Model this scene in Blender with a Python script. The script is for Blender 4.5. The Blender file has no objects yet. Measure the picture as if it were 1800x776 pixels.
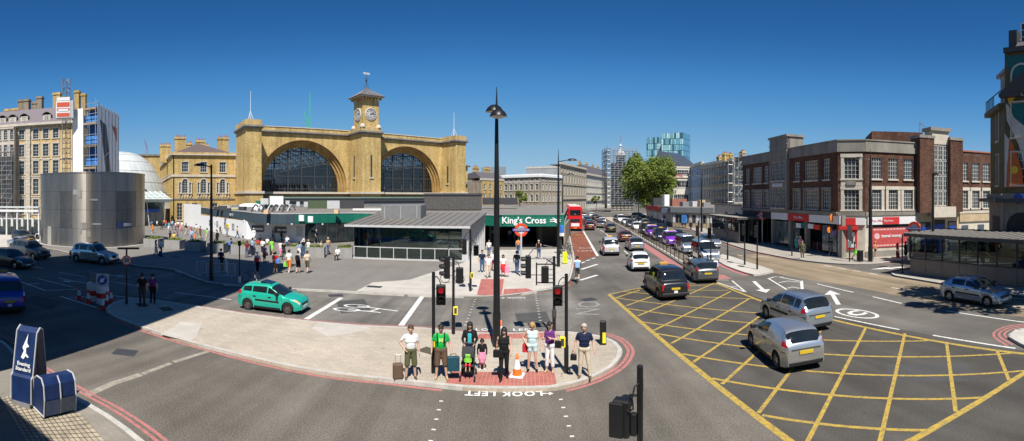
import bpy, bmesh, math, random
from mathutils import Vector, Matrix
from math import sin, cos, pi, radians, atan2, hypot
random.seed(7)
R = random.Random(11)
sc = bpy.context.scene
COL = sc.collection
# ------------------------------------------------------------------ camera, sky, sun, exposure
F, HZ, CAMZ = 815.0, 347.0, 6.0            # pixels per radian, horizon row, eye height of the 1800 px wide panorama
SUN_EL, SUN_AZ = radians(56), radians(172) # azimuth clockwise from the view axis (+Y)
cd = bpy.data.cameras.new('camera'); cam = bpy.data.objects.new('camera', cd); COL.objects.link(cam); sc.camera = cam
cam.location = (0, 0, CAMZ); cam.rotation_euler = (pi/2, 0, 0)
cd.type = 'PANO'; cd.panorama_type = 'CENTRAL_CYLINDRICAL'
cd.central_cylindrical_range_u_min = -900/F; cd.central_cylindrical_range_u_max = 900/F
cd.central_cylindrical_range_v_min = -(776-HZ)/F; cd.central_cylindrical_range_v_max = HZ/F
cd.central_cylindrical_radius = 1.0
cd.clip_start = .1; cd.clip_end = 8000
world = bpy.data.worlds.new('World'); sc.world = world; world.use_nodes = True
wn = world.node_tree; bg = wn.nodes['Background']
sky = wn.nodes.new('ShaderNodeTexSky'); sky.sky_type = 'NISHITA'; sky.sun_disc = False
sky.sun_elevation = SUN_EL; sky.sun_rotation = SUN_AZ
sky.altitude = 0; sky.air_density = 0.6; sky.dust_density = 0.0; sky.ozone_density = 1.0
def vscale(src, k):
    n = wn.nodes.new('ShaderNodeVectorMath'); n.operation = 'SCALE'; n.inputs['Scale'].default_value = k; wn.links.new(src, n.inputs[0]); return n.outputs[0]
cu = wn.nodes.new('ShaderNodeRGBCurve')          # deep polarised blue: the same grade for the whole sky
for ch, pts in enumerate(([(0,0),(.092,.018),(.155,.06),(.294,.165),(.512,.262),(1,.42)], [(0,0),(.155,.096),(.254,.215),(.457,.345),(.713,.42),(1,.48)], [(0,0),(.294,.28),(.447,.47),(.693,.54),(1,.56)])):
    c = cu.mapping.curves[ch]; c.points[0].location = pts[0]; c.points[1].location = pts[-1]
    for q in pts[1:-1]: c.points.new(*q)
cu.mapping.extend = 'HORIZONTAL'; cu.mapping.update()
wn.links.new(vscale(sky.outputs[0], .1), cu.inputs['Color']); wn.links.new(vscale(cu.outputs[0], 8.8), bg.inputs[0]); bg.inputs[1].default_value = 0.1
sl = bpy.data.lights.new('sun', 'SUN'); sl.energy = 4.8; sl.angle = radians(.5); sl.color = (1, .955, .88)
so = bpy.data.objects.new('sun', sl); COL.objects.link(so)
sdir = Vector((sin(SUN_AZ)*cos(SUN_EL), cos(SUN_AZ)*cos(SUN_EL), sin(SUN_EL)))
so.rotation_euler = sdir.to_track_quat('Z', 'Y').to_euler(); so.location = sdir*300
vs = sc.view_settings; vs.view_transform = 'Standard'; vs.look = 'None'; vs.exposure = 0.5; vs.gamma = 1.0
sc.cycles.max_bounces = 6; sc.cycles.diffuse_bounces = 3; sc.cycles.glossy_bounces = 3
sc.cycles.transparent_max_bounces = 12; sc.cycles.transmission_bounces = 4; sc.cycles.caustics_reflective = False; sc.cycles.caustics_refractive = False
sc.cycles.use_denoising = True
# ------------------------------------------------------------------ helpers
def G(px, py, z=0.0):                       # photo pixel -> point on a level at height z
    D = (CAMZ-z)*F/(py-HZ); t = (px-900)/F
    return (D*sin(t), D*cos(t))
def PD(px, D):                              # photo column at a known distance
    t = (px-900)/F; return (D*sin(t), D*cos(t))
def ZZ(py, D): return CAMZ-(py-HZ)/F*D      # height of a photo row at a known distance
def tagp(o, label=None, cat=None, group=None, kind=None):
    for k, v in (('label', label), ('category', cat), ('group', group), ('kind', kind)):
        if v: o[k] = v
    return o
def thing(name, label, cat, loc=(0, 0, 0), rz=0, group=None):
    o = bpy.data.objects.new(name, None); COL.objects.link(o); o.empty_display_size = .3
    o.location = loc; o.rotation_euler = (0, 0, rz)
    return tagp(o, label, cat, group)
def link(name, me, parent=None, loc=(0, 0, 0), rz=0, rot=None):
    o = bpy.data.objects.new(name, me); COL.objects.link(o); o.parent = parent
    o.location = loc; o.rotation_euler = rot if rot else (0, 0, rz)
    return o
def copy_tree(o, parent=None):
    c = o.copy(); COL.objects.link(c); c.parent = parent
    for ch in [x for x in KIDS.get(o.name, [])]: copy_tree(ch, c)
    return c
KIDS = {}
def index_kids():
    KIDS.clear()
    for o in COL.objects:
        if o.parent: KIDS.setdefault(o.parent.name, []).append(o)
class MB:
    def __init__(s): s.v = []; s.f = []; s.m = []; s.cur = 0; s.M = None
    def add(s, vs_, fs):
        o = len(s.v)
        s.v += [tuple(v) for v in vs_] if s.M is None else [tuple(s.M @ Vector(v)) for v in vs_]
        s.f += [tuple(i+o for i in f) for f in fs]; s.m += [s.cur]*len(fs); return s
    def box(s, x0, x1, y0, y1, z0, z1):
        return s.add([(x0,y0,z0),(x1,y0,z0),(x1,y1,z0),(x0,y1,z0),(x0,y0,z1),(x1,y0,z1),(x1,y1,z1),(x0,y1,z1)],
                     [(0,3,2,1),(4,5,6,7),(0,1,5,4),(1,2,6,5),(2,3,7,6),(3,0,4,7)])
    def cbox(s, c, d): return s.box(c[0]-d[0]/2, c[0]+d[0]/2, c[1]-d[1]/2, c[1]+d[1]/2, c[2]-d[2]/2, c[2]+d[2]/2)
    def bbox(s, x0, x1, y0, y1, z0, z1, b=.02):        # box with a chamfered rim round the verticals and the top
        p = [(x0+b,y0),(x1-b,y0),(x1,y0+b),(x1,y1-b),(x1-b,y1),(x0+b,y1),(x0,y1-b),(x0,y0+b)]
        q = [(min(max(x, x0+b), x1-b), min(max(y, y0+b), y1-b)) for x, y in p]
        v = [(x,y,z0) for x,y in p]+[(x,y,z1-b) for x,y in p]+[(x,y,z1) for x,y in q]
        f = [tuple(range(7,-1,-1)), tuple(range(16,24))]
        for k in (0, 8): f += [(k+i, k+(i+1)%8, k+8+(i+1)%8, k+8+i) for i in range(8)]
        return s.add(v, f)
    def prism(s, poly, z0, z1, cap0=True):
        n = len(poly)
        a = sum(poly[i][0]*poly[(i+1)%n][1]-poly[(i+1)%n][0]*poly[i][1] for i in range(n))
        if a < 0: poly = poly[::-1]
        v = [(x,y,z0) for x,y in poly]+[(x,y,z1) for x,y in poly]
        f = [tuple(range(n,2*n))]+([tuple(range(n-1,-1,-1))] if cap0 else [])
        f += [(i,(i+1)%n,n+(i+1)%n,n+i) for i in range(n)]
        return s.add(v, f)
    def flat(s, poly, z):
        n = len(poly)
        a = sum(poly[i][0]*poly[(i+1)%n][1]-poly[(i+1)%n][0]*poly[i][1] for i in range(n))
        if a < 0: poly = poly[::-1]
        return s.add([(x,y,z) for x,y in poly], [tuple(range(n))])
    def cyl(s, p0, p1, r0, r1=None, n=10, caps=True):
        r1 = r0 if r1 is None else r1
        p0 = Vector(p0); p1 = Vector(p1); d = (p1-p0)
        if d.length < 1e-9: return s
        q = d.to_track_quat('Z', 'Y')
        v = []
        for p, r in ((p0, r0), (p1, r1)):
            for i in range(n):
                a = 2*pi*i/n; v.append(p+q@Vector((r*cos(a), r*sin(a), 0)))
        f = [(i,(i+1)%n,n+(i+1)%n,n+i) for i in range(n)]
        if caps: f += [tuple(range(n-1,-1,-1)), tuple(range(n,2*n))]
        return s.add(v, f)
    def tube(s, path, r, n=8):
        for a, b in zip(path, path[1:]): s.cyl(a, b, r, r, n)
        return s
    def lathe(s, prof, c=(0, 0, 0), n=16, a0=0, a1=2*pi, caps=True):
        full = abs(a1-a0-2*pi) < 1e-6; m = n if full else n+1
        v = [(c[0]+r*cos(a0+(a1-a0)*i/n), c[1]+r*sin(a0+(a1-a0)*i/n), c[2]+z) for r, z in prof for i in range(m)]
        f = []
        for k in range(len(prof)-1):
            for i in range(n):
                j = (i+1) % m; f.append((k*m+i, k*m+j, (k+1)*m+j, (k+1)*m+i))
        if full and caps:
            if prof[0][0] > 1e-6: f.append(tuple(range(m-1,-1,-1)))
            if prof[-1][0] > 1e-6: f.append(tuple((len(prof)-1)*m+i for i in range(m)))
        return s.add(v, f)
    def grid(s, rows, close=False):           # rows of points -> quads
        m = len(rows[0]); v = [p for r in rows for p in r]
        f = [(k*m+i, k*m+(i+1)%m, (k+1)*m+(i+1)%m, (k+1)*m+i) for k in range(len(rows)-1) for i in range(m if close else m-1)]
        return s.add(v, f)
    def mesh(s, name, mats, smooth=False, angle=None):
        me = bpy.data.meshes.new(name); me.from_pydata(s.v, [], s.f)
        for m in (mats if isinstance(mats, (list, tuple)) else [mats]): me.materials.append(m)
        if any(s.m): me.polygons.foreach_set('material_index', s.m)
        if smooth:
            me.polygons.foreach_set('use_smooth', [True]*len(s.f))
            if angle: me.set_sharp_from_angle(angle=radians(angle))
        me.update(); return me
    def build(s, name, mats, parent=None, loc=(0, 0, 0), rz=0, smooth=False, angle=None):
        return link(name, s.mesh(name, mats, smooth, angle), parent, loc, rz)
def struct(o): o['kind'] = 'structure'; return o
# ------------------------------------------------------------------ materials
MATS = {}
def mat(name, col, rough=.7, metal=0, var=.12, scale=3.0, bump=0, bscale=40, spec=.4, col2=None, stretch=None, coat=0, detail=5, emit=0, speck=0, speckscale=60):
    if name in MATS: return MATS[name]
    m = bpy.data.materials.new(name); m.use_nodes = True; nt = m.node_tree; b = nt.nodes['Principled BSDF']
    b.inputs['Roughness'].default_value = rough; b.inputs['Metallic'].default_value = metal
    b.inputs['Specular IOR Level'].default_value = spec; b.inputs['Coat Weight'].default_value = coat
    b.inputs['Coat Roughness'].default_value = .05
    c = (*col, 1); b.inputs['Base Color'].default_value = c
    if var or col2 or bump or speck:
        tc = nt.nodes.new('ShaderNodeTexCoord'); mp = nt.nodes.new('ShaderNodeMapping'); nt.links.new(tc.outputs['Object'], mp.inputs[0])
        if stretch: mp.inputs['Scale'].default_value = stretch
        last = None
        if var or col2:
            n = nt.nodes.new('ShaderNodeTexNoise'); n.inputs['Scale'].default_value = scale; n.inputs['Detail'].default_value = detail; n.inputs['Roughness'].default_value = .65
            nt.links.new(mp.outputs[0], n.inputs['Vector'])
            rp = nt.nodes.new('ShaderNodeValToRGB'); rp.color_ramp.elements[0].position = .3; rp.color_ramp.elements[1].position = .7
            c2 = (*col2, 1) if col2 else tuple(min(1, x*(1+var)) for x in col)+(1,)
            c1 = c if col2 else tuple(x*(1-var) for x in col)+(1,)
            rp.color_ramp.elements[0].color = c1; rp.color_ramp.elements[1].color = c2
            nt.links.new(n.outputs[0], rp.inputs[0]); last = rp.outputs[0]
        if speck:
            n2 = nt.nodes.new('ShaderNodeTexNoise'); n2.inputs['Scale'].default_value = speckscale; n2.inputs['Detail'].default_value = 2
            nt.links.new(mp.outputs[0], n2.inputs['Vector'])
            mr = nt.nodes.new('ShaderNodeMapRange'); mr.inputs[1].default_value = .3; mr.inputs[2].default_value = .7
            mr.inputs[3].default_value = 1-speck; mr.inputs[4].default_value = 1+speck; nt.links.new(n2.outputs[0], mr.inputs[0])
            mx = nt.nodes.new('ShaderNodeMix'); mx.data_type = 'RGBA'; mx.blend_type = 'MULTIPLY'; mx.inputs[0].default_value = 1
            if last: nt.links.new(last, mx.inputs[6])
            else: mx.inputs[6].default_value = c
            nt.links.new(mr.outputs[0], mx.inputs[7]); last = mx.outputs[2]
        if last: nt.links.new(last, b.inputs['Base Color'])
        if bump:
            n3 = nt.nodes.new('ShaderNodeTexNoise'); n3.inputs['Scale'].default_value = bscale; n3.inputs['Detail'].default_value = 4
            nt.links.new(mp.outputs[0], n3.inputs['Vector'])
            bp = nt.nodes.new('ShaderNodeBump'); bp.inputs['Strength'].default_value = bump; bp.inputs['Distance'].default_value = .02
            nt.links.new(n3.outputs[0], bp.inputs['Height']); nt.links.new(bp.outputs[0], b.inputs['Normal'])
    if emit: b.inputs['Emission Color'].default_value = c; b.inputs['Emission Strength'].default_value = emit
    MATS[name] = m; return m
def glassmat(name, tint, clear, rough=.02):      # pane: part see-through, part mirror (Fresnel)
    if name in MATS: return MATS[name]
    m = bpy.data.materials.new(name); m.use_nodes = True; nt = m.node_tree; nt.nodes.clear()
    out = nt.nodes.new('ShaderNodeOutputMaterial'); tr = nt.nodes.new('ShaderNodeBsdfTransparent'); tr.inputs[0].default_value = (*clear, 1)
    pr = nt.nodes.new('ShaderNodeBsdfGlossy'); pr.inputs['Roughness'].default_value = rough; pr.inputs[0].default_value = (*tint, 1)
    fr = nt.nodes.new('ShaderNodeFresnel'); fr.inputs[0].default_value = 1.5
    ad = nt.nodes.new('ShaderNodeMath'); ad.operation = 'ADD'; ad.inputs[1].default_value = .05; ad.use_clamp = True
    mx = nt.nodes.new('ShaderNodeMixShader')
    nt.links.new(fr.outputs[0], ad.inputs[0]); nt.links.new(ad.outputs[0], mx.inputs[0]); nt.links.new(tr.outputs[0], mx.inputs[1]); nt.links.new(pr.outputs[0], mx.inputs[2])
    nt.links.new(mx.outputs[0], out.inputs[0]); MATS[name] = m; return m
def multmix(nt, a, fac, b_col):
    mx = nt.nodes.new('ShaderNodeMix'); mx.data_type = 'RGBA'; nt.links.new(fac, mx.inputs[0]); nt.links.new(a, mx.inputs[6]); mx.inputs[7].default_value = (*b_col, 1); return mx.outputs[2]
def ground_mat(name, base, speck=.3, patch=.22, streak=0.12, ang=0.0, rough=.9, fine=30, crack=.35):
    m = mat(name, base, rough=rough, var=patch, scale=.22, detail=8, bump=.35, bscale=45, spec=.25, speck=speck, speckscale=fine)
    nt = m.node_tree; b = nt.nodes['Principled BSDF']; src = b.inputs['Base Color'].links[0].from_socket
    tc = nt.nodes.new('ShaderNodeTexCoord')
    # wheel streaks along the lanes
    mp = nt.nodes.new('ShaderNodeMapping'); mp.inputs['Rotation'].default_value = (0, 0, ang); mp.inputs['Scale'].default_value = (1.0, .05, 1)
    nt.links.new(tc.outputs['Object'], mp.inputs[0])
    n = nt.nodes.new('ShaderNodeTexNoise'); n.inputs['Scale'].default_value = 1.1; n.inputs['Detail'].default_value = 6; nt.links.new(mp.outputs[0], n.inputs['Vector'])
    mr = nt.nodes.new('ShaderNodeMapRange'); mr.inputs[1].default_value = .3; mr.inputs[2].default_value = .7; mr.inputs[3].default_value = 1-streak; mr.inputs[4].default_value = 1+streak
    nt.links.new(n.outputs[0], mr.inputs[0])
    mx = nt.nodes.new('ShaderNodeMix'); mx.data_type = 'RGBA'; mx.blend_type = 'MULTIPLY'; mx.inputs[0].default_value = 1
    nt.links.new(src, mx.inputs[6]); nt.links.new(mr.outputs[0], mx.inputs[7])
    # dark blots (gum, oil) and hairline cracks
    v = nt.nodes.new('ShaderNodeTexNoise'); v.inputs['Scale'].default_value = 1.7; v.inputs['Detail'].default_value = 3; v.inputs['Distortion'].default_value = 1.2
    nt.links.new(tc.outputs['Object'], v.inputs['Vector'])
    r2 = nt.nodes.new('ShaderNodeMapRange'); r2.inputs[1].default_value = .68; r2.inputs[2].default_value = .74; r2.inputs[3].default_value = 0; r2.inputs[4].default_value = crack; nt.links.new(v.outputs[0], r2.inputs[0])
    nt.links.new(multmix(nt, mx.outputs[2], r2.outputs[0], tuple(c*.45 for c in base)), b.inputs['Base Color'])
    return m
M_ASPH = ground_mat('asphalt', (.128, .117, .102), ang=radians(-5), patch=.3, streak=.18)
M_ROADF = ground_mat('front_asphalt', (.137, .123, .104), ang=radians(80), patch=.3, streak=.2, speck=.42, fine=24)
M_ROADB = ground_mat('back_asphalt', (.16, .147, .13), ang=radians(88), patch=.38, streak=.3, speck=.35, crack=.55)
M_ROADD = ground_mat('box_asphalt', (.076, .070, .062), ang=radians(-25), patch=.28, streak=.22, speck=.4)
M_ROADP = ground_mat('repair_asphalt', (.078, .076, .074), ang=0.5, patch=.15, speck=.3)
M_PLAZA = ground_mat('plaza_asphalt', (.195, .18, .162), streak=.06, patch=.12, speck=.2)
M_PAVE = ground_mat('paving', (.45, .39, .315), streak=.05, patch=.18, speck=.14, crack=.65)
def jointed(m, w, h, depth=.25):                  # fine block joints too small to build at this distance
    nt = m.node_tree; b = nt.nodes['Principled BSDF']; src = b.inputs['Base Color'].links[0].from_socket
    tc = nt.nodes.new('ShaderNodeTexCoord'); br = nt.nodes.new('ShaderNodeTexBrick'); br.inputs['Scale'].default_value = 1; br.inputs['Brick Width'].default_value = w; br.inputs['Row Height'].default_value = h; br.inputs['Mortar Size'].default_value = .012; br.inputs['Mortar Smooth'].default_value = .3
    br.inputs['Color1'].default_value = (1,1,1,1); br.inputs['Color2'].default_value = (.88,.88,.88,1); br.inputs['Mortar'].default_value = (1-depth,)*3+(1,)
    nt.links.new(tc.outputs['Object'], br.inputs['Vector'])
    mx = nt.nodes.new('ShaderNodeMix'); mx.data_type = 'RGBA'; mx.blend_type = 'MULTIPLY'; mx.inputs[0].default_value = 1; nt.links.new(src, mx.inputs[6]); nt.links.new(br.outputs[0], mx.inputs[7]); nt.links.new(mx.outputs[2], b.inputs['Base Color']); return m
jointed(M_PAVE, .42, .21, .22)
M_PAVE2 = ground_mat('light_paving', (.50, .465, .41), streak=.04, patch=.10, speck=.1, crack=.25)
jointed(M_PAVE2, .9, .6, .16)
M_KERB = mat('granite_kerb', (.46, .44, .40), var=.18, scale=2.5, speck=.2, speckscale=40)
M_BUFF = ground_mat('buff_surface', (.235, .185, .125), streak=.3, patch=.25, ang=radians(60))
M_REDROAD = ground_mat('bus_lane_red', (.21, .075, .045), streak=.12, patch=.15)
def paint(name, col, wear=.5):
    m = mat(name, col, rough=.75, var=.08, scale=4); nt = m.node_tree; b = nt.nodes['Principled BSDF']; src = b.inputs['Base Color'].links[0].from_socket
    tc = nt.nodes.new('ShaderNodeTexCoord'); n = nt.nodes.new('ShaderNodeTexNoise'); n.inputs['Scale'].default_value = 6; n.inputs['Detail'].default_value = 8; n.inputs['Roughness'].default_value = .8
    nt.links.new(tc.outputs['Object'], n.inputs['Vector'])
    r = nt.nodes.new('ShaderNodeMapRange'); r.inputs[1].default_value = .46; r.inputs[2].default_value = .64; r.inputs[3].default_value = 0; r.inputs[4].default_value = wear; nt.links.new(n.outputs[0], r.inputs[0])
    nt.links.new(multmix(nt, src, r.outputs[0], (.12, .115, .105)), b.inputs['Base Color']); return m
M_WHITE_P = paint('white_road_paint', (.74, .73, .69), .7)
M_YEL_P = paint('yellow_road_paint', (.47, .32, .05), .9)
M_RED_P = paint('red_road_paint', (.46, .17, .155), .85)
M_BLACK = mat('black_metal', (.012, .012, .013), rough=.4, var=.2)
M_DARK = mat('dark_grey', (.05, .05, .055), rough=.6)
M_GREY = mat('mid_grey', (.22, .22, .22), rough=.6)
M_LGREY = mat('light_grey', (.5, .5, .5), rough=.55)
M_WHITE = mat('white', (.78, .78, .77), rough=.55, var=.05)
M_STEEL = mat('galvanised_steel', (.55, .56, .57), rough=.45, metal=.8)
M_RUBBER = mat('rubber', (.02, .02, .02), rough=.9)
M_YELLOW = mat('yellow', (.85, .72, .03), rough=.5)
M_RED = mat('red', (.62, .03, .02), rough=.45, var=.05)
M_BLUE = mat('blue', (.02, .07, .35), rough=.45, var=.05)
M_WINGLASS = mat('window_glass', (.03, .038, .045), rough=.06, var=.6, scale=.6, spec=.7)
M_STONE = mat('portland_stone', (.56, .50, .41), var=.16, scale=1.2, speck=.08)
M_STONEG = mat('grey_stone', (.17, .155, .13), col2=(.31, .285, .245), scale=.8, speck=.12, stretch=(1, 1, .35))
M_FRAME = mat('white_window_frame', (.75, .74, .70), rough=.5, var=.05)
M_SLATE = mat('slate_roof', (.115, .105, .115), var=.25, scale=5, stretch=(1, 1, 4))
def brickmat(name, c1, c2, spk=.28):
    m = mat(name, c1, rough=.9, col2=c2, scale=.5, detail=8, bump=.3, bscale=9, spec=.2, speck=spk, speckscale=5.5)
    nt = m.node_tree; b = nt.nodes['Principled BSDF']; src = b.inputs['Base Color'].links[0].from_socket; tc = nt.nodes.new('ShaderNodeTexCoord'); mp = nt.nodes.new('ShaderNodeMapping'); mp.inputs['Scale'].default_value = (.9, .9, .07); nt.links.new(tc.outputs['Object'], mp.inputs[0])
    n = nt.nodes.new('ShaderNodeTexNoise'); n.inputs['Scale'].default_value = 1.3; n.inputs['Detail'].default_value = 7; nt.links.new(mp.outputs[0], n.inputs['Vector'])      # rain and soot streaks
    mr = nt.nodes.new('ShaderNodeMapRange'); mr.inputs[1].default_value = .32; mr.inputs[2].default_value = .62; mr.inputs[3].default_value = .72; mr.inputs[4].default_value = 1.08; nt.links.new(n.outputs[0], mr.inputs[0])
    mx = nt.nodes.new('ShaderNodeMix'); mx.data_type = 'RGBA'; mx.blend_type = 'MULTIPLY'; mx.inputs[0].default_value = 1; nt.links.new(src, mx.inputs[6]); nt.links.new(mr.outputs[0], mx.inputs[7]); nt.links.new(mx.outputs[2], b.inputs['Base Color'])
    return m
M_STOCK = brickmat('yellow_stock_brick', (.46, .315, .115), (.60, .44, .195), .34)
M_HOTEL = brickmat('cream_brick', (.60, .42, .19), (.70, .52, .27), .15)
M_REDBRK = brickmat('red_brown_brick', (.088, .043, .03), (.15, .078, .054), .38)
M_GREYBRK = brickmat('grey_brown_brick', (.24, .19, .14), (.34, .28, .21), .2)
M_POT = mat('terracotta', (.36, .13, .07))
TS = bpy.data.scenes.new('workshop')              # meshes of text and figures are evaluated here, then this scene is removed
def eval_mesh(data):
    o = bpy.data.objects.new('tmp', data); TS.collection.objects.link(o); return o
def take(o):
    vl = TS.view_layers[0]; vl.update(); dg = vl.depsgraph; me = bpy.data.meshes.new_from_object(o.evaluated_get(dg), depsgraph=dg); bpy.data.objects.remove(o); return me
def text_mesh(body, size, depth=.01, align='CENTER', bold=0.0, spacing=1.0):
    c = bpy.data.curves.new('lettering', 'FONT'); c.body = body; c.size = size; c.extrude = depth; c.align_x = align; c.align_y = 'CENTER'; c.offset = bold; c.resolution_u = 2
    c.space_character = spacing
    me = take(eval_mesh(c)); bpy.data.curves.remove(c)
    return me
def text_on(name, body, size, material, parent, loc, rz=0, up=True, depth=.008, bold=0.0, spacing=1.0, wide=1.0, rx=None):
    me = text_mesh(body, size, depth, bold=bold, spacing=spacing); me.materials.clear(); me.materials.append(material)
    if wide != 1.0:
        for v in me.vertices: v.co.x *= wide
    o = link(name, me, parent, loc); o.rotation_euler = (pi/2 if up else 0, 0, rz)
    return o
def smooth_line(pts, n=6, closed=False):        # Catmull-Rom through points
    out = []; m = len(pts)
    for i in range(m if closed else m-1):
        p0 = pts[(i-1) % m] if closed or i > 0 else pts[0]; p1 = pts[i]; p2 = pts[(i+1) % m]; p3 = pts[(i+2) % m] if closed or i+2 < m else pts[-1]
        for k in range(n):
            t = k/n
            out.append(tuple(.5*((2*b)+(c-a)*t+(2*a-5*b+4*c-d)*t*t+(3*b-a-3*c+d)*t**3) for a, b, c, d in zip(p0, p1, p2, p3)))
    if not closed: out.append(tuple(pts[-1]))
    return out
def offset_line(pts, w):
    out = []
    for i, p in enumerate(pts):
        a = pts[max(0, i-1)]; b = pts[min(len(pts)-1, i+1)]; dx, dy = b[0]-a[0], b[1]-a[1]; l = hypot(dx, dy) or 1
        out.append((p[0]-dy/l*w, p[1]+dx/l*w))
    return out
def strip(mb, pts, w, z):                        # painted line of width w along pts
    a = offset_line(pts, w/2); b = offset_line(pts, -w/2)
    mb.add([(x, y, z) for x, y in a]+[(x, y, z) for x, y in b], [(i, len(a)+i, len(a)+i+1, i+1) for i in range(len(a)-1)])
    return mb
def resample(pts, step):
    out = [pts[0]]; acc = 0
    for a, b in zip(pts, pts[1:]):
        l = hypot(b[0]-a[0], b[1]-a[1]); t = step-acc
        while t <= l: out.append((a[0]+(b[0]-a[0])*t/l, a[1]+(b[1]-a[1])*t/l)); t += step
        acc = (acc+l) % step
    out.append(pts[-1]); return out
# ------------------------------------------------------------------ ground, pavements, kerbs, markings
road = struct(MB().flat([(-2500,-600),(2500,-600),(2500,3500),(-2500,3500)], 0).build('road', M_ASPH))
def gl(px, z=0.0): return [G(x, y, z) for x, y in px]
def kerbs(parent, pts, w=.16, z=.125, step=.92, closed=False, inner=1, gap=.006):
    p = resample(pts+([pts[0]] if closed else []), step)
    for a, b in zip(p, p[1:]):
        l = hypot(b[0]-a[0], b[1]-a[1])
        if l < .1: continue
        nx, ny = -(b[1]-a[1])/l*inner, (b[0]-a[0])/l*inner; g = gap/l
        a2 = (a[0]+(b[0]-a[0])*g, a[1]+(b[1]-a[1])*g); zz = z+R.uniform(-.003, .003)
        MB().prism([a2, b, (b[0]+nx*w, b[1]+ny*w), (a2[0]+nx*w, a2[1]+ny*w)], 0, zz).build('kerb_stone', M_KERB, parent)
def kerb_run(parent, pts, w=.16, z=.125, inner=1):
    a = pts; b = offset_line(pts, w*inner); mb = MB()
    mb.add([(x,y,0) for x,y in a]+[(x,y,z) for x,y in a]+[(x,y,z) for x,y in b], [(i,i+1,len(a)+i+1,len(a)+i) for i in range(len(a)-1)]+[(len(a)+i,len(a)+i+1,2*len(a)+i+1,2*len(a)+i) for i in range(len(a)-1)])
    return mb.build('kerb', M_KERB, parent)
def marks(name, mat_, lines, z=.004, parent=None):
    for pts, w in lines: strip(MB(), gl(pts) if pts[0][1] > 300 else pts, w, z).build(name, mat_, parent or road)
def seg(a, b, n=2): return [(a[0]+(b[0]-a[0])*i/(n-1), a[1]+(b[1]-a[1])*i/(n-1)) for i in range(n)]
# --- the crossing island in front
ISL = [(186,543),(198,555),(225,567),(277,584),(322,598),(372,611),(430,626),(500,642),(580,656),(640,663),(690,667.5),(736,673),(783,678),(838,682.5),(906,683.5),(960,682),(984,679.5),
       (1015,672),(1046,661),(1077,644),(1092,626),(1093,613),(1077,597.5),(1046,588.5),(999,583),(968,583),(876,585.5),(814,583.5),(758,577),(690,574),(640,572),(535,563),(481,557),(424,550),(359,540),(311,533),(277,527.5),(240,524),(205,529)]
isl = smooth_line(gl(ISL, .12), 3, True)
if sum(isl[i][0]*isl[(i+1)%len(isl)][1]-isl[(i+1)%len(isl)][0]*isl[i][1] for i in range(len(isl))) < 0: isl = isl[::-1]
island = struct(MB().prism(isl, 0, .112).build('traffic_island', M_PAVE))
kerbs(island, isl, closed=True)
struct_z = .112
def slabs(parent, quad, nu, nv, mat_, z, h=.012, gap=.012, name='tactile_slab', blister=False):   # grid of paving pieces inside a ground quad (world corners a,b,c,d)
    a, b, c, d = [Vector((*p, 0)) for p in quad]
    def P(u, v): return (a*(1-u)+b*u)*(1-v)+(d*(1-u)+c*u)*v
    for i in range(nu):
        for j in range(nv):
            p = [P(i/nu, j/nv), P((i+1)/nu, j/nv), P((i+1)/nu, (j+1)/nv), P(i/nu, (j+1)/nv)]; m = sum(p, Vector())/4
            q = [m+(x-m)*(1-gap/max((x-m).length, .05)) for x in p]
            mb = MB().prism([(x.x, x.y) for x in q], z-.01, z+h)
            if blister:
                for r in range(3):
                    v = (r+.5)/3; l = q[0]*(1-v)+q[3]*v; rr = q[1]*(1-v)+q[2]*v
                    mb.cyl((l.x, l.y, z+h), (rr.x, rr.y, z+h), .018, n=5)
            mb.build(name, mat_, parent)
M_TACT = mat('red_tactile', (.40, .135, .11), var=.2, scale=2.2, speck=.12)
slabs(island, gl([(783,675),(979,677),(974,652),(795,653)], .12), 26, 5, M_TACT, .112)
slabs(island, gl([(838,596),(962,594),(958,585),(842,587)], .12), 14, 2, M_TACT, .112)
MB().flat(gl([(283,588),(330,600),(345,594),(356,568),(318,566)], .12), .117).build('concrete_patch', M_PAVE2, island)
MB().flat(gl([(548,577),(560,567),(640,574),(655,578),(600,590),(575,592)], .12), .117).build('concrete_patch', M_PAVE2, island)
for c in ((250,536),(292,543.5),(755,617)):
    x, y = G(*c, .12); mb = MB().box(-.42,.42,-.3,.3,0,.006)
    for k in range(7): mb.box(-.36+k*.11, -.31+k*.11, -.26, .26, .006, .014)
    mb.build('manhole_cover', M_DARK if c[0] < 280 else mat('iron_cover', (.10,.085,.06)), island, (x, y, .112), radians(-30))
# --- station plaza
PLK = [(-60,436),(20,432),(90,438),(130,447),(170,452),(240,467),(277,470.5),(308,475),(334,486),(359,494.5),(382,499),(421,501.5),(495,507),(560,510),(625,513.5),(713,518),(790,520.5),(832,521.5),(884,520),(938,513),(971,508),(992,500),(1002,492),(1007,475),(1010,457),(1007,438),(1001,410)]
plk = smooth_line(gl(PLK, .12), 3)
far_pt = plk[-1]; dstreet = Vector((3.7, 33.5)).normalized()
plk.append((far_pt[0]+dstreet.x*150, far_pt[1]+dstreet.y*150))
plaza = struct(MB().prism(plk+[(10,240),(-150,240),(-150,plk[0][1])], 0, .115, cap0=False).build('plaza_pavement', M_PLAZA))
near = [p for p in plk if hypot(*p) < 38]; i0 = plk.index(near[0]); i1 = plk.index(near[-1])
kerbs(plaza, plk[i0:i1+1], inner=1, step=1.2)
kerb_run(plaza, plk[:i0+1]); kerb_run(plaza, plk[i1:])
LP = [(626,512),(640,505),(655,497),(720,492),(745,484),(815,462),(846,440),(985,438),(1001,440),(1006,457),(1003,475),(998,491),(985,501),(965,507),(938,511.5),(884,518.5),(832,520),(713,516.5)]
struct_lp = MB().flat(gl(LP, .12), .119).build('light_paving', M_PAVE2, plaza)
slabs(plaza, gl([(838,519.5),(882,519.3),(886,491),(846,491)], .12), 5, 5, M_TACT, .121)
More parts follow.
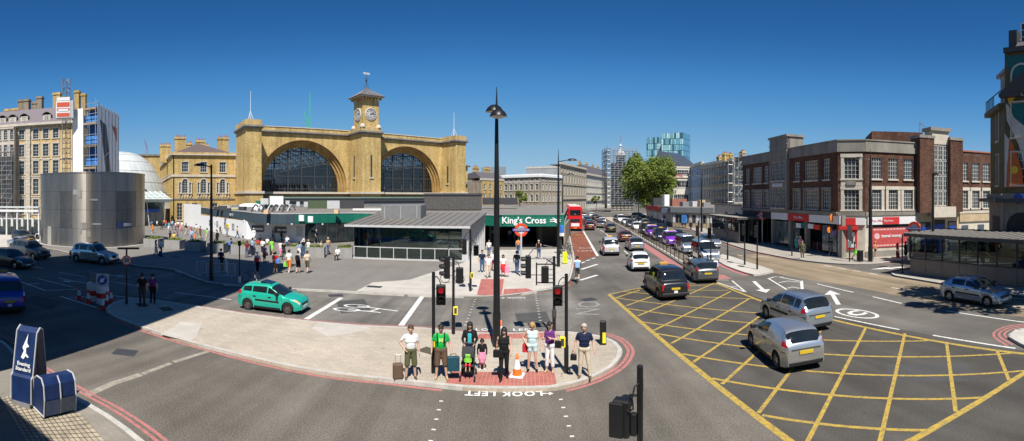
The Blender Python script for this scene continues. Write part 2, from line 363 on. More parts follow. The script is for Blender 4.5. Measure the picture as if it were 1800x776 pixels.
slabs(plaza, gl([(884,519),(938,512),(926,507.5),(886,509)], .12), 6, 2, M_TACT, .121)
MB().flat(gl([(340,404),(436,423),(448,421),(540,430),(540,446),(430,440),(300,418),(300,404)], .12), .1185).build('forecourt_strip', ground_mat('forecourt', (.19,.18,.165), streak=.05), plaza)
for c in ((658,504.5),(392,440),(310,452)):
    x, y = G(*c, .12); mb = MB().box(-.5,.5,-.3,.3,0,.008)
    for k in range(8): mb.box(-.42+k*.11, -.37+k*.11, -.26, .26, .008, .016)
    mb.build('drain_cover', M_DARK, plaza, (x, y, .119))
# --- far left pavement and forecourt road by the drum
LFT = [(-40,452),(40,461),(49,460)]
# --- near left pavement with the newspaper stand
NLP = [(-60,590),(0,596),(40,634),(75,660),(130,694),(190,728),(255,776),(330,850),(100,1050),(-60,1050)]
nlp = gl(NLP, .12)
npave = struct(MB().prism(nlp, 0, .112).build('near_pavement', ground_mat('near_paving', (.215,.195,.165), streak=.05, patch=.15, speck=.15)))
kerbs(npave, smooth_line(nlp[:8], 3), inner=-1)
M_SETT = mat('small_paving', (.37,.31,.22), var=.3, scale=3, speck=.1)
qa = gl([(0,700),(95,674),(185,776),(45,776)], .12)
MB().flat(qa, .1135).build('grout', M_DARK, npave); slabs(npave, qa, 14, 16, M_SETT, .108, gap=.022, name='paving_block')
qb = gl([(95,674),(128,690),(262,800),(190,782)], .12)
slabs(npave, qb, 3, 6, mat('paving_flag', (.26,.235,.195), var=.2, scale=1.3), .105, gap=.012, name='paving_flag')
# --- medians and the right hand pavement
MED = [(1205,468.5),(1198,464),(1173,448.5),(1138,427.5),(1100,404),(1075,390),(1062,383)]
medl = smooth_line(gl(MED, .12), 3)
MEDR = [(1232,466),(1216,455),(1192,441),(1160,424),(1122,402),(1094,388),(1078,381)]
medr = smooth_line(gl(MEDR, .12), 3)
median = struct(MB().prism(medl+medr[::-1], 0, .12).build('median_strip', M_PAVE))
kerb_run(median, medl, inner=-1)
marks('red_route_surface', M_RED_P, [([(1192,471),(1170,456),(1140,436),(1118,422)], .9)], .004)
SEC = [(1262,459),(1295,474.5),(1325,483),(1336,482),(1360,477),(1352,473),(1318,462),(1270,447)]
sec = gl(SEC, .12)
signal_island = struct(MB().prism(sec, 0, .125).build('signal_island', M_PAVE2)); kerbs(signal_island, smooth_line(sec, 2, True), closed=True, inner=-1 if False else 1, step=1.0)
marks('red_route_surface', M_RED_P, [([(1262,463),(1296,477),(1318,484)], .9), ([(1262,484),(1276,491)], .9)], .004)
RPK = [(1150,383),(1200,398),(1262,422),(1310,438),(1350,447),(1400,456),(1452,462),(1500,464.5),(1540,463.5),(1565,460)]
rpk = smooth_line(gl(RPK, .12), 3)
rpave = struct(MB().prism(rpk+[(60,24),(75,90),(60,160),(40,160)], 0, .115).build('east_pavement', ground_mat('east_paving', (.34,.31,.265), streak=.05, patch=.12, speck=.12)))
kerb_run(rpave, rpk, z=.13)
UGK = [(1566,479),(1572,484),(1600,489),(1660,499),(1720,509),(1800,521),(1870,533)]
ugk = smooth_line(gl(UGK, .12), 3)
ugp = struct(MB().prism(ugk+[(60,4),(60,22)], 0, .115).build('entrance_pavement', MATS['east_paving'])); kerb_run(ugp, ugk, z=.13)
NRP = [(1778,590),(1784,583),(1800,579),(1840,578),(1900,585),(1900,640),(1820,612),(1800,603)]
nrp = gl(NRP, .12); nrpave = struct(MB().prism(nrp, 0, .115).build('corner_pavement', M_PAVE2)); kerbs(nrpave, smooth_line(nrp, 3, True), closed=True)
# --- coloured surfaces
MB().flat(gl([(1290,448),(1330,447),(1400,459),(1452,465.5),(1520,478),(1580,489),(1670,503),(1800,527),(1800,558),(1700,545),(1600,524),(1500,505),(1420,492),(1362,481),(1340,475),(1325,466)]), .003).build('buff_surface', M_BUFF, road)
MB().flat(gl([(1003,411),(1026,407),(1037,425),(1050,449.5),(1030,456),(1014,464),(1006,480),(1006,500),(1001,504),(1003,478),(1011.5,457),(1008,438)]), .003).build('bus_lane', M_REDROAD, road)
MB().flat(gl([(-60,596),(0,604),(75,668),(130,702),(255,784),(330,900),(1500,900),(1392,779),(1214,641),(1138,575),(1090,545),(1060,575),(1096,600),(1098,625),(1080,650),(1046,668),(984,687),(906,691),(783,686),(690,675),(580,663),(430,633),(322,605),(225,573),(190,560),(175,548),(100,560),(-60,570)]), .0018).build('front_carriageway', M_ROADF, road)
MB().flat(gl([(240,521),(280,525),(360,538),(480,555),(640,570),(758,575),(814,581),(876,583),(968,580),(1000,580),(1040,560),(1000,510),(971,512),(884,524),(790,525),(713,522),(560,514),(421,506),(359,499),(300,480),(240,472),(180,500)]), .0022).build('back_carriageway', M_ROADB, road)
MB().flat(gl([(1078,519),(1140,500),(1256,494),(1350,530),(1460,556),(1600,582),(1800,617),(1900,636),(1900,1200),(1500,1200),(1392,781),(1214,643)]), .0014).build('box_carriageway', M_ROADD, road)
for q in ([(590,530),(640,526),(652,545),(600,552)],[(905,552),(960,548),(968,566),(910,568)],[(1560,640),(1700,640),(1720,670),(1550,670)],[(470,515),(520,518),(515,528),(460,524)],[(60,520),(110,530),(90,545),(40,532)]):
    MB().flat(gl(q), .0026).build('road_repair', M_ROADP, road)
# --- white and red lines
W = .1
marks('white_line', M_WHITE_P, [
 ([(1025.5,406.7),(1050.6,450.5)], .28), ([(1022,463),(1028,460.5)], .2), ([(1031,459),(1037,457)], .2), ([(1040,455.5),(1046,453.5)], .2),
 ([(1022,474),(1050,465)], .28), ([(1020,493),(1050,484)], .28),
 ([(1104,447),(1097,441)], .14), ([(1072,417),(1064.5,410.5)], .14), ([(1062,408.7),(1054.8,404.5)], .14), ([(1052,402.5),(1046,398.5)], .14), ([(1121,459),(1112,452)],.14),
 ([(537,562.5),(600,524)], .28), ([(705,573),(742,522)], .28),
 ([(306,514.5),(360,521),(406,527.5)], .11), ([(240,458),(330,478)], .0001),
 ([(1261,497),(1309,513.5)], .12), ([(1287,494),(1311,514)], .12), ([(1285,504),(1296,505)], .1), ([(1261,492.5),(1281,493)], .1),
 ([(1350,489.5),(1383,509.5)], .13), ([(1364,486.5),(1409,495)], .13), ([(1409,494),(1410,509.5)], .2), ([(1369,497.5),(1385,494.5),(1406,496.5)], .13), ([(1385,507),(1393,505),(1405,507.5)], .13), ([(1352,490),(1362,487),(1378,487.5)], .13),
 ([(1436.5,499.5),(1500,514.5)], .12), ([(1534,522),(1585,534)], .12), ([(1467,557),(1520,568),(1581,580)], .12), ([(1640,590),(1700,600),(1785,613)], .12),
 ([(1664,547),(1730,557),(1800,567)], .11), ([(1567,506),(1618,514)], .1), ([(1652,519),(1720,527)],.1), ([(1755,535),(1800,541)],.1), ([(1780,524),(1800,526)],.1),
 ([(1449,467),(1462,469)], .12), ([(1473,471.5),(1487,474)], .12), ([(1499,476),(1513,478)], .12), ([(1527,480.5),(1542,483)], .12),
 ([(1296,448.5),(1305,450.5)], .12), ([(1320,452.5),(1360,449.5)], .1),
 ([(105,521),(170,541.5)], .12), ([(35,495),(80,511.5)], .12), ([(66,490),(128,505)], .1), ([(81,511.3),(140,508.5)], .1), ([(50,499.5),(70,498.5)],.1), ([(102,478.7),(150,487)], .1), ([(102,489),(130,495),(168,500)], .12), ([(163,480),(229,488)], .1), ([(188,494),(245,504)],.1), ([(50,467.5),(78,473)], .1), ([(0,477),(38,486)],.1), ([(197,520),(244,526)],.1),
 ([(121,524),(150,522)],.1), ([(200,461),(262,471),(330,481)],.0001), ([(112,494.5),(124,496)],.3), ([(205,486),(215,484)],.2)])
marks('pale_crack_filling', mat('pale_patching', (.30,.27,.22), var=.3, scale=3), [([(152,695),(200,674),(247,659)], .28), ([(250,658),(300,639)], .2), ([(305,637),(366,618)], .22)], .0035)
def arrow(parent, p0, p1, w=.16, hw=.5, hl=1.1, mat_=None):
    a = Vector(p0); b = Vector(p1); d = (b-a).normalized(); n = Vector((-d.y, d.x)); c = b-d*hl
    mb = MB().add([(*(a+n*w),.004),(*(a-n*w),.004),(*(c-n*w),.004),(*(c-n*hw),.004),(*b,.004),(*(c+n*hw),.004),(*(c+n*w),.004)], [(0,1,2,3,4,5,6)])
    mb.build('road_arrow', mat_ or M_WHITE_P, parent)
arrow(road, G(1325,495), G(1347,515), .13, .5, 1.0)
arrow(road, G(1474,536), G(1459,511), .13, .5, 1.3)
arrow(road, G(952,692.5), G(973,692.5), .035, .12, .14)
def ringmark(cx, cy, rx, ry, w, rot=0):
    o = []; i_ = []
    for k in range(32):
        a = 2*pi*k/32
        for l, f in ((o, 1), (i_, 1-w)):
            x, y = rx*f*cos(a), ry*f*sin(a); l.append((cx+x*cos(rot)-y*sin(rot), cy+x*sin(rot)+y*cos(rot), .004))
    return MB().add(o+i_, [(k, (k+1)%32, 32+(k+1)%32, 32+k) for k in range(32)])
x, y = G(1506, 551.5); ringmark(x, y, .72, 1.35, .17, radians(8)).build('zone_mark', M_WHITE_P, road)
text_on('zone_letter', 'C', 1.3, M_WHITE_P, road, (x, y, .005), radians(2), up=False, depth=.0004, bold=.06)
# cycle symbol
cx, cy = G(645, 544)
for dx, dy in ((-1.0,-.45),(-.75,.5)): ringmark(cx+dx, cy+dy, .75, .38, .22, radians(5)).build('cycle_symbol', M_WHITE_P, road)
strip(MB(), [(cx-.9,cy-.45),(cx+.3,cy-.42),(cx+.9,cy-.5)], .14, .0045).build('cycle_symbol', M_WHITE_P, road)
strip(MB(), [(cx-.7,cy+.5),(cx+.3,cy+.36),(cx+1.7,cy+.05)], .12, .0045).build('cycle_symbol', M_WHITE_P, road)
strip(MB(), [(cx+.3,cy-.42),(cx+.6,cy+.3)], .12, .0052).build('cycle_symbol', M_WHITE_P, road)
# crossing studs
def studs(a, b, n, s=.13):
    p0 = G(*a); p1 = G(*b)
    for k in range(n):
        t = k/(n-1); x = p0[0]+(p1[0]-p0[0])*t; y = p0[1]+(p1[1]-p0[1])*t
        MB().box(-s,s,-s*.6,s*.6,.003,.006).build('crossing_stud', M_WHITE_P, road, (x, y, 0))
studs((775.5,706),(757,776),5,.055); studs((986,703),(1005.5,768),5,.055)
studs((818,572),(837,523),11,.06); studs((949.5,564),(941,514),12,.06)
text_on('look_left_lettering', 'LOOK LEFT', .46, mat('fresh_white_paint', (.78,.77,.74), var=.06), road, (*G(886,693), .009), pi+radians(.5), up=False, depth=.0005, bold=.012, spacing=1.12, wide=.92)
text_on('look_left_lettering', 'LOOK  LEFT', .5, M_WHITE_P, road, (*G(888,580.5), .004), radians(.5), up=False, depth=.0005, bold=.01, spacing=1.2, wide=.86)
text_on('look_right_lettering', 'LOOK RIGHT', .4, M_WHITE_P, road, (*G(888,524), .004), pi+radians(.5), up=False, depth=.0005, bold=.008, wide=1.0)
dz = radians(-6.3)
text_on('bus_lane_lettering', 'BUS', 1.1, paint('worn_white_paint', (.5,.48,.45), .9), road, (*G(1029,436.5), .006), dz, up=False, depth=.0005, bold=.03, wide=.8)
text_on('bus_lane_lettering', 'LANE', 1.2, paint('worn_white_paint', (.5,.48,.45), .9), road, (*G(1031,441.5), .006), dz, up=False, depth=.0005, bold=.03, wide=.72)
text_on('bus_stop_lettering', 'BUS STOP', 1.5, M_YEL_P, road, (*G(1013,413.5), .006), dz, up=False, depth=.0005, bold=.03, wide=.5)
text_on('worn_lettering', 'NO', 1.85, paint('faded_white_paint', (.30,.285,.26), .95), road, (*G(1036,541.5), .004), radians(78), up=False, depth=.0005, bold=.0, wide=1.1)
# red route lines
def redlines(pts, off, n=2, w=.1, z=.0042, gap=.24):
    for k in range(n):
        strip(MB(), offset_line(pts, off+(k*gap if off > 0 else -k*gap)), w, z).build('red_route_line', M_RED_P, road)
redlines(smooth_line(gl(ISL[1:13]), 3), -.22, gap=.19, w=.14); redlines(smooth_line(gl(ISL[16:24]), 3), -.22, gap=.19, w=.13)
bk = smooth_line(gl(ISL[26:36]), 3); redlines(bk, -.12, n=1, w=.12)
redlines(smooth_line(gl(PLK[8:22]), 3), -.22, n=2, w=.1)
redlines(smooth_line(gl(NLP[:8]), 3), .25, n=2, w=.11, gap=.2)
redlines(smooth_line(gl(RPK), 3), -.35, n=2, w=.12)
redlines(smooth_line(gl(UGK), 3), .35, n=2, w=.12)
redlines(smooth_line(gl(NRP[7:]+NRP[:4]), 3), .3, n=3, w=.12)
arrow(road, G(1588,470), G(1530,474), .3, .7, 2.0)
# --- yellow box
Y = .0042
LE = [(1070,518),(1392,779)]; le = gl(LE)
def extend(a, b, t): return (b[0]+(b[0]-a[0])*t, b[1]+(b[1]-a[1])*t)
def isect(a, b, c, d):
    x1,y1,x2,y2,x3,y3,x4,y4 = *a,*b,*c,*d; den = (x1-x2)*(y3-y4)-(y1-y2)*(x3-x4)
    t = ((x1-x3)*(y3-y4)-(y1-y3)*(x3-x4))/den; return (x1+t*(x2-x1), y1+t*(y2-y1))
br = gl([(1601,776),(1800,656.5)]); bk2 = gl([(1458,561.5),(1800,622.7)])
cb = isect(le[0], le[1], br[0], br[1]); cr = isect(bk2[0], bk2[1], br[0], br[1])
strip(MB(), [le[0], cb], .22, Y).build('yellow_box_line', M_YEL_P, road)
strip(MB(), [cb, cr], .22, Y+.0008).build('yellow_box_line', M_YEL_P, road)
strip(MB(), [G(1256,497), G(1346,533), G(1458,561.5), cr], .2, Y+.0016).build('yellow_box_line', M_YEL_P, road)
strip(MB(), gl([(1070,518),(1140,503),(1256,497)]), .13, Y+.0004).build('yellow_box_line', M_YEL_P, road)
for k, (a, b) in enumerate([((1180,604.5),(1317.7,525.4)),((1149,581.6),(1284.5,512.7)),((1218,637.7),(1343,551)),((1269,676),(1398,558)),((1333,727),(1458,561)),((1420,776),(1522,576.5)),((1547,776),(1590.7,586.7)),((1680,724.5),(1663.7,602)),((1774.5,671),(1752.5,617)),((1121,556),(1256,498)),((1101,538),(1190,505)),((1083,524),(1136,506.5))]):
    p = gl([a, b]); 
    if b[1] < 600 and a[1] > 770: p[0] = extend(p[1], p[0], .12)
    strip(MB(), p, .13, Y+.0024).build('yellow_box_line', M_YEL_P, road)
for k, (a, b) in enumerate([((1081,524),(1348,552)),((1103,543),(1370,572)),((1129,566.5),(1643,599.3)),((1154,587),(1780,621.5)),((1199,622.7),(1800,652.5)),((1252,666),(1728.6,699.7)),((1340,731),(1631,757.5)),((1092,513),(1330,526)),((1120,508),(1280,511)),((1140,504),(1262,501))]):
    strip(MB(), gl([a, b]), .13, Y+.0032).build('yellow_box_line', M_YEL_P, road)
# manhole covers in the road
for p in ((220,620),(1035,527),(590,520)):
    x, y = G(*p); mb = MB().box(-.45,.45,-.35,.35,.001,.005)
    for i in range(5):
        for j in range(4): mb.box(-.4+i*.17,-.28+i*.17,-.3+j*.16,-.2+j*.16,.005,.008)
    mb.build('road_grate', M_DARK, road, (x, y, 0), radians(30))
# ------------------------------------------------------------------ building kit
class Fac:                                       # a vertical wall plane from A (left) to B (right) as seen from outside
    def __init__(s, A, B):
        s.A = Vector(A[:2]); d = Vector(B[:2])-s.A; s.L = d.length; s.d = d/s.L; s.n = Vector((s.d.y, -s.d.x)); s.rz = atan2(s.d.y, s.d.x)
    def P(s, a, o, z): q = s.A+s.d*a+s.n*o; return (q.x, q.y, z)
    def box(s, mb, a0, a1, o0, o1, z0, z1):
        v = [s.P(a, o, z) for z in (z0, z1) for a, o in ((a0,o1),(a1,o1),(a1,o0),(a0,o0))]
        return mb.add(v, [(0,3,2,1),(4,5,6,7),(0,1,5,4),(1,2,6,5),(2,3,7,6),(3,0,4,7)])
    def trim(s, name, parent, a0, a1, o0, o1, z0, z1, mat_): return s.box(MB(), a0, a1, o0, o1, z0, z1).build(name, mat_, parent)
WCACHE = {}
def arch_pts(w, h, n=8): r = w/2; return [(r+r*cos(pi-pi*i/n), h-r+r*sin(pi*i/n)) for i in range(n+1)]
def window(par, fac, s, w, zb, zt, nx=2, ny=4, fr=None, glass=None, arch=False, sur=0, smat=None, sill=True, rec=.12, fw=.07, o=0, name='window', bw=.035):
    fr = fr or M_FRAME; glass = glass or M_WINGLASS; h = zt-zb; key = (round(w,2), round(h,2), nx, ny, fr.name, glass.name, arch, sur, smat.name if smat else '', sill, rec, fw, bw)
    if key not in WCACHE:
        f = MB(); y0, y1 = rec-.03, rec+.04
        if arch:
            r = w/2; a = arch_pts(w, h); b = [(r+(x-r)*(1-fw/r), h-r+(z-(h-r))*(1-fw/r)) for x, z in a]
            f.box(0, fw, y0, y1, 0, h-r); f.box(w-fw, w, y0, y1, 0, h-r)
            f.grid([[(x,y0,z) for x,z in a], [(x,y0,z) for x,z in b], [(x,y1,z) for x,z in b]])
        else:
            f.box(0, fw, y0, y1, 0, h); f.box(w-fw, w, y0, y1, 0, h); f.box(fw, w-fw, y0, y1, h-fw, h)
        f.box(fw, w-fw, y0, y1, 0, fw)
        for i in range(1, nx): f.box(i*w/nx-bw/2, i*w/nx+bw/2, y0+.01, y1, fw, h-fw)
        for j in range(1, ny):
            z = j*h/ny; b2 = bw*(1.6 if j*2 == ny else 1); f.box(fw, w-fw, y0+.008, y1-.002, z-b2/2, z+b2/2)
        g = MB()
        if arch: a = arch_pts(w-.06, h-.03); g.add([(x+.03, y1-.01, z) for x, z in a]+[(w-.03,y1-.01,.03),(.03,y1-.01,.03)], [tuple(range(len(a)+2))[::-1]])
        else: g.add([(.03,y1-.01,.03),(w-.03,y1-.01,.03),(w-.03,y1-.01,h-.03),(.03,y1-.01,h-.03)], [(0,1,2,3)])
        sm = None
        if sur or sill:
            sm = MB()
            if sur:
                sm.box(-sur, 0, -.06, rec-.035, 0, h-(w/2 if arch else 0)); sm.box(w, w+sur, -.06, rec-.035, 0, h-(w/2 if arch else 0))
                if arch:
                    r = w/2; a = arch_pts(w, h); b = [(r+(x-r)*(1+sur/r), h-r+(z-(h-r))*(1+sur/r)) for x, z in a]
                    sm.grid([[(x,rec-.03,z) for x,z in a], [(x,-.06,z) for x,z in a], [(x,-.06,z) for x,z in b], [(x,0,z) for x,z in b]])
                else: sm.box(-sur-.04, w+sur+.04, -.09, rec-.035, h, h+sur*1.15)
            if sill: sm.box(-sur-.08, w+sur+.08, -.13, rec-.035, -.13, 0)
        WCACHE[key] = (f.mesh('window', fr), g.mesh('pane', glass), sm.mesh('window_surround', smat or M_STONE) if sm else None)
    a, g, sm = WCACHE[key]; p = fac.P(s-w/2, o, zb)
    wo = link(name, a, par, p, fac.rz); link('pane', g, wo)
    if sm: link('window_surround', sm, wo)
    return wo
def wall(par, fac, z0, z1, wins, mat_, a0=None, a1=None, o=0, rev=.28, name='wall', back=0):
    a0 = 0 if a0 is None else a0; a1 = fac.L if a1 is None else a1
    H = [(s-w/2, s+w/2, zb, zt, ar) for s, w, zb, zt, ar in wins]
    xs = sorted({a0, a1, *[round(h[0],4) for h in H], *[round(h[1],4) for h in H]}); zs = sorted({z0, z1, *[round(h[2],4) for h in H], *[round(h[3],4) for h in H]})
    xs = [x for x in xs if a0-1e-6 <= x <= a1+1e-6]; zs = [z for z in zs if z0-1e-6 <= z <= z1+1e-6]
    mb = MB(); idx = {}
    for i, x in enumerate(xs):
        for j, z in enumerate(zs): idx[i, j] = len(mb.v); mb.v.append(fac.P(x, o, z))
    for i in range(len(xs)-1):
        for j in range(len(zs)-1):
            cx, cz = (xs[i]+xs[i+1])/2, (zs[j]+zs[j+1])/2
            if not any(h[0] < cx < h[1] and h[2] < cz < h[3] for h in H):
                mb.f.append((idx[i,j], idx[i+1,j], idx[i+1,j+1], idx[i,j+1])); mb.m.append(0)
    for l, r, b, t, ar in H:
        if ar:
            w = r-l; pts = [(l+x, b+z) for x, z in arch_pts(w, t-b)]; m = len(pts)//2
            mb.add([fac.P(x, o, z) for x, z in pts[:m+1]]+[fac.P(l, o, t)], [tuple(range(m+1, -1, -1))])
            mb.add([fac.P(x, o, z) for x, z in pts[m:]]+[fac.P(r, o, t)], [tuple(range(len(pts)-m, -1, -1))])
            mb.grid([[fac.P(x, o-rev, z) for x, z in pts], [fac.P(x, o, z) for x, z in pts]]); ts = t-w/2
        else: mb.add([fac.P(l,o,t), fac.P(r,o,t), fac.P(r,o-rev,t), fac.P(l,o-rev,t)], [(0,1,2,3)]); ts = t
        mb.add([fac.P(l,o,b), fac.P(l,o-rev,b), fac.P(l,o-rev,ts), fac.P(l,o,ts)], [(0,1,2,3)])
        mb.add([fac.P(r,o,b), fac.P(r,o,ts), fac.P(r,o-rev,ts), fac.P(r,o-rev,b)], [(0,1,2,3)])
        mb.add([fac.P(l,o,b), fac.P(r,o,b), fac.P(r,o-rev,b), fac.P(l,o-rev,b)], [(0,1,2,3)])
    if back: fac.box(mb, a0, a1, o-back, o-rev-.05, z0, z1)
    return mb.build(name, mat_, par)
def front(par, fac, z0, z1, rows, mat_, name='wall', **kw):   # rows: list of (list of s, w, zb, zt, style dict); makes the wall and its windows
    hs = []
    for ss, w, zb, zt, st in rows:
        for s in ss:
            hs.append((s, w, zb, zt, st.get('arch', False))); window(par, fac, s, w, zb, zt, o=kw.get('o', 0), **st)
    return wall(par, fac, z0, z1, hs, mat_, name=name, **kw)
def spread(n, a, b): return [a+(b-a)*(i+.5)/n for i in range(n)]
def chimney(par, fac, s, o, w, d, z0, z1, mat_, pots=3):
    mb = MB(); fac.box(mb, s-w/2, s+w/2, o-d, o, z0, z1-.5); fac.box(mb, s-w/2-.12, s+w/2+.12, o-d-.12, o+.12, z1-.5, z1-.22); fac.box(mb, s-w/2-.04, s+w/2+.04, o-d-.04, o+.04, z1-.22, z1)
    c = mb.build('chimney', mat_, par)
    for i in range(pots):
        p = fac.P(s-w/2+(i+.5)*w/pots, o-d/2, z1); MB().cyl(p, (p[0], p[1], z1+.55), .17, .13, 8).build('chimney_pot', M_POT, c)
    return c
def prism_roof(par, poly, z, inset, h, mat_, name='roof'):
    c = Vector((sum(p[0] for p in poly)/len(poly), sum(p[1] for p in poly)/len(poly))); n = len(poly)
    top = [tuple(c+(Vector(p)-c)*(1-inset)) for p in poly]
    return MB().add([(*p, z) for p in poly]+[(*p, z+h) for p in top], [(i,(i+1)%n,n+(i+1)%n,n+i) for i in range(n)]+[tuple(range(n,2*n))]).build(name, mat_, par)
def pole_mesh(segs, r=.035, n=5):
    mb = MB()
    for a, b in segs: mb.cyl(a, b, r, r, n, caps=False)
    return mb
def scaffold(par, fac, a0, a1, z0, z1, da=2.0, dz=2.0, o0=.3, o1=1.5, boards=True, r=.05):
    st = []; na = max(1, round((a1-a0)/da)); nz = max(1, round((z1-z0)/dz))
    for i in range(na+1):
        a = a0+(a1-a0)*i/na
        for o in (o0, o1): st.append((fac.P(a,o,z0), fac.P(a,o,z1+1)))
    for j in range(nz+1):
        z = z0+(z1-z0)*j/nz
        for o in (o0, o1):
            st.append((fac.P(a0,o,z), fac.P(a1,o,z))); st.append((fac.P(a0,o,z+1), fac.P(a1,o,z+1)))
        for i in range(na+1):
            a = a0+(a1-a0)*i/na; st.append((fac.P(a,o0,z), fac.P(a,o1,z)))
            if i < na and (i+j) % 3 == 0: st.append((fac.P(a,o1,z), fac.P(a+(a1-a0)/na,o1,z+dz)))
        if boards and j: fac.trim('scaffold_board', par, a0, a1, o0, o1, z-.06, z, M_BOARD)
    p = pole_mesh(st, r).build('scaffold_poles', M_STEEL, par); p['kind'] = 'stuff'
M_BOARD = mat('timber_board', (.33,.24,.15), var=.3)
# ------------------------------------------------------------------ buildings out of frame that shade the left of the square
def plain_block(name, label, poly, h, mat_):
    t = thing(name, label, 'building', (0,0,0)); n = len(poly)
    a = sum(poly[i][0]*poly[(i+1)%n][1]-poly[(i+1)%n][0]*poly[i][1] for i in range(n))
    if a < 0: poly = poly[::-1]
    for i in range(n):
        f = Fac(poly[i], poly[(i+1)%n])
        rows = [(spread(max(1, int(f.L/3.4)), .5, f.L-.5), 1.4, z, z+2.0, dict(nx=2, ny=2)) for z in [4.5+3.6*k for k in range(int((h-5)/3.6))]]
        front(t, f, 0, h, rows, mat_)
    MB().prism(poly, h-.3, h).build('roof', M_SLATE, t); return t
plain_block('office_block', 'tall brick office block on the near side of the road, past the left edge', [(-23.6,-14),(-13.4,-14),(-13.4,3),(-23.6,3.2)], 50, M_GREYBRK)
plain_block('tower_block', 'slender office tower rising beside the brick block past the left edge', [(-27.2,-12),(-23.7,-12),(-23.7,2.9),(-27.2,2.9)], 70, M_GREYBRK)
plain_block('office_block', 'lower brick office wing beyond the slender tower past the left edge', [(-35.5,-14),(-27.3,-14),(-27.3,3),(-35.5,3)], 38, M_GREYBRK)
plain_block('terrace_house', 'low rendered terrace house behind the viewpoint on the near pavement', [(-34,-9),(9,-9),(9,-1.6),(-34,-1.6)], 11.7, M_STONE)
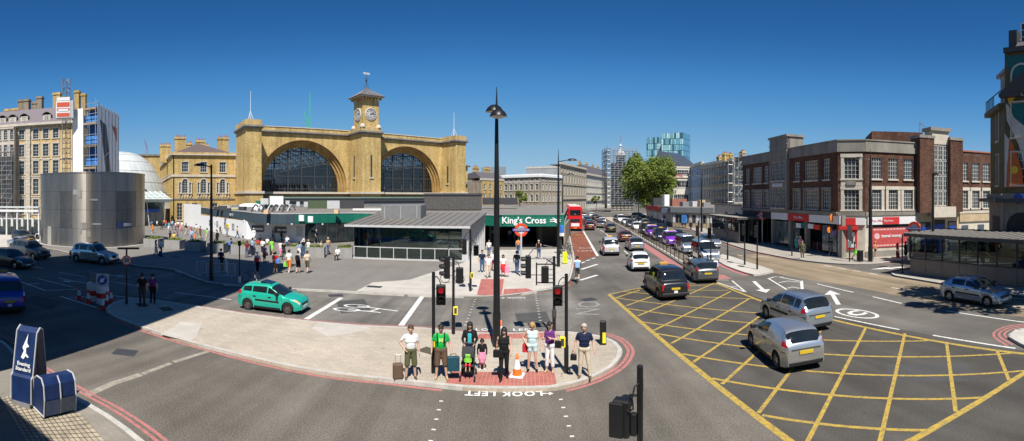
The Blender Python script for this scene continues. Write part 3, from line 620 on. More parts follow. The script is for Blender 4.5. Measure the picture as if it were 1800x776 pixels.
# ------------------------------------------------------------------ King's Cross station front
AZ0 = (238.3-900)/F; FOOT = Vector((sin(AZ0), cos(AZ0)))*97.4; U = Vector((cos(AZ0), -sin(AZ0)))
FS = Fac(FOOT, FOOT+U*100); SC = 50.7
stn = thing('railway_station', 'yellow brick railway station with twin arched windows and central clock tower', 'station', FS.P(SC, 0, 0))
stn.location = (0,0,0)
M_STOCKL = brickmat('pale_stock_brick', (.48,.33,.14), (.58,.42,.20), .15)
M_ARCHB = brickmat('arch_brick', (.36,.215,.07), (.48,.31,.12), .2)
ZC, RO, RG, ZT = 8.1, 10.7, 9.15, 21.5
mb = MB(); N = 40
for sc_ in (SC-13.75, SC+13.75):
    l, r = sc_-11.3, sc_+11.3
    FS_quad = lambda a0,a1,z0,z1: mb.add([FS.P(a0,0,z0),FS.P(a1,0,z0),FS.P(a1,0,z1),FS.P(a0,0,z1)], [(0,1,2,3)])
    FS_quad(l, r, 0, 7.2); FS_quad(l, sc_-RO, 7.2, ZT); FS_quad(sc_+RO, r, 7.2, ZT)
    pts = [(sc_-RO,7.2)]+[(sc_+RO*cos(pi-pi*i/N), ZC+RO*sin(pi*i/N)) for i in range(N+1)]+[(sc_+RO,7.2)]
    for (x0,z0),(x1,z1) in zip(pts[1:-1], pts[2:-1]): mb.add([FS.P(x0,0,z0),FS.P(x1,0,z1),FS.P(x1,0,ZT),FS.P(x0,0,ZT)], [(0,1,2,3)])
    rr = [RO, 10.2, 9.7, RG]
    for k in range(3):
        def curve(r_): return [(sc_-r_,7.2)]+[(sc_+r_*cos(pi-pi*i/N), ZC+r_*sin(pi*i/N)) for i in range(N+1)]+[(sc_+r_,7.2)]
        o0, o1 = -.5*k, -.5*(k+1)
        MB().grid([[FS.P(x,o0,z) for x,z in curve(rr[k])], [FS.P(x,o1,z) for x,z in curve(rr[k])], [FS.P(x,o1,z) for x,z in curve(rr[k+1])]]).build('arch_ring', M_ARCHB, stn)
    MB().grid([[FS.P(x,-1.5,z) for x,z in curve(RG)], [FS.P(x,-2.2,z) for x,z in curve(RG)]]).build('arch_ring', M_ARCHB, stn)
    hood = [[FS.P(sc_+r_*cos(pi*i/N), o_, ZC+r_*sin(pi*i/N)) for i in range(N+1)] for r_, o_ in ((RO,0),(RO,.14),(RO+.32,.14),(RO+.32,0))]
    MB().grid(hood).build('arch_hood', M_STOCKL, stn)
    lun = thing('arched_window', None, None); lun.parent = stn
    M_SHG = glassmat('station_glass', (.8,.85,.9), (.22,.24,.26))
    M_MUL = mat('dark_mullion', (.045,.05,.055), rough=.5)
    ed = [-RG, -6.4, -3.2, 0, 3.2, 6.4, RG]
    for a, b in zip(ed, ed[1:]):
        q = [(a+(b-a)*i/8) for i in range(9)]; tp = [(x, ZC+math.sqrt(max(0, RG*RG-x*x))) for x in q]
        MB().add([FS.P(sc_+a,-1.7,7.2), FS.P(sc_+b,-1.7,7.2)]+[FS.P(sc_+x,-1.7,z) for x, z in tp[::-1]], [tuple(range(11))]).build('pane', M_SHG, lun)
    for x in ed[1:-1]: FS.trim('mullion', lun, sc_+x-.16, sc_+x+.16, -1.75, -1.45, 7.2, ZC+math.sqrt(RG*RG-x*x), M_MUL)
    fine = MB()
    x = -8.96
    while x < RG:
        FS.box(fine, sc_+x-.035, sc_+x+.035, -1.69, -1.6, 7.2, ZC+math.sqrt(max(0, RG*RG-x*x))); x += .64
    for j in range(11):
        z = 7.9+j*.95; hw = RG if z < ZC else math.sqrt(max(.1, RG*RG-(z-ZC)**2)); t = .12 if j % 3 == 0 else .035
        FS.box(fine, sc_-hw, sc_+hw, -1.69, -1.55, z-t, z+t)
    fb = fine.build('glazing_bar', M_MUL, lun); fb['kind'] = 'stuff'
    # train shed behind
    V = 14
    M_VAULT = mat('roof_glazing', (.62,.68,.72), rough=.4)
    b_ = M_VAULT.node_tree.nodes['Principled BSDF']; b_.inputs['Transmission Weight'].default_value = .0
    for k in range(8):
        o0, o1 = -3-5*k, -3-5*k-4.4
        rows = [[FS.P(sc_+10.4*cos(pi*.22+pi*.56*i/V), o_, ZC+10.4*sin(pi*.22+pi*.56*i/V)) for i in range(V+1)] for o_ in (o0, o1)]
        for i in range(0, V, 2):
            MB().grid([rw[i:i+3] for rw in rows]).build('roof_pane', glassmat('shed_glass', (.9,.9,.9), (.80,.84,.86)), lun)
        rib = [FS.P(sc_+10.3*cos(pi*i/24), o0, ZC+10.3*sin(pi*i/24)) for i in range(25)]
        MB().tube(rib, .3, 6).build('roof_rib', M_LGREY, lun)
    for i in range(9):
        a = pi*.2+pi*.6*i/8; MB().cyl(FS.P(sc_+10.2*cos(a),-3,ZC+10.2*sin(a)), FS.P(sc_+10.2*cos(a),-43,ZC+10.2*sin(a)), .16, n=6).build('purlin', M_LGREY, lun)
    for sd in (-1, 1):
        rows = [[FS.P(sc_+sd*10.6, o_, z) for z in (0, ZC)]+[FS.P(sc_+sd*10.5*cos(t*pi*.22), o_, ZC+10.5*sin(t*pi*.22)) for t in (.33,.66,1)] for o_ in (-2.2, -45)]
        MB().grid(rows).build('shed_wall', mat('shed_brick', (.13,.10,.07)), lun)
    FS.trim('shed_end', lun, sc_-10.5, sc_+10.5, -46, -45.5, 0, 15, M_DARK)
mb.build('wall', M_STOCK, stn)
FS.trim('parapet', stn, SC-26, SC+26, -.9, -.01, ZT-1.4, ZT, M_STOCK)
for a0, a1 in ((SC-25,SC-2.6),(SC+2.6,SC+25)):
    FS.trim('cornice', stn, a0, a1, 0, .3, 20.1, 20.35, M_STONEG); FS.trim('cornice', stn, a0, a1, 0, .55, 20.35, 20.65, M_STONEG); FS.trim('coping', stn, a0, a1, -.95, .12, ZT, ZT+.18, M_STONE)
    FS.trim('sill_course', stn, a0, a1, 0, .75, 6.75, 7.2, M_STONE)
    FS.trim('plinth', stn, a0, a1, 0, .35, 0, 6.3, M_STOCK)
def pier(a0, a1, dep, front_o):
    FS.trim('pier', stn, a0, a1, front_o-dep, front_o, 0, 20.1, M_STOCK)
    FS.trim('pier_cornice', stn, a0-.3, a1+.3, front_o-dep-.3, front_o+.3, 20.1, 20.4, M_STONEG); FS.trim('pier_cornice', stn, a0-.55, a1+.55, front_o-dep-.5, front_o+.55, 20.4, 20.75, M_STONEG)
    FS.trim('pier_cap', stn, a0-.1, a1+.1, front_o-dep-.1, front_o+.1, 20.75, 21.9, M_STOCKL)
    FS.trim('pier_base', stn, a0-.5, a1+.5, front_o-dep, front_o+.5, 6.75, 7.25, M_STONE); FS.trim('pier_foot', stn, a0-.25, a1+.25, front_o-dep, front_o+.25, 0, 6.75, M_STOCK)
pier(SC-28.5, SC-25.2, 9.2, 5.9); pier(SC+25.0, SC+28.3, 9.0, 5.9)
# central bay and clock tower
FS.trim('central_bay', stn, SC-2.35, SC+2.55, -1, 6.3, 0, 20.2, M_STOCK)
FS.trim('bay_cornice', stn, SC-2.65, SC+2.85, -1, 6.6, 20.2, 20.5, M_STONEG); FS.trim('bay_cornice', stn, SC-2.9, SC+3.1, -1, 6.85, 20.5, 20.85, M_STONEG)
FS.trim('bay_parapet', stn, SC-2.4, SC+2.6, -1, 6.35, 20.85, 21.7, M_STOCKL); FS.trim('sill_course', stn, SC-2.9, SC+3.1, -1, 6.85, 6.75, 7.2, M_STONE)
for a, z0, z1 in ((SC+.1, 10.5, 15.5),): FS.trim('slit_window', stn, a-.22, a+.22, 6.2, 6.33, z0, z1, M_DARK); FS.trim('slit_sill', stn, a-.5, a+.5, 6.3, 6.5, z0-.3, z0, M_STONE)
FB = Fac(FS.P(SC-2.35,-1,0), FS.P(SC-2.35,6.3,0))
FB.trim('slit_window', stn, 3.4, 3.85, -.05, .03, 10.5, 15.5, M_DARK); FB.trim('slit_sill', stn, 3.15, 4.1, 0, .2, 10.2, 10.5, M_STONE)
FRp = Fac(FS.P(SC+25.0,0,0), FS.P(SC+25.0,5.9,0))
FRp.trim('slit_window', stn, 2.2, 2.75, -.05, .03, 9.6, 14.2, M_DARK); FRp.trim('slit_sill', stn, 2.0, 3.0, 0, .2, 9.3, 9.6, M_STONE)
tw = thing('clock_tower', None, None); tw.parent = stn
T0, T1, TO = SC-2.0, SC+2.2, 6.0
FS.trim('tower_shaft', tw, T0, T1, TO-4.2, TO, 21.7, 28.0, M_STOCK)
for a in (T0-.25, T1-.35): 
    for o in (TO-4.0, TO+.25):
        p = FS.P(a+.3, o-.3, 21.7); MB().lathe([(.62,0),(.62,.3),(.4,.7),(0,.85)], p, 10).build('tower_scroll', M_STONE, tw, smooth=False)
for k in range(7):
    a = T0-.2+(T1-T0+.4)*k/6; FS.trim('bracket', tw, a-.12, a+.12, TO-.02, TO+.75, 28.0, 28.55, M_STOCKL)
    o = TO-4.2+4.2*k/6; FS.trim('bracket', tw, T0-.75, T0+.02, o-.12, o+.12, 28.0, 28.55, M_STOCKL)
FS.trim('eaves', tw, T0-.85, T1+.85, TO-5.05, TO+.85, 28.55, 28.8, M_STONE)
e = 1.15; c_ = FS.P((T0+T1)/2, TO-2.1, 31.3)
base = [FS.P(a, o, 28.8) for a, o in ((T0-e,TO+e),(T1+e,TO+e),(T1+e,TO-4.2-e),(T0-e,TO-4.2-e))]; mid = [tuple(Vector(b).lerp(Vector(c_), .62)+Vector((0,0,-.25))) for b in base]
MB().add(base+mid+[c_], [(0,1,5,4),(1,2,6,5),(2,3,7,6),(3,0,4,7),(4,5,8),(5,6,8),(6,7,8),(7,4,8),(3,2,1,0)]).build('tower_roof', M_SLATE, tw)
for i in range(9):
    for k, (b0, b1) in enumerate(((0,1),(3,0))):
        q = Vector(base[b0]).lerp(Vector(base[b1]), (i+.5)/9); m = Vector(mid[b0]).lerp(Vector(mid[b1]), (i+.5)/9)
        MB().cyl(q+Vector((0,0,.04)), m+Vector((0,0,.06)), .06, n=5).build('roof_roll', M_GREY, tw)
vane = MB().cyl(c_, (c_[0],c_[1],35.0), .07, .03, 6)
for k in range(4):
    a = k*pi/2+.4; vane.cyl((c_[0]+.55*cos(a),c_[1]+.55*sin(a),31.0), (c_[0],c_[1],32.9), .05, n=5); vane.cyl((c_[0],c_[1],33.2), (c_[0]+.8*cos(a),c_[1]+.8*sin(a),33.2), .04, n=5)
vane.lathe([(.0,0),(.28,.28),(0,.56)], (c_[0],c_[1],32.6), 8)
vn = vane.build('weather_vane', M_DARK, tw)
MB().box(-.8,.9,-.03,.03,0,.45).build('vane_arrow', M_LGREY, tw, (c_[0],c_[1],34.2), FS.rz)
def clock(fac, s, z, o, r=1.28):
    ck = thing('clock', None, None); ck.parent = tw; ck.location = fac.P(s, o, z); ck.rotation_euler = (pi/2, 0, fac.rz)
    MB().lathe([(r*1.16,0),(r*1.16,.14),(r*1.0,.2),(r*1.0,.1)], (0,0,0), 28, caps=False).build('clock_rim', M_STONE, ck)
    MB().lathe([(r,.1),(0,.1)], (0,0,.01), 28).build('clock_face', M_WHITE, ck)
    tk = MB()
    for h in range(12):
        a = h*pi/6; tk.M = Matrix.Rotation(a, 4, 'Z'); tk.box(-.05,.05,r*.66,r*.9,.11,.125)
    tk.M = None; tk.lathe([(r*.93,.112),(r*.97,.125),(r*.99,.112)], (0,0,.0), 28, caps=False); tk.lathe([(r*.58,.112),(r*.6,.12),(r*.62,.112)], (0,0,0), 28, caps=False)
    tk.build('clock_numerals', M_BLACK, ck)
    for ang, l, w in ((radians(-68), r*.55, .07), (radians(-85), r*.85, .05)):
        h = MB(); h.M = Matrix.Rotation(ang, 4, 'Z'); h.box(-w,w,-.2,l,.13,.15); h.build('clock_hand', M_BLACK, ck)
clock(FS, SC+.1, 24.75, TO); clock(Fac(FS.P(T0,TO-4.2,0), FS.P(T0,TO,0)), 2.1, 24.75, 0)
# flag poles
for s_, o_ in ((SC-26.8, 3), (SC+26.7, 3)):
    p = FS.P(s_, o_, 21.9); fp = MB().cyl(p, (p[0],p[1],28.3), .06, .04, 6)
    for k in range(4): fp.cyl((p[0]+.9*cos(k*pi/2),p[1]+.9*sin(k*pi/2),p[2]), (p[0],p[1],p[2]+2.2), .035, n=5)
    fp.build('flagpole', M_WHITE, stn)
# west wing of the station
wing = thing('station_wing', 'three storey yellow brick station wing with slate hipped roof and arched windows', 'building')
A = FS.P(7.9,-3.3,0); B = FS.P(22.1,-3.3,0); FW = Fac(A, B); ZW = 15.2
ws = [FW.A.x]; cols = [2.9, 7.0, 11.25]
front(wing, FW, 0, ZW, [(cols, 1.45, 11.5, 13.75, dict(nx=3, ny=3, sur=.12)), (cols, 1.2, 6.9, 10.0, dict(nx=2, ny=6, arch=True, sur=.22)), ([1.7,5.0], 1.2, 1.0, 4.7, dict(nx=2, ny=5)), ([9.5], 1.2, 1.0, 4.7, dict(nx=2, ny=5))], M_STOCK)
for c in cols:
    for sd in (-1, 1):
        window(wing, FW, c+sd*1.12, .42, 6.9, 9.2, nx=1, ny=3, o=.16, sur=.16, name='side_light'); 
    FW.trim('window_hood', wing, c-1.75, c+1.75, 0, .3, 9.5, 9.75, M_STONE) if False else None
    for k in range(5): FW.trim('baluster', wing, c-1.3+k*.62, c-1.1+k*.62, 0, .2, 5.95, 6.65, M_STONE)
FWs = Fac(FS.P(7.9,-48,0), A)
front(wing, FWs, 0, ZW, [(spread(11, 2, 43), 1.2, 11.5, 13.75, dict(nx=2, ny=3)), (spread(11, 2, 43), 1.2, 6.9, 9.6, dict(nx=2, ny=4))], M_STOCK)
for f_ in (FW, FWs):
    f_.trim('string_course', wing, -.05, f_.L, 0, .18, 10.45, 10.95, M_STONE); f_.trim('string_course', wing, -.05, f_.L, 0, .15, 5.5, 5.75, M_STONEG)
    f_.trim('cornice', wing, -.4 if f_ is FW else 0, f_.L+(0 if f_ is FW else .4), -.3, .45, ZW, ZW+.25, M_STONE); f_.trim('parapet', wing, 0, f_.L, -.3, .1, ZW+.25, ZW+.65, M_STOCKL)
FW.trim('downpipe', wing, .25, .4, 0, .15, 0, ZW, M_BLACK)
ap = FS.P(14.5, -10, 18.6); bs = [FS.P(a,o,ZW+.4) for a,o in ((8.2,-3.7),(22.1,-3.7),(22.1,-17),(8.2,-17))]
MB().add(bs+[ap], [(0,1,4),(1,2,4),(2,3,4),(3,0,4)]).build('roof', mat('brown_slate', (.12,.09,.085), var=.3, scale=6, stretch=(1,1,5)), wing)
for s_, o_, w_, z_ in ((7.3,-16,2.6,18.9),(10.6,-12,2.6,20.3),(13.2,-16,1.4,19.4),(15.6,-13,2.2,19.7),(17.3,-15,1.2,18.9),(20.4,-9,2.5,20.0)):
    chimney(wing, FS, s_, o_, w_, 1.2, 14.5, z_, M_STOCK, 4 if w_ > 2 else 2)
FS.trim('rear_range', wing, -9, 7.9, -60, -48.2, 0, 19, M_STOCK); FS.trim('rear_cornice', wing, -9.3, 8.2, -60, -47.9, 19, 19.5, M_STONEG)
# building past the right end of the station
pav_ = thing('corner_pavilion', 'small yellow brick pavilion with slate roof right of the station front', 'building')
FP = Fac(FS.P(SC+28.3,-2,0), FS.P(SC+35.8,-2,0))
front(pav_, FP, 0, 14.6, [([1.9,5.2], 1.5, 11.2, 13.6, dict(nx=2, ny=2, sur=.15)), ([3.4], 3.6, 1.5, 5.8, dict(nx=3, ny=3, arch=True, fr=M_STOCKL))], M_STOCK)
FP.trim('string_course', pav_, 0, FP.L+.3, 0, .5, 9.6, 10.3, M_STONEG); FP.trim('eaves', pav_, -.3, FP.L+.6, -.5, .6, 14.6, 14.9, M_SLATE)
FPs = Fac(FP.P(FP.L,0,0), FP.P(FP.L,-14,0)); wall(pav_, FPs, 0, 14.6, [], M_STOCK)
MB().add([FP.P(-.5,.6,14.9),FP.P(FP.L+.6,.6,14.9),FP.P(FP.L+.6,-14,14.9),FP.P(-.5,-14,14.9),FP.P(2,-7,17),FP.P(5.5,-7,17)], [(0,1,5,4),(1,2,5),(2,3,4,5),(3,0,4)]).build('roof', M_SLATE, pav_)
# ------------------------------------------------------------------ left side: hotel, wrapped scaffold, hoist, drum, dome, canopies
hot = thing('hotel', 'cream brick hotel with slate mansard roof, dormers and tall chimneys on the left', 'building')
FH = Fac(PD(-40,104), PD(127,95)); ZH = 21.2
def hs_(px):                                     # photo column -> distance along a facade
    return col_on(FH, px)
def col_on(f, px):
    t = (px-900)/F; q = isect(tuple(f.A), tuple(f.A+f.d), (0,0), (sin(t), cos(t))); return (Vector(q)-f.A).dot(f.d)
c1 = [hs_(x) for x in (38,63,80.5,98)]
lv = [(18.3,20.4),(14.6,17.2),(10.9,13.7),(6.6,9.9),(2.4,5.6)]
front(hot, FH, 0, ZH, [(c1, 1.25, a, b, dict(nx=2, ny=4, sur=.22, sill=True)) for a, b in lv]+[([hs_(x) for x in (-25,-10)], 1.25, a, b, dict(nx=2, ny=4, sur=.22)) for a, b in lv], M_HOTEL)
a0, a1 = hs_(-4), hs_(29)
FHb = Fac(FH.P(a0,1.2,0), FH.P(a1,1.2,0))
front(hot, FHb, 0, 20.6, [([1.0,2.2+.3,4.0], .8, a, b, dict(nx=2, ny=4, sur=.15)) for a, b in lv], M_STONE, name='bay_wall')
wall(hot, Fac(FHb.P(FHb.L,0,0), FHb.P(FHb.L,-1.2,0)), 0, 20.6, [], M_STONE, name='bay_side'); FHb.trim('bay_roof', hot, 0, FHb.L, -1.2, .2, 20.6, 20.9, M_STONE)
for k in range(28): FH.trim('quoin', hot, hs_(46)-(.05 if k%2 else 0), hs_(53.5)+(.05 if k%2 else 0), 0, .3, k*.75+.02, k*.75+.73, M_STONE)
for z in (13.95, 10.3, 6.0): FH.trim('string_course', hot, 0, FH.L, 0, .12, z, z+.22, M_STONE)
for k in range(int(FH.L/.45)): FH.trim('dentil', hot, k*.45, k*.45+.22, 0, .5, ZH-.35, ZH-.05, M_STONE)
FH.trim('cornice', hot, 0, FH.L+.3, 0, .75, ZH-.05, ZH+.45, M_STONE)
M_MANS = mat('mansard_slate', (.16,.135,.15), var=.3, scale=4, stretch=(1,1,6))
MB().add([FH.P(0,.2,ZH+.4),FH.P(FH.L,.2,ZH+.4),FH.P(FH.L-1,-2.8,ZH+4.0),FH.P(0,-2.8,ZH+4.0),FH.P(FH.L,-12,ZH+.4),FH.P(FH.L-1,-12,ZH+4.2),FH.P(0,-12,ZH+4.2)], [(0,1,2,3),(1,4,5,2),(3,2,5,6)]).build('roof', M_MANS, hot)
wall(hot, Fac(FH.P(FH.L,0,0), FH.P(FH.L,-12,0)), 0, ZH+.4, [], M_HOTEL)
for px in (3,21,41,81):
    s = hs_(px); FH.trim('dormer_cheek', hot, s-.85, s+.85, -2.2, -.35, ZH+.5, ZH+2.1, M_STONE); window(hot, FH, s, 1.1, ZH+.75, ZH+2.05, nx=2, ny=3, o=-.2, fr=M_FRAME, sill=False)
    pts = [(-1.0,2.1),(-.6,2.55),(0,2.75),(.6,2.55),(1.0,2.1)]
    MB().grid([[FH.P(s+x,-.15,ZH+z) for x,z in pts],[FH.P(s+x,-2.6,ZH+z) for x,z in pts]]).build('dormer_roof', M_GREY, hot)
for px, w, y in ((8,3.6,183),(29,2.6,168),(49,1.2,174),(57.5,1.3,165),(89,1.6,161),(104,1.9,169),(125.5,1.1,160),(137.5,.9,166)):
    chimney(hot, FH, hs_(px), -3.5, w, 1.3, ZH+2, ZZ(y, 99), M_GREYBRK if px in (29,49,57.5,104) else M_STOCK, 0)
# scaffold on the hotel's left corner
sc1 = thing('scaffold', 'steel tube scaffold against the left end of the cream hotel', 'scaffold')
FHs = Fac(FH.P(hs_(-12),1.4,0), FH.P(hs_(30),1.4,0)); scaffold(sc1, FHs, 0, FHs.L, 0, 15.5, 1.2, 1.9)
# wrapped tower
wr = thing('wrapped_scaffold', 'tall scaffold wrapped in white sheeting with open blue netted strip and grey banner', 'scaffold')
F1 = Fac(PD(128,88), PD(172,84)); F2 = Fac(PD(172,84), PD(208,94.5)); ZR = 22.6
M_SHEET = mat('white_sheeting', (.80,.80,.79), rough=.5, var=.06, bump=.9, bscale=1.6); M_NET = mat('blue_netting', (.02,.10,.33), rough=.7, var=.4, scale=2); M_BANN = mat('banner_grey', (.82,.83,.85), rough=.6, var=.04); M_GRAPH = mat('banner_graphic', (.05,.065,.08), rough=.6, var=.3)
s1 = col_on(F1,147); s2 = col_on(F1,168.5)
F1.trim('sheeting', wr, 0, s1, -.15, 0, 0, ZR, M_SHEET); F1.trim('sheeting', wr, s1, F1.L, -.12, .03, 0, 7.4, M_SHEET)
F1.trim('netting', wr, s1, s2, -1.4, -1.3, 7, ZR+.3, M_NET); F1.trim('netting', wr, s2+.25, F1.L, -.3, -.2, 7, ZR, M_BANN)
for z in (11.4, 15.5, 19.6, 22.3): F1.trim('deck_board', wr, s1, s2, -1.3, .08, z-.18, z+.18, M_BOARD)
for z in (8.6, 12.6, 16.7, 20.4): F1.trim('toe_net', wr, s1+.1, s2-.1, -.6, -.5, z-.8, z+.6, mat('bright_netting', (.06,.2,.5), var=.5))
segs = [(F1.P(s1,.1,7),F1.P(s1,.1,ZR+1.5)),(F1.P(s2,.1,0),F1.P(s2,.1,ZR+1.5)),(F1.P(s2+.5,.1,0),F1.P(s2+.5,.1,ZR+1)),(F1.P((s1+s2)/2,.1,7),F1.P((s1+s2)/2,.1,ZR+1))]
for j in range(9): segs.append((F1.P(s1,.12,8+j*1.9), F1.P(s2+.6,.12,8+j*1.9)))
for k in range(7): segs.append((F2.P(k*F2.L/6,.08,0), F2.P(k*F2.L/6,.08,ZR+.6)))
pole_mesh(segs, .06).build('scaffold_poles', M_STEEL, wr)['kind'] = 'stuff'
F2.trim('banner', wr, 0, F2.L, -.1, .02, 0, ZR-.3, M_BANN); F2.trim('sheeting', wr, 0, F2.L, -.12, -.02, ZR-.3, ZR+.3, M_SHEET)
def onF2(pts, o): return [F2.P(a*F2.L, o, z) for a, z in pts]
for pts in ([(.08,20.3),(.38,19.6),(.5,14.8),(.28,13.6)],[(.28,13.4),(.5,14.6),(.62,9.8),(.72,5.8),(.62,6.0),(.5,9.6),(.42,8.5),(.36,11)],[(.62,20.2),(.9,19.9),(.92,17.0),(.8,18.4)]):
    MB().add(onF2(pts,.05), [tuple(range(len(pts)))[::-1]]).build('banner_graphic', M_GRAPH if pts[0][0] < .5 else mat('banner_red', (.38,.12,.10), var=.4, scale=2), wr)
wall(wr, Fac(F2.P(F2.L,0,0), F2.P(F2.L,-5,0)), 0, ZR, [], M_SHEET, name='sheeting')
# builders' hoist
ho = thing('builders_hoist', 'lattice hoist mast with red and white sign beside wrapped scaffold', 'hoist')
c = PD(116.5, 90); h = MB(); hw = .55
for dx in (-hw,hw):
    for dy in (-hw,hw): h.cyl((c[0]+dx,c[1]+dy,0),(c[0]+dx,c[1]+dy,29),.07,n=5)
for j in range(30):
    z = j*.97
    for (x0,y0),(x1,y1) in (((-hw,-hw),(hw,-hw)),((hw,-hw),(hw,hw)),((hw,hw),(-hw,hw)),((-hw,hw),(-hw,-hw))):
        h.cyl((c[0]+x0,c[1]+y0,z),(c[0]+x1,c[1]+y1,z+(.97 if j%2 else 0)),.045,n=4); h.cyl((c[0]+x0,c[1]+y0,z),(c[0]+x1,c[1]+y1,z),.045,n=4)
h.build('lattice_mast', M_GREY, ho)['kind'] = 'stuff'
Fq = Fac(PD(99,87), PD(124,86.4)); M_SIGNR = mat('sign_red', (.62,.10,.05), var=.1)
Fq.trim('sign_board', ho, 0, Fq.L, 0, .1, 20.9, 24.0, M_WHITE); Fq.trim('sign_box', ho, -.1, Fq.L+.5, -1.3, 0, 20.8, 24.05, M_LGREY)
for z0, z1 in ((21.05,21.75),(22.9,23.75)): Fq.trim('sign_band', ho, .15, Fq.L-.15, .1, .13, z0, z1, M_SIGNR)
Fq.trim('sign_band', ho, .15, Fq.L-.15, .1, .13, 22.15, 22.65, M_SIGNR); Fq.trim('sign_panel', ho, .4, Fq.L-.4, .13, .15, 22.05, 22.5, M_WHITE); Fq.trim('sign_header', ho, .1, Fq.L-.1, -.05, .08, 24.1, 24.7, M_WHITE)
# stainless drum
dr = thing('ventilation_drum', 'curved stainless steel ventilation drum clad in perforated panels beside the road', 'vent building')
M_SS = mat('brushed_stainless', (.30,.28,.25), rough=.34, metal=.9, var=.18, scale=1.4, stretch=(1,1,.12)); M_SSD = mat('perforated_steel', (.20,.188,.17), rough=.42, metal=.9, var=.15, scale=2); 
for m_ in (M_SS, M_SSD):
    nt = m_.node_tree; b_ = nt.nodes['Principled BSDF']; b_.inputs['Anisotropic'].default_value = .9; cx = nt.nodes.new('ShaderNodeCombineXYZ'); cx.inputs[2].default_value = 1; nt.links.new(cx.outputs[0], b_.inputs['Tangent']); b_.inputs['Anisotropic Rotation'].default_value = .0
M_SSL = mat('pale_steel', (.62,.59,.52), rough=.35, metal=.7, var=.1)
dc = Vector(PD(163.5, 61.3)); Rd = 6.95; ZD = 8.95
def drum_r(a):                                    # rounded plan: a circle with two flattened flanks
    return Rd*(1-.045*(1-cos(4*(a-atan2(-dc.y,-dc.x)-.25)))/2)
def drum_pt(a, z, o=0): r = drum_r(a)+o; return (dc.x+r*cos(a), dc.y+r*sin(a), z)
NA = 24; aB = atan2(-dc.y, -dc.x)
for k in range(NA):
    a0, a1 = 2*pi*k/NA, 2*pi*(k+1)/NA
    for j, (z0, z1) in enumerate(((.15,2.3),(2.3,4.5),(4.5,6.7),(6.7,ZD))):
        ac = (a0+a1)/2; d_ = (ac-aB+pi)%(2*pi)-pi
        m_ = M_SSD if (-.75 < d_ < -.25 or .5 < d_ < 1.0) and j in (1,2) else M_SS
        rows = [[drum_pt(a0+(a1-a0)*i/4+(.0016 if i == 0 else -.0016 if i == 4 else 0), z) for i in range(5)] for z in (z0+.012, z1-.012)]
        MB().grid(rows).build('cladding_panel', m_, dr).data.polygons.foreach_set('use_smooth', [True]*4)
MB().grid([[drum_pt(2*pi*i/72, z, -.05) for i in range(72)] for z in (.1, ZD-.05)], True).build('core', M_DARK, dr)
MB().add([drum_pt(2*pi*i/72, ZD-.3, -.06) for i in range(72)], [tuple(range(72))]).build('roof', M_GREY, dr)
MB().grid([[drum_pt(2*pi*i/72, z, o) for i in range(72)] for z, o in ((ZD-.06,-.02),(ZD+.06,-.02),(ZD+.06,.05),(ZD-.06,.05))], True).build('rim', M_SS, dr)
MB().grid([[drum_pt(2*pi*i/72, z, o) for i in range(72)] for z, o in ((.12,.02),(.12,.5),(.0,.5))], True).build('base_kerb', M_KERB, dr)
def drum_patch(name, d0, d1, z0, z1, m_, o=.03): MB().grid([[drum_pt(aB+d0+(d1-d0)*i/4, z, o) for i in range(5)] for z in (z0, z1)]).build(name, m_, dr)
for d0, d1, z0, z1 in ((-.36,-.2,6.3,6.9),(-.27,-.2,5.95,6.3),(-.06,.08,5.6,5.8),(-.24,-.1,2.2,3.0),(-.24,-.2,1.7,2.2),(-.02,.14,2.75,2.95),(-.1,-.04,1.3,2.0)): drum_patch('pale_plate', d0, d1, z0, z1, M_SSL)
drum_patch('door', -.97, -.86, .15, 2.4, M_SSL, .02)
drum_patch('banner', .42, .78, 2.35, 3.0, mat('dark_blue_banner', (.03,.05,.16), var=.4, scale=4), .05); drum_patch('banner_panel', .56, .77, 2.5, 2.9, M_LGREY, .06)
# western concourse dome
do = thing('glass_dome', 'white lattice glass dome of the concourse behind the steel drum', 'dome')
oc = PD(205,112); prof = [(13.4,3.4),(12.6,5.2),(11.9,7.2),(11.0,9.4),(9.6,12.0),(7.9,14.2),(5.8,15.8),(3.4,16.6),(0.01,17.0)]
pr = smooth_line(prof, 3); M_DOMEG = mat('dome_glazing', (.56,.59,.58), rough=.35, var=.12, scale=.6)
NS = 48
for k in range(NS):
    rows = [[(oc[0]+r*cos(2*pi*(k+i)/NS), oc[1]+r*sin(2*pi*(k+i)/NS), z) for i in (0,1)] for r, z in pr]
    MB().grid([rw[::-1] for rw in rows]).build('dome_panel', M_DOMEG, do)
lat = MB()
for k in range(NS):
    lat.tube([(oc[0]+(r+.04)*cos(2*pi*k/NS), oc[1]+(r+.04)*sin(2*pi*k/NS), z+.03) for r, z in pr], .03, 4)
for r, z in pr[::3]: lat.tube([(oc[0]+(r+.04)*cos(2*pi*k/NS), oc[1]+(r+.04)*sin(2*pi*k/NS), z+.03) for k in range(NS+1)], .03, 4)
lat.build('lattice', mat('lattice_grey', (.47,.50,.50), rough=.5), do)['kind'] = 'stuff'
en = thing('entrance_canopy', 'pale glass canopy over the dark concourse entrance right of the drum', 'canopy')
FE = Fac(PD(250,92), PD(304,94)); M_PGL = glassmat('pale_glass', (.9,.95,.95), (.72,.80,.79))
MB().grid([[FE.P(a,o,z) for a in (0,1.5,3,4.5,6.2)] for o, z in ((.5,5.6),(0,5.0),(-2,5.9),(-4,6.6),(-7,7.2))]).build('glass_roof', mat('canopy_glass', (.42,.50,.47), rough=.25, var=.2), en)
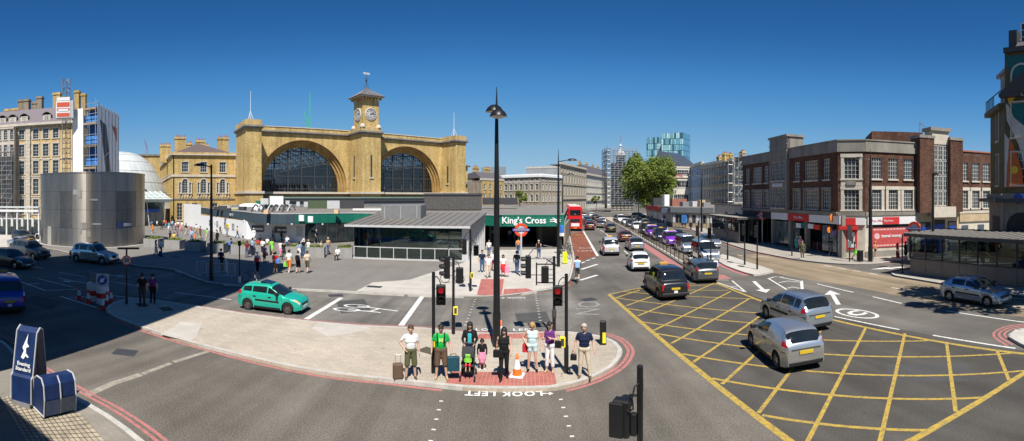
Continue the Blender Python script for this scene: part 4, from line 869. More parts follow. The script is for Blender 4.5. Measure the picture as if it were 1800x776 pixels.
segs = [(FE.P(a,.4,5.5), FE.P(a,-7,7.3)) for a in (0,1.2,2.4,3.6,4.8,6.0)]+[(FE.P(0,o,z+.05),FE.P(6.2,o,z+.05)) for o, z in ((.5,5.6),(-2,5.95),(-4,6.65))]+[(FE.P(a,-1,5.3),FE.P(a+.6,-1,.1)) for a in (1.2,4.6)]
pole_mesh(segs, .07).build('canopy_steel', M_WHITE, en)
FE.trim('entrance_back', en, -2, 6.3, -6, -5.6, 0.1, 6.4, M_DARK); FE.trim('blue_sign_band', en, 0, 4.6, -3.2, -3, 2.9, 3.6, M_BLUE); FE.trim('glass_lobby', en, .2, 6, -4, -3.9, .1, 5, mat('dark_glass', (.03,.045,.05), rough=.08, spec=.8))
# white canopies far left
cn = thing('steel_canopy', 'white steel walkway canopy with glass screens in front of the hotel', 'canopy')
FC = Fac(PD(-60,74), PD(68,70)); n_ = 7
FC.trim('roof', cn, 0, FC.L, -2.6, .2, 4.35, 4.55, mat('canopy_white', (.62,.66,.63), rough=.4, var=.15)); FC.trim('beam', cn, 0, FC.L, .0, .12, 3.75, 4.1, M_WHITE)
for k in range(n_+1):
    a = FC.L*k/n_; p = FC.P(a,-.1,0); MB().cyl(p,(p[0],p[1],4.3),.14,n=8).build('post', M_WHITE, cn)
    if k < n_: FC.trim('glass_screen', cn, a+.2, FC.L*(k+1)/n_-.2, -2.7, -2.62, .3, 2.5, mat('screen_glass', (.28,.33,.31), rough=.2, var=.4, scale=2)); MB().cyl(FC.P(a,-.1,3.8), FC.P(a+FC.L/n_/2,-2.5,2.0), .06, n=5).build('brace', M_WHITE, cn)
hb = thing('site_hoarding', 'low white site hoarding behind the steel walkway canopy on the left', 'hoarding'); FCh = Fac(FC.P(0,-4.5,0), FC.P(FC.L+2,-4.5,0))
for k in range(12): FCh.trim('hoarding_panel', hb, k*FCh.L/12+.02, (k+1)*FCh.L/12-.02, 0, .08, 0.1, 2.6, M_WHITE)
MB().flat(gl([(-40,440),(25,446),(32,436),(60,425),(120,421),(60,415),(-40,412)], .12), .1195).build('pale_forecourt', M_PAVE2, plaza)
# distant cranes
def crane(name, lab, px, D, y0, y1, dx, col):
    t = thing(name, lab, 'crane'); x, yy = PD(px, D); z0, z1 = ZZ(y0, D), ZZ(y1, D); m = MB(); k = 14
    for s in (-.6,.6): m.cyl((x+s,yy,0),(x+s,yy,z0),.18,n=4)
    x2, y2 = PD(px+dx, D)
    m.cyl((x,yy,z0),(x2,y2,z1),.12,n=4); m.cyl((x+.8,yy,z0+.2),(x2,y2,z1),.06,n=4)
    for i in range(k): p = Vector((x,yy,z0)).lerp(Vector((x2,y2,z1)), i/k); q = Vector((x+.8,yy,z0+.2)).lerp(Vector((x2,y2,z1)), (i+1)/k); m.cyl(p,q,.05,n=4)
    m.build('jib', mat('crane_'+name, col), t)
crane('tower_crane', 'small red crane jib above the roofs behind the glass dome', 258, 240, 262, 246, -4, (.35,.08,.06))
crane('green_crane', 'slender green crane jib rising behind the station parapet', 543, 200, 225, 163, 2, (.05,.55,.12)); crane('green_crane', 'short thick green crane arm behind the station parapet', 541, 198, 222, 195, -7, (.05,.55,.12))
bl = thing('roof_rail', 'blue edge rail on the roof behind the station parapet', 'railing')
for k in range(7): MB().cyl(FS.P(30+k*1.0,-6,21.4), FS.P(30+k*1.0,-6,22.7), .05, n=5).build('rail_post', M_BLUE, bl)
for z in (21.7,22.2,22.65): MB().cyl(FS.P(30,-6,z), FS.P(36,-6,z), .05, n=5).build('rail', M_BLUE, bl)
# ------------------------------------------------------------------ single storey concourse in front of the station
con = thing('station_concourse', 'low station concourse with white hoarding, slate and green fascia and flat roof', 'building')
M_FSL = mat('slate_blue_metal', (.055,.085,.105), rough=.5, var=.1); M_FGR = mat('station_green', (.012,.155,.105), rough=.45, var=.08); M_FELT = mat('roof_felt', (.21,.19,.165), var=.25, scale=.5, speck=.1); M_HOARD = mat('white_hoarding', (.80,.80,.80), rough=.6, var=.03)
fp = [PD(a,d) for a, d in ((352,96),(380,81),(410,72),(430,66.5),(446,61.5),(470,59),(502,58),(560,59.5),(620,61.2),(720,58.5),(848,54.8),(877,53),(992,53))]
path = smooth_line(fp[:9], 5)+fp[9:]
ZF0, ZF1 = 2.66, 3.98
res = resample(path, 1.15)
for a, b in zip(res, res[1:]):
    px = 900+F*atan2(a[0], a[1]); f = Fac(a, b); m_ = M_FSL if px < 505 else M_FGR
    mb = MB(); f.box(mb, .01, f.L-.01, -.06, 0, ZF0, ZF1-.1)
    for k in range(4): f.box(mb, f.L*(k+.35)/4, f.L*(k+.6)/4, 0, .025, ZF0+.03, ZF1-.13)
    mb.build('fascia_panel', m_, con); f.trim('gutter', con, 0, f.L+.02, -.12, .05, ZF1-.1, ZF1, M_LGREY if px < 860 else M_FGR)
back = [(13.5,110),(12,128)]+[tuple(FS.P(s,8.5,0)[:2]) for s in (80,60,48,30,22)]
MB().flat(path+back, ZF1-.05).build('roof', M_FELT, con)
MB().flat(path+back, ZF0-.02).build('soffit', M_GREY, con)
wp = [G(323,396.5),G(340,400),G(352,403),G(390,412),G(432,422),G(446,422.6),G(470,425),G(536,429)]
wr_ = resample(wp, 1.22)
for a, b in zip(wr_, wr_[1:]):
    f = Fac(a, b); tall = 900+F*atan2(a[0],a[1]) < 350; mb = MB(); f.box(mb, .006, f.L-.006, -.06, 0, .1, 4.6 if tall else ZF0-.03); mb.build('hoarding_panel', M_HOARD, con)
FWp = [Fac(a, b) for a, b in zip(wp, wp[1:])]
M_POST = mat('poster', (.13,.13,.14), col2=(.45,.45,.46), scale=1.5, detail=2)
for px in (369,382,396,410): s = col_on(FWp[3] if px > 390 else FWp[2], px); (FWp[3] if px > 390 else FWp[2]).trim('poster', con, s-.55, s+.55, 0, .03, 1.0, 2.0, M_POST)
s = col_on(FWp[3], 400); FWp[3].trim('yellow_notice', con, s-.75, s+.75, 0, .035, 1.15, 1.8, M_YELLOW); FWp[3].trim('notice_stem', con, s-.12, s+.12, 0, .034, .2, 1.15, M_POST)
for px in (453,493): s = col_on(FWp[6], px); FWp[6].trim('poster', con, s-.95, s+.95, 0, .03, 1.25, 2.1, mat('poster_dark', (.09,.095,.10), var=.4)); FWp[6].trim('poster_stripe', con, s-.5, s+.9, .03, .04, 1.5, 1.8, M_WHITE)
s = col_on(FWp[6], 527); FWp[6].trim('hatch', con, s-.5, s+.5, 0, .03, .9, 2.2, M_LGREY)
# dark glazed front right of the hoarding
gp = [G(538,429),G(575,429.5),G(622,426.5),G(720,432)]
M_DGL = mat('shop_glass', (.025,.032,.035), rough=.05, spec=.8, var=.5, scale=.7)
for a, b in zip(gp, gp[1:]):
    f = Fac(a, b); n_ = max(1, int(f.L/1.3))
    for k in range(n_): f.trim('glass_panel', con, f.L*k/n_+.05, f.L*(k+1)/n_-.05, -.05, 0, .15, ZF0-.05, M_DGL); f.trim('mullion', con, f.L*k/n_-.04, f.L*k/n_+.04, -.06, .06, .1, ZF0-.04, M_DARK)
    f.trim('plinth', con, 0, f.L, -.06, .09, .1, .3, M_BLACK)
# lamps, boxes and gear on the fascia
for px, D, w in ((469,59,.5),(592,60.2,.5)):
    x, y = PD(px, D-.7); MB().bbox(-.3,.3,-.25,.25,0,.5).build('floodlight', mat('floodlight_amber', (.72,.50,.30)), con, (x,y,3.9))
for px, y_ in ((530,386),(546,388)): x, y = PD(px, 58.2); MB().bbox(-.35,.35,-.1,.1,0,.75).build('meter_box', M_WHITE, con, (x,y,ZZ(y_+3,58.2)))
for px in (356,373,391,404,428,430,471,513,567): x, y = PD(px, 57.5 if px > 460 else 66 if px > 420 else 78); MB().lathe([(.1,0),(.12,.15),(0,.2)], (x,y,ZF0-.1 if px > 420 else 2.7), 8).build('small_lamp', M_WHITE, con)
# text on the slate fascia
x, y = PD(408, 71.6); text_on('fascia_lettering', 'way in', .9, M_LGREY, con, (x-.1,y-.15,3.35), Fac(fp[2],fp[3]).rz, depth=.02)
# green sign
f = Fac(fp[11], fp[12]); s0 = col_on(f, 880)
text_on('station_sign_lettering', "King's Cross", 1.02, M_WHITE, con, f.P(col_on(f,921),.06,3.33), f.rz, depth=.02, bold=.022, wide=.98)
sx = col_on(f, 976); m = MB()
for z in (3.23, 3.43): f.box(m, sx-.62, sx+.62, .04, .06, z-.045, z+.045)
for a_ in (-1, 1):
    m.add([f.P(sx-.05*0+a_*-.35+.0,.061,3.33), f.P(sx,.061,3.33), f.P(sx,.061,3.33), f.P(sx,.061,3.33)], [(0,1,2)])
for x0,z0,x1,z1 in ((-.3,3.66,.12,3.43),(.3,3.0,-.12,3.23),(-.12,3.23,.12,3.43)):
    m.add([f.P(sx+x0-.09,.062,z0),f.P(sx+x0+.09,.062,z0),f.P(sx+x1+.09,.062,z1),f.P(sx+x1-.09,.062,z1)], [(0,1,2,3)] if z0 < z1 else [(3,2,1,0)])
m.build('rail_symbol', M_WHITE, con)
# open hall behind the sign
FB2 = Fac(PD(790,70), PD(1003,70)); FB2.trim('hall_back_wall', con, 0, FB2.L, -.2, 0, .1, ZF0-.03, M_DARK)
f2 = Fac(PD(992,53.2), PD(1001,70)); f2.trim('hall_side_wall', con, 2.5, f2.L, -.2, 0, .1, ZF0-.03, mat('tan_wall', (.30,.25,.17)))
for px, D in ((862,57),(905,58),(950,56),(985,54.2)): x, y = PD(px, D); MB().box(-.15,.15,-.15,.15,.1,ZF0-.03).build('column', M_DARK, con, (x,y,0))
for px, w in ((958,2.2),(975,1.0)): x, y = PD(px, 60); MB().bbox(-w/2,w/2,-.4,.4,.1,2.3).build('kiosk', mat('kiosk_grey', (.16,.15,.12)), con, (x,y,0))
# roof gear
def rbox(name, px0, px1, D, y0, y1, dep, m_, par=con):
    a, b = PD(px0, D), PD(px1, D); f_ = Fac(a, b); f_.trim(name, par, 0, f_.L, -dep, 0, ZZ(y1, D), ZZ(y0, D), m_); return f_
M_LOUV = mat('louvre_grey', (.085,.08,.075), rough=.6, var=.2)
f_ = rbox('plant_room', 746, 847, 72, 343, 368, 7, M_LOUV)
for k in range(14): f_.trim('louvre_panel', con, f_.L*k/14+.03, f_.L*(k+1)/14-.03, 0, .06, 4.05, 6.1, M_LOUV)
f_.trim('plant_rim', con, -.15, f_.L+.15, -7.1, .12, 6.3, 6.6, M_DARK)
rbox('plant_screen', 848, 910, 82, 348, 360, 3, M_DARK)
FK = Fac(FS.P(27.5,7.2,0), FS.P(77,7.2,0))
FK.trim('rear_canopy', con, 0, FK.L, -6, 0, 5.1, 5.75, M_DARK); FK.trim('rear_canopy_edge', con, 0, FK.L, 0, .12, 5.75, 6.0, mat('pale_green_edge', (.16,.24,.2))); FK.trim('rear_canopy_top', con, 0, FK.L, -6, .05, 6.0, 6.08, M_FELT); FK.trim('rear_fascia', con, 0, FK.L, -.5, -.3, 3.9, 5.1, M_GREY)
for a, b, m_ in ((541,575,mat('olive_panel', (.07,.10,.05))),(575,597,M_LGREY),(597,640,M_DARK),(450,470,M_FGR)): rbox('roof_screen', a, b, 84, 353, 368, .5, m_)
for a, b, y0, y1, D in ((474,498,345,362,80),(502,509,353,362,78),(521,527,355,363,78),(534,541,355,364,78),(458,472,349,360,82)): rbox('roof_unit', a, b, D, y0, y1, 1.2, M_WHITE if a == 474 else M_LGREY)
x, y = PD(440, 80); MB().lathe([(2.6,0),(2.4,.6),(1.2,1.0),(0,1.05)], (x,y,3.9), 14).build('roof_dome', M_WHITE, con)
for k in range(8):
    p0 = Vector((*PD(442+k*9, 66), 3.95)); p1 = Vector((*PD(456+k*9, 74), 3.95)); pts = [p0.lerp(p1, i/8)+Vector((0,0,.9*sin(pi*i/8))) for i in range(9)]; MB().tube(pts, .12, 5).build('roof_hoop', M_LGREY if k % 2 else M_DARK, con)
for k in range(10): 
    x, y = PD(R.uniform(372, 440), R.uniform(72, 84)); MB().bbox(-R.uniform(.3,.9),R.uniform(.3,.9),-.4,.4,0,R.uniform(.3,.8)).build('roof_unit', R.choice([M_GREY, M_DARK, M_LGREY]), con, (x,y,3.93), R.uniform(0,1))
MB().cyl((*PD(392,77),4.1),(*PD(418,75),4.1),.12,n=6).build('yellow_pipe', mat('dull_yellow', (.45,.42,.08)), con)
rbox('skylight_gutter', 620, 745, 66, 367, 370, .5, M_WHITE)
# ------------------------------------------------------------------ glass pavilion
pv = thing('glass_pavilion', 'glazed subway pavilion with grey standing seam roof and white side fins', 'pavilion')
XL, XR, YF, YB = -14.9, -4.45, 42.1, 52.3
M_PVG = glassmat('pavilion_glass', (.85,.95,.92), (.74,.86,.82)); M_ZINC = mat('zinc_roof', (.20,.185,.165), rough=.55, metal=.15, var=.15)
FG = Fac((XL,YF), (XR,YF)); n_ = 8
for k in range(n_):
    a, b = FG.L*k/n_, FG.L*(k+1)/n_
    FG.trim('glass_panel', pv, a+.04, b-.04, -.03, 0, 1.3, 3.25, M_PVG); FG.trim('lower_panel', pv, a+.04, b-.04, -.03, 0, .25, 1.22, M_PVG)
    FG.trim('mullion', pv, a-.035, a+.035, -.08, .06, .15, 1.26, M_LGREY); FG.trim('mullion', pv, a-.02, a+.02, -.06, .03, 1.26, 3.25, M_DARK)
FG.trim('mullion', pv, FG.L-.05, FG.L+.05, -.1, .06, .15, 3.25, M_LGREY); FG.trim('transom', pv, 0, FG.L, -.08, .05, 1.22, 1.3, M_LGREY); FG.trim('sill', pv, -.1, FG.L+.1, -.12, .12, .1, .25, M_LGREY)
FGl = Fac((XL,YB), (XL,YF))
for k in range(7): FGl.trim('glass_panel', pv, FGl.L*k/7+.04, FGl.L*(k+1)/7-.04, -.03, 0, .25, 3.3, M_PVG); FGl.trim('mullion', pv, FGl.L*k/7-.03, FGl.L*k/7+.03, -.06, .04, .15, 3.3, M_LGREY)
FGr = Fac((XR,YF), (XR+.9,YB))
for k in range(9): FGr.trim('fin', pv, FGr.L*k/8-.06, FGr.L*k/8+.06, -.1, .5, .1, 3.35+.09*k, M_LGREY); FGr.trim('side_panel', pv, FGr.L*k/8+.06, FGr.L*(k+1)/8-.06, -.08, 0, .1, 3.35+.09*k, M_DGL) if k < 8 else None
def rp(x, y, dz=0): t = (y-41.3)/11.2; return (x, y, 3.38+t*.85+dz)
q = [(-15.6,41.3),(-3.75,41.3),(-2.9,52.5),(-15.4,52.5)]
MB().add([rp(*p) for p in q]+[rp(*p, -.14) for p in q], [(0,1,2,3),(7,6,5,4),(0,4,5,1),(1,5,6,2),(2,6,7,3),(3,7,4,0)]).build('roof', M_ZINC, pv)
for k in range(17):
    t = k/16; a = Vector(rp(-15.6+11.85*t, 41.3, .0)); b = Vector(rp(-15.4+12.5*t, 52.5, .0)); mb = MB(); n = Vector((.03,0,0))
    mb.add([a-n, a+n, b+n, b-n, a-n+Vector((0,0,.06)), a+n+Vector((0,0,.06)), b+n+Vector((0,0,.06)), b-n+Vector((0,0,.06))], [(4,5,6,7),(0,1,5,4),(1,2,6,5),(3,0,4,7)]); mb.build('roof_seam', M_ZINC, pv)
MB().box(-15.62,-3.73,41.24,41.32,3.2,3.4).build('eaves', M_LGREY, pv)
ab = MB().bbox(-13.4,-9.2,46.2,49.2,3.7,5.2,.03).build('rooftop_plant', mat('plant_grey', (.20,.20,.20), rough=.5), pv)
for x in (-13.0,-11.3,-9.6): MB().box(x-.02,x+.02,46.15,46.2,3.8,5.1).build('plant_joint', M_LGREY, ab)
MB().box(XL+.3,XR-.3,YF+.5,YB-.3,.118,.13).build('floor', M_PAVE2, pv); MB().box(XL+.5,XR-.6,50.6,50.8,.13,3.9).build('inner_wall', mat('inner_wall', (.62,.62,.56), var=.15), pv)
MB().box(XL+.6,XR-1,44.3,44.4,1.55,1.95).build('blue_band', mat('bright_blue', (.02,.12,.5)), pv); MB().box(XL+.5,XR-3,44.8,49.5,.14,1.0).build('stair_wall', M_GREY, pv)
# ------------------------------------------------------------------ brick corner building on the right
bk = thing('corner_building', 'two storey red brown brick corner building with stone parapet and shops below', 'building')
PA, PB, PC = (31.0,57.1), (29.4,34.7), (31.2,32.7); PE = (46.3,27.4)
FL_, FC_, FR_ = Fac(PA,PB), Fac(PB,PC), Fac(PC,PE); ZP0, ZP1 = 10.45, 11.65
M_STEELW = mat('steel_window', (.62,.61,.57), rough=.5); M_SASHG = mat('office_glass', (.07,.08,.085), rough=.08, var=.8, scale=.5, spec=.6)
U, L_ = (7.8,9.9), (4.75,6.75)
def sw(**k): return dict(dict(nx=4, ny=5, fr=M_STEELW, glass=M_SASHG, bw=.032, fw=.05), **k)
ca = lambda px: col_on(FL_, px)
front(bk, FL_, 4.4, ZP0, [([ca(1314),ca(1347),ca(1401),ca(1453)], 1.15, *U, sw(nx=3)), ([ca(1331),ca(1426)], 2.6, *U, sw(nx=7)),
   ([ca(1314),ca(1347),ca(1401),ca(1453)], 1.15, *L_, sw(nx=3, sur=.24, smat=M_STONEG)), ([ca(1331),ca(1426)], 2.6, *L_, sw(nx=7, sur=.24, smat=M_STONEG))], M_REDBRK)
front(bk, FC_, 4.4, ZP0, [([FC_.L*.5], 1.5, *U, sw(sur=.3, smat=M_STONE)), ([FC_.L*.5], 1.5, *L_, sw(sur=.3, smat=M_STONE))], M_REDBRK)
FC_.trim('stone_panel', bk, FC_.L*.5-1.05, FC_.L*.5+1.05, 0, .05, 7.12, 7.65, M_STONE); FC_.trim('stone_crest', bk, FC_.L*.5-.45, FC_.L*.5+.45, .05, .2, 7.2, 7.6, M_STONEG)
cb_ = lambda px: col_on(FR_, px)
sP0, sP1 = cb_(1611), cb_(1686)
front(bk, FR_, 4.4, ZP0, [([cb_(1541),cb_(1570),cb_(1596.5)], 1.05, *U, sw()), ([cb_(1541),cb_(1570),cb_(1596.5)], 1.05, *L_, sw(sur=.3))], M_REDBRK, a1=sP0)
front(bk, FR_, 4.4, 11.05, [([cb_(1694.6),cb_(1715),cb_(1733.5)], 1.05, *U, sw()), ([cb_(1694.6),cb_(1715),cb_(1733.5)], 1.05, *L_, sw(sur=.3))], M_REDBRK, a0=sP1)
FR_.trim('coping', bk, sP1, FR_.L+4, -.4, .1, 11.05, 11.2, M_POT)
for f_, a0, a1 in ((FL_,0,FL_.L),(FC_,0,FC_.L),(FR_,0,sP0)):
    f_.trim('stone_parapet', bk, a0-.05, a1+.08, -.4, .14, ZP0, ZP1-.12, M_STONEG); f_.trim('stone_coping', bk, a0-.08, a1+.1, -.45, .22, ZP1-.12, ZP1, M_STONEG); f_.trim('stone_band', bk, a0, a1, 0, .2, 4.2, 4.55, M_STONEG)
FR_.trim('stone_band', bk, sP0, FR_.L, 0, .2, 4.2, 4.5, M_STONE)
MB().prism([PA,PB,PC,PE,(52,40),(52,57)], ZP0+.2, ZP0+.35).build('roof', M_FELT, bk)
wall(bk, Fac((44,60),PA), 0, ZP1, [], M_REDBRK); 
# stone bay with the lettering
b0, b1 = ca(1357), ca(1388)
FBy = Fac(FL_.P(b0,.35,0), FL_.P(b1,.35,0)); wv = [FBy.L*.22, FBy.L*.5, FBy.L*.78]
front(bk, FBy, 4.4, 13.0, [(wv, FBy.L*.2, 7.95, 10.2, sw(nx=2)), (wv, FBy.L*.2, 4.75, 7.0, sw(nx=2))], M_STONEG, name='stone_bay')
FBy.trim('bay_top', bk, 0, FBy.L, -2.2, -.01, 10.4, 13.0, M_STONEG); FBy.trim('bay_cap', bk, -.15, FBy.L+.15, -2.3, .15, 13.0, 13.25, M_STONEG)
for z in (10.5, 11.3, 12.1): FBy.trim('bay_band', bk, 0, FBy.L, 0, .08, z, z+.14, M_STONEG)
FBy.trim('bay_side', bk, FBy.L-.02, FBy.L, -.4, 0, 4.4, 13, M_STONEG)
text_on('facade_lettering', 'access', .78, M_WHITE, bk, FBy.P(FBy.L*.5,.08,7.5), FBy.rz, depth=.04, bold=.02, wide=1.25)
# pylon bay
for a0, a1 in ((sP0, cb_(1636)), (cb_(1664.5), sP1)): FR_.trim('pylon', bk, a0, a1, -1.2, .7, 4.4, 12.1, M_REDBRK); FR_.trim('pylon_cap', bk, a0-.08, a1+.08, -1.25, .78, 12.1, 12.4, M_STONEG)
sm = (cb_(1636)+cb_(1664.5))/2; hw_ = (cb_(1664.5)-cb_(1636))/2
FR_.trim('pylon_head', bk, sm-hw_, sm+hw_, -1.2, .3, 11.6, 13.0, M_STONE); FR_.trim('pylon_cap', bk, sm-hw_-.3, sm+hw_+.3, -1.3, .5, 13.0, 13.35, M_STONEG)
for j in range(4):
    z0 = 5.1+j*1.62
    for k in range(3): window(bk, FR_, sm+(k-1)*hw_*.64, hw_*.56, z0, z0+1.5, nx=2, ny=3, fr=M_STEELW, glass=M_SASHG, sill=False, o=.35, fw=.05)
FR_.trim('stair_backing', bk, sm-hw_, sm+hw_, -.2, .15, 4.4, 11.6, M_STONE); FR_.trim('stone_balcony', bk, sm-hw_-.2, sm+hw_+.5, 0, 1.0, 3.9, 5.0, M_STONE)
fb_ = Fac(PD(1545,52), PD(1622,53)); fb_.trim('rooftop_block', bk, -.8, fb_.L, -6, 0, 10.5, 13.4, M_REDBRK)
a_ = MB().cyl((*PD(1617,54),13),(*PD(1617,54),14.8),.05,n=5); a_.cyl((*PD(1617,54),14.7),(*PD(1626,54),14.2),.05,n=5); a_.build('aerial', M_GREY, bk)
# ground floor
M_TAN = mat('tan_stone', (.47,.36,.22), var=.2, scale=1); M_CREAM = mat('cream_render', (.60,.54,.43), var=.1); M_SHOPD = mat('shop_dark', (.03,.03,.03), var=.5, scale=1.5)
M_SIGW = mat('sign_white', (.74,.73,.72), var=.04); M_SIGR = mat('sign_bright_red', (.58,.03,.03), var=.05)
FL_.trim('shop_wall', bk, 0, FL_.L, -3.2, -3.0, 0, 4.2, M_SHOPD)
for px in (1306,1357,1388,1416,1478): a = ca(px); FL_.trim('shop_pier', bk, a-.2, a+.2, -.5, .02, .1, 4.2, M_STONEG)
for a, b, m_ in ((1308,1355,M_SHOPD),(1357,1386,M_SIGW),(1387,1424,M_SIGR),(1424,1478,M_SIGW)): FL_.trim('shop_fascia', bk, ca(a), ca(b), -.1, .14, 3.35, 4.15, m_)
for a, b in ((1358,1372),(1372,1386),(1390,1402),(1440,1452),(1453,1466)): FL_.trim('shop_window', bk, ca(a)+.05, ca(b)-.05, -.4, -.35, .5, 3.1, mat('shop_pane', (.10,.13,.13), rough=.06, var=.7, scale=1.2, spec=.8))
for px, y_, m_ in ((1404,2.6,M_WHITE),(1413,2.7,mat('teal_sign', (.03,.16,.14))),(1425,2.65,M_SIGW),(1436,2.6,M_RED),(1460,2.7,M_SHOPD)): FL_.trim('hanging_board', bk, ca(px)-.5, ca(px)+.5, -.2, .05, y_, y_+.5, m_)
text_on('shop_lettering', 'Post Office', .42, M_WHITE, bk, FL_.P(ca(1405),.17,3.75), FL_.rz, depth=.01)
FC_.trim('cash_wall', bk, 0, FC_.L, -.2, 0, .1, 4.2, M_STONE); FC_.trim('red_cash_frame', bk, FC_.L*.5-.55, FC_.L*.5+.55, 0, .12, .9, 3.0, M_SIGR); FC_.trim('cash_machine', bk, FC_.L*.5-.32, FC_.L*.5+.32, .12, .16, 1.1, 2.6, M_SIGW); FC_.trim('cash_screen', bk, FC_.L*.5-.2, FC_.L*.5+.2, .16, .18, 1.5, 2.1, M_DARK)
FC_.trim('shop_fascia', bk, 0, FC_.L, 0, .2, 3.3, 4.0, M_SIGW); FC_.trim('red_sign', bk, FC_.L*.3, FC_.L*.66, .2, .23, 3.32, 3.98, M_SIGR); FC_.trim('red_awning', bk, 0, FC_.L*.75, 0, .5, 2.85, 3.2, M_SIGR)
FR_.trim('shop_wall', bk, 0, sP0, -.25, 0, .1, 4.2, M_STONE); FR_.trim('base_course', bk, 0, sP0, 0, .08, .1, .7, M_STONEG); FR_.trim('shop_fascia', bk, .2, sP0-.1, 0, .2, 3.3, 4.05, M_SIGW)
FR_.trim('red_sign', bk, cb_(1550), cb_(1579), .2, .24, 3.32, 4.02, M_SIGR); FR_.trim('dark_strip', bk, cb_(1534), sP0-.2, 0, .05, 2.95, 3.25, M_SHOPD)
text_on('shop_lettering', 'Pay here', .3, M_WHITE, bk, FR_.P(cb_(1560),.26,3.67), FR_.rz, depth=.005); text_on('shop_lettering', 'Post Office', .34, M_SIGR, bk, FR_.P(cb_(1541),.215,3.67), FR_.rz, depth=.005, wide=.8)
FR_.trim('red_hoarding', bk, cb_(1533), cb_(1600), 0, .07, 1.05, 2.95, mat('red_hoarding', (.50,.075,.07), var=.12, scale=2))
text_on('hoarding_lettering', 'travel money', .44, M_WHITE, bk, FR_.P(cb_(1567),.09,2.15), FR_.rz, depth=.01, bold=.012)
for z, n_ in ((2.8,14),(1.22,14)):
    for k in range(n_): FR_.trim('hoarding_print', bk, cb_(1535)+k*.36, cb_(1535)+k*.36+.28, .07, .08, z-.07, z+.07, mat('pale_print', (.72,.45,.43)))
MB().lathe([(.3,0),(.3,.02),(0,.02)], (0,0,0), 16).build('roundel_print', mat('pale_print', (.72,.45,.43)), bk, FR_.P(cb_(1541),.07,2.15)).rotation_euler = (pi/2,0,FR_.rz)
FR_.trim('tan_wall', bk, sP0, sP1, -.25, 0, .1, 4.2, M_TAN); FR_.trim('cream_wall', bk, sP1, FR_.L+4, -.25, 0, .1, 4.2, M_CREAM); FR_.trim('cream_fascia', bk, sP1, FR_.L, 0, .15, 3.3, 4.2, M_TAN)
M_DBLUE = mat('door_blue', (.015,.06,.32), rough=.5, var=.1)
for a, b, z1 in ((1620,1634,2.9),(1642,1659,3.1),(1668,1680,2.9)): FR_.trim('door_recess', bk, cb_(a)-.15, cb_(b)+.15, 0, .02, .1, z1+.5, M_SHOPD); FR_.trim('blue_door', bk, cb_(a), cb_(b), .02, .07, .1, z1, M_DBLUE)
text_on('door_lettering', 'Bill', .35, M_WHITE, bk, FR_.P(cb_(1650),.09,2.2), FR_.rz, depth=.005)
for px, w in ((1696,.9),(1724,.9)): FR_.trim('grey_door', bk, cb_(px)-w/2, cb_(px)+w/2, 0, .05, .6, 2.9, mat('blue_grey_door', (.07,.09,.12)))
for px, z in ((1503,3.9),(1581,3.4)): pass
# projecting round sign and post office sign
for px, D, z, col, r in ((1464,46,3.95,(.75,.22,.03),.42),(1458,46,2.75,(.75,.25,.05),.3)):
    x, y = PD(px, D); MB().lathe([(r,-.06),(r,.06)], (0,0,0), 16).build('round_sign', mat('orange_sign', (.75,.22,.03)), bk, (x,y,z)).rotation_euler = (pi/2,0,0)
# ------------------------------------------------------------------ painted building at the right edge
mu = thing('mural_building', 'dark corner building with a bold painted mural at the right edge', 'building')
F1m, F2m = Fac(PD(1741,42), PD(1766,37.5)), Fac(PD(1766,37.5), PD(1880,36))
M_OLIVE = mat('olive_render', (.10,.085,.035), var=.25, scale=1.5); M_MTEAL = mat('mural_teal', (.01,.12,.13), var=.2); M_MOR = mat('mural_orange', (.55,.13,.03), var=.15); M_MW = mat('mural_white', (.55,.53,.48), var=.15); M_MY = mat('mural_yellow', (.7,.45,.04), var=.15)
rw = [(7.0,9.6),(10.8,13.6)]
front(mu, F1m, 0, 13.2, [([F1m.L*.55], .8, a, b, dict(nx=2, ny=4, sur=.08)) for a, b in rw], M_OLIVE)
wc = col_on(F2m, 1795)
front(mu, F2m, 0, 17.6, [([wc, wc+3.2], 1.6, a, b, dict(nx=3, ny=4, sur=.1)) for a, b in rw]+[([wc, wc+3.2], 1.5, 14.2, 16.6, dict(nx=3, ny=4, arch=True, sur=.15))], M_OLIVE)
F1m.trim('balcony_slab', mu, -.3, F1m.L, 0, .5, 13.2, 13.6, M_OLIVE); F1m.trim('turret', mu, F1m.L*.5, F1m.L, -2, -.3, 13.2, 16.3, M_STONEG); F1m.trim('turret_cap', mu, F1m.L*.35, F1m.L, -2.2, -.1, 16.3, 16.6, M_GREY)
for k in range(7): MB().cyl(F1m.P(-.2+k*.45,.35,13.6), F1m.P(-.2+k*.45,.35,14.6), .04, n=5).build('baluster', M_BLACK, mu)
MB().cyl(F1m.P(-.3,.35,14.6), F1m.P(F1m.L,.35,14.6), .05, n=5).build('balcony_rail', M_BLACK, mu)
F2m.trim('cornice', mu, 0, F2m.L, -.5, .35, 17.6, 18.0, M_DARK); wall(mu, Fac(F2m.P(0,-8,0), F2m.P(0,0,0)), 13, 17.8, [], M_OLIVE)
MB().add([F2m.P(.9,.1,18),F2m.P(F2m.L,.1,18),F2m.P(F2m.L,-1.6,20.6),F2m.P(1.9,-1.4,20.6),F2m.P(.9,-8,18),F2m.P(1.9,-7,20.6)], [(0,1,2,3),(4,0,3,5)]).build('roof', M_MANS, mu); F2m.trim('chimney', mu, .2, .9, -1.6, -.4, 17.8, 19.6, M_DARK)
window(mu, F2m, wc+.4, 1.0, 18.3, 20.0, nx=2, ny=3, o=-.1, sill=False)
F2m.trim('pediment', mu, -.3, 1.6, 0, .6, 14.0, 14.25, M_DARK)
MB().add([F2m.P(-.4,.5,14.25),F2m.P(2.9,.5,14.25),F2m.P(1.6,.5,15.9)], [(0,1,2)]).build('pediment', M_DARK, mu)
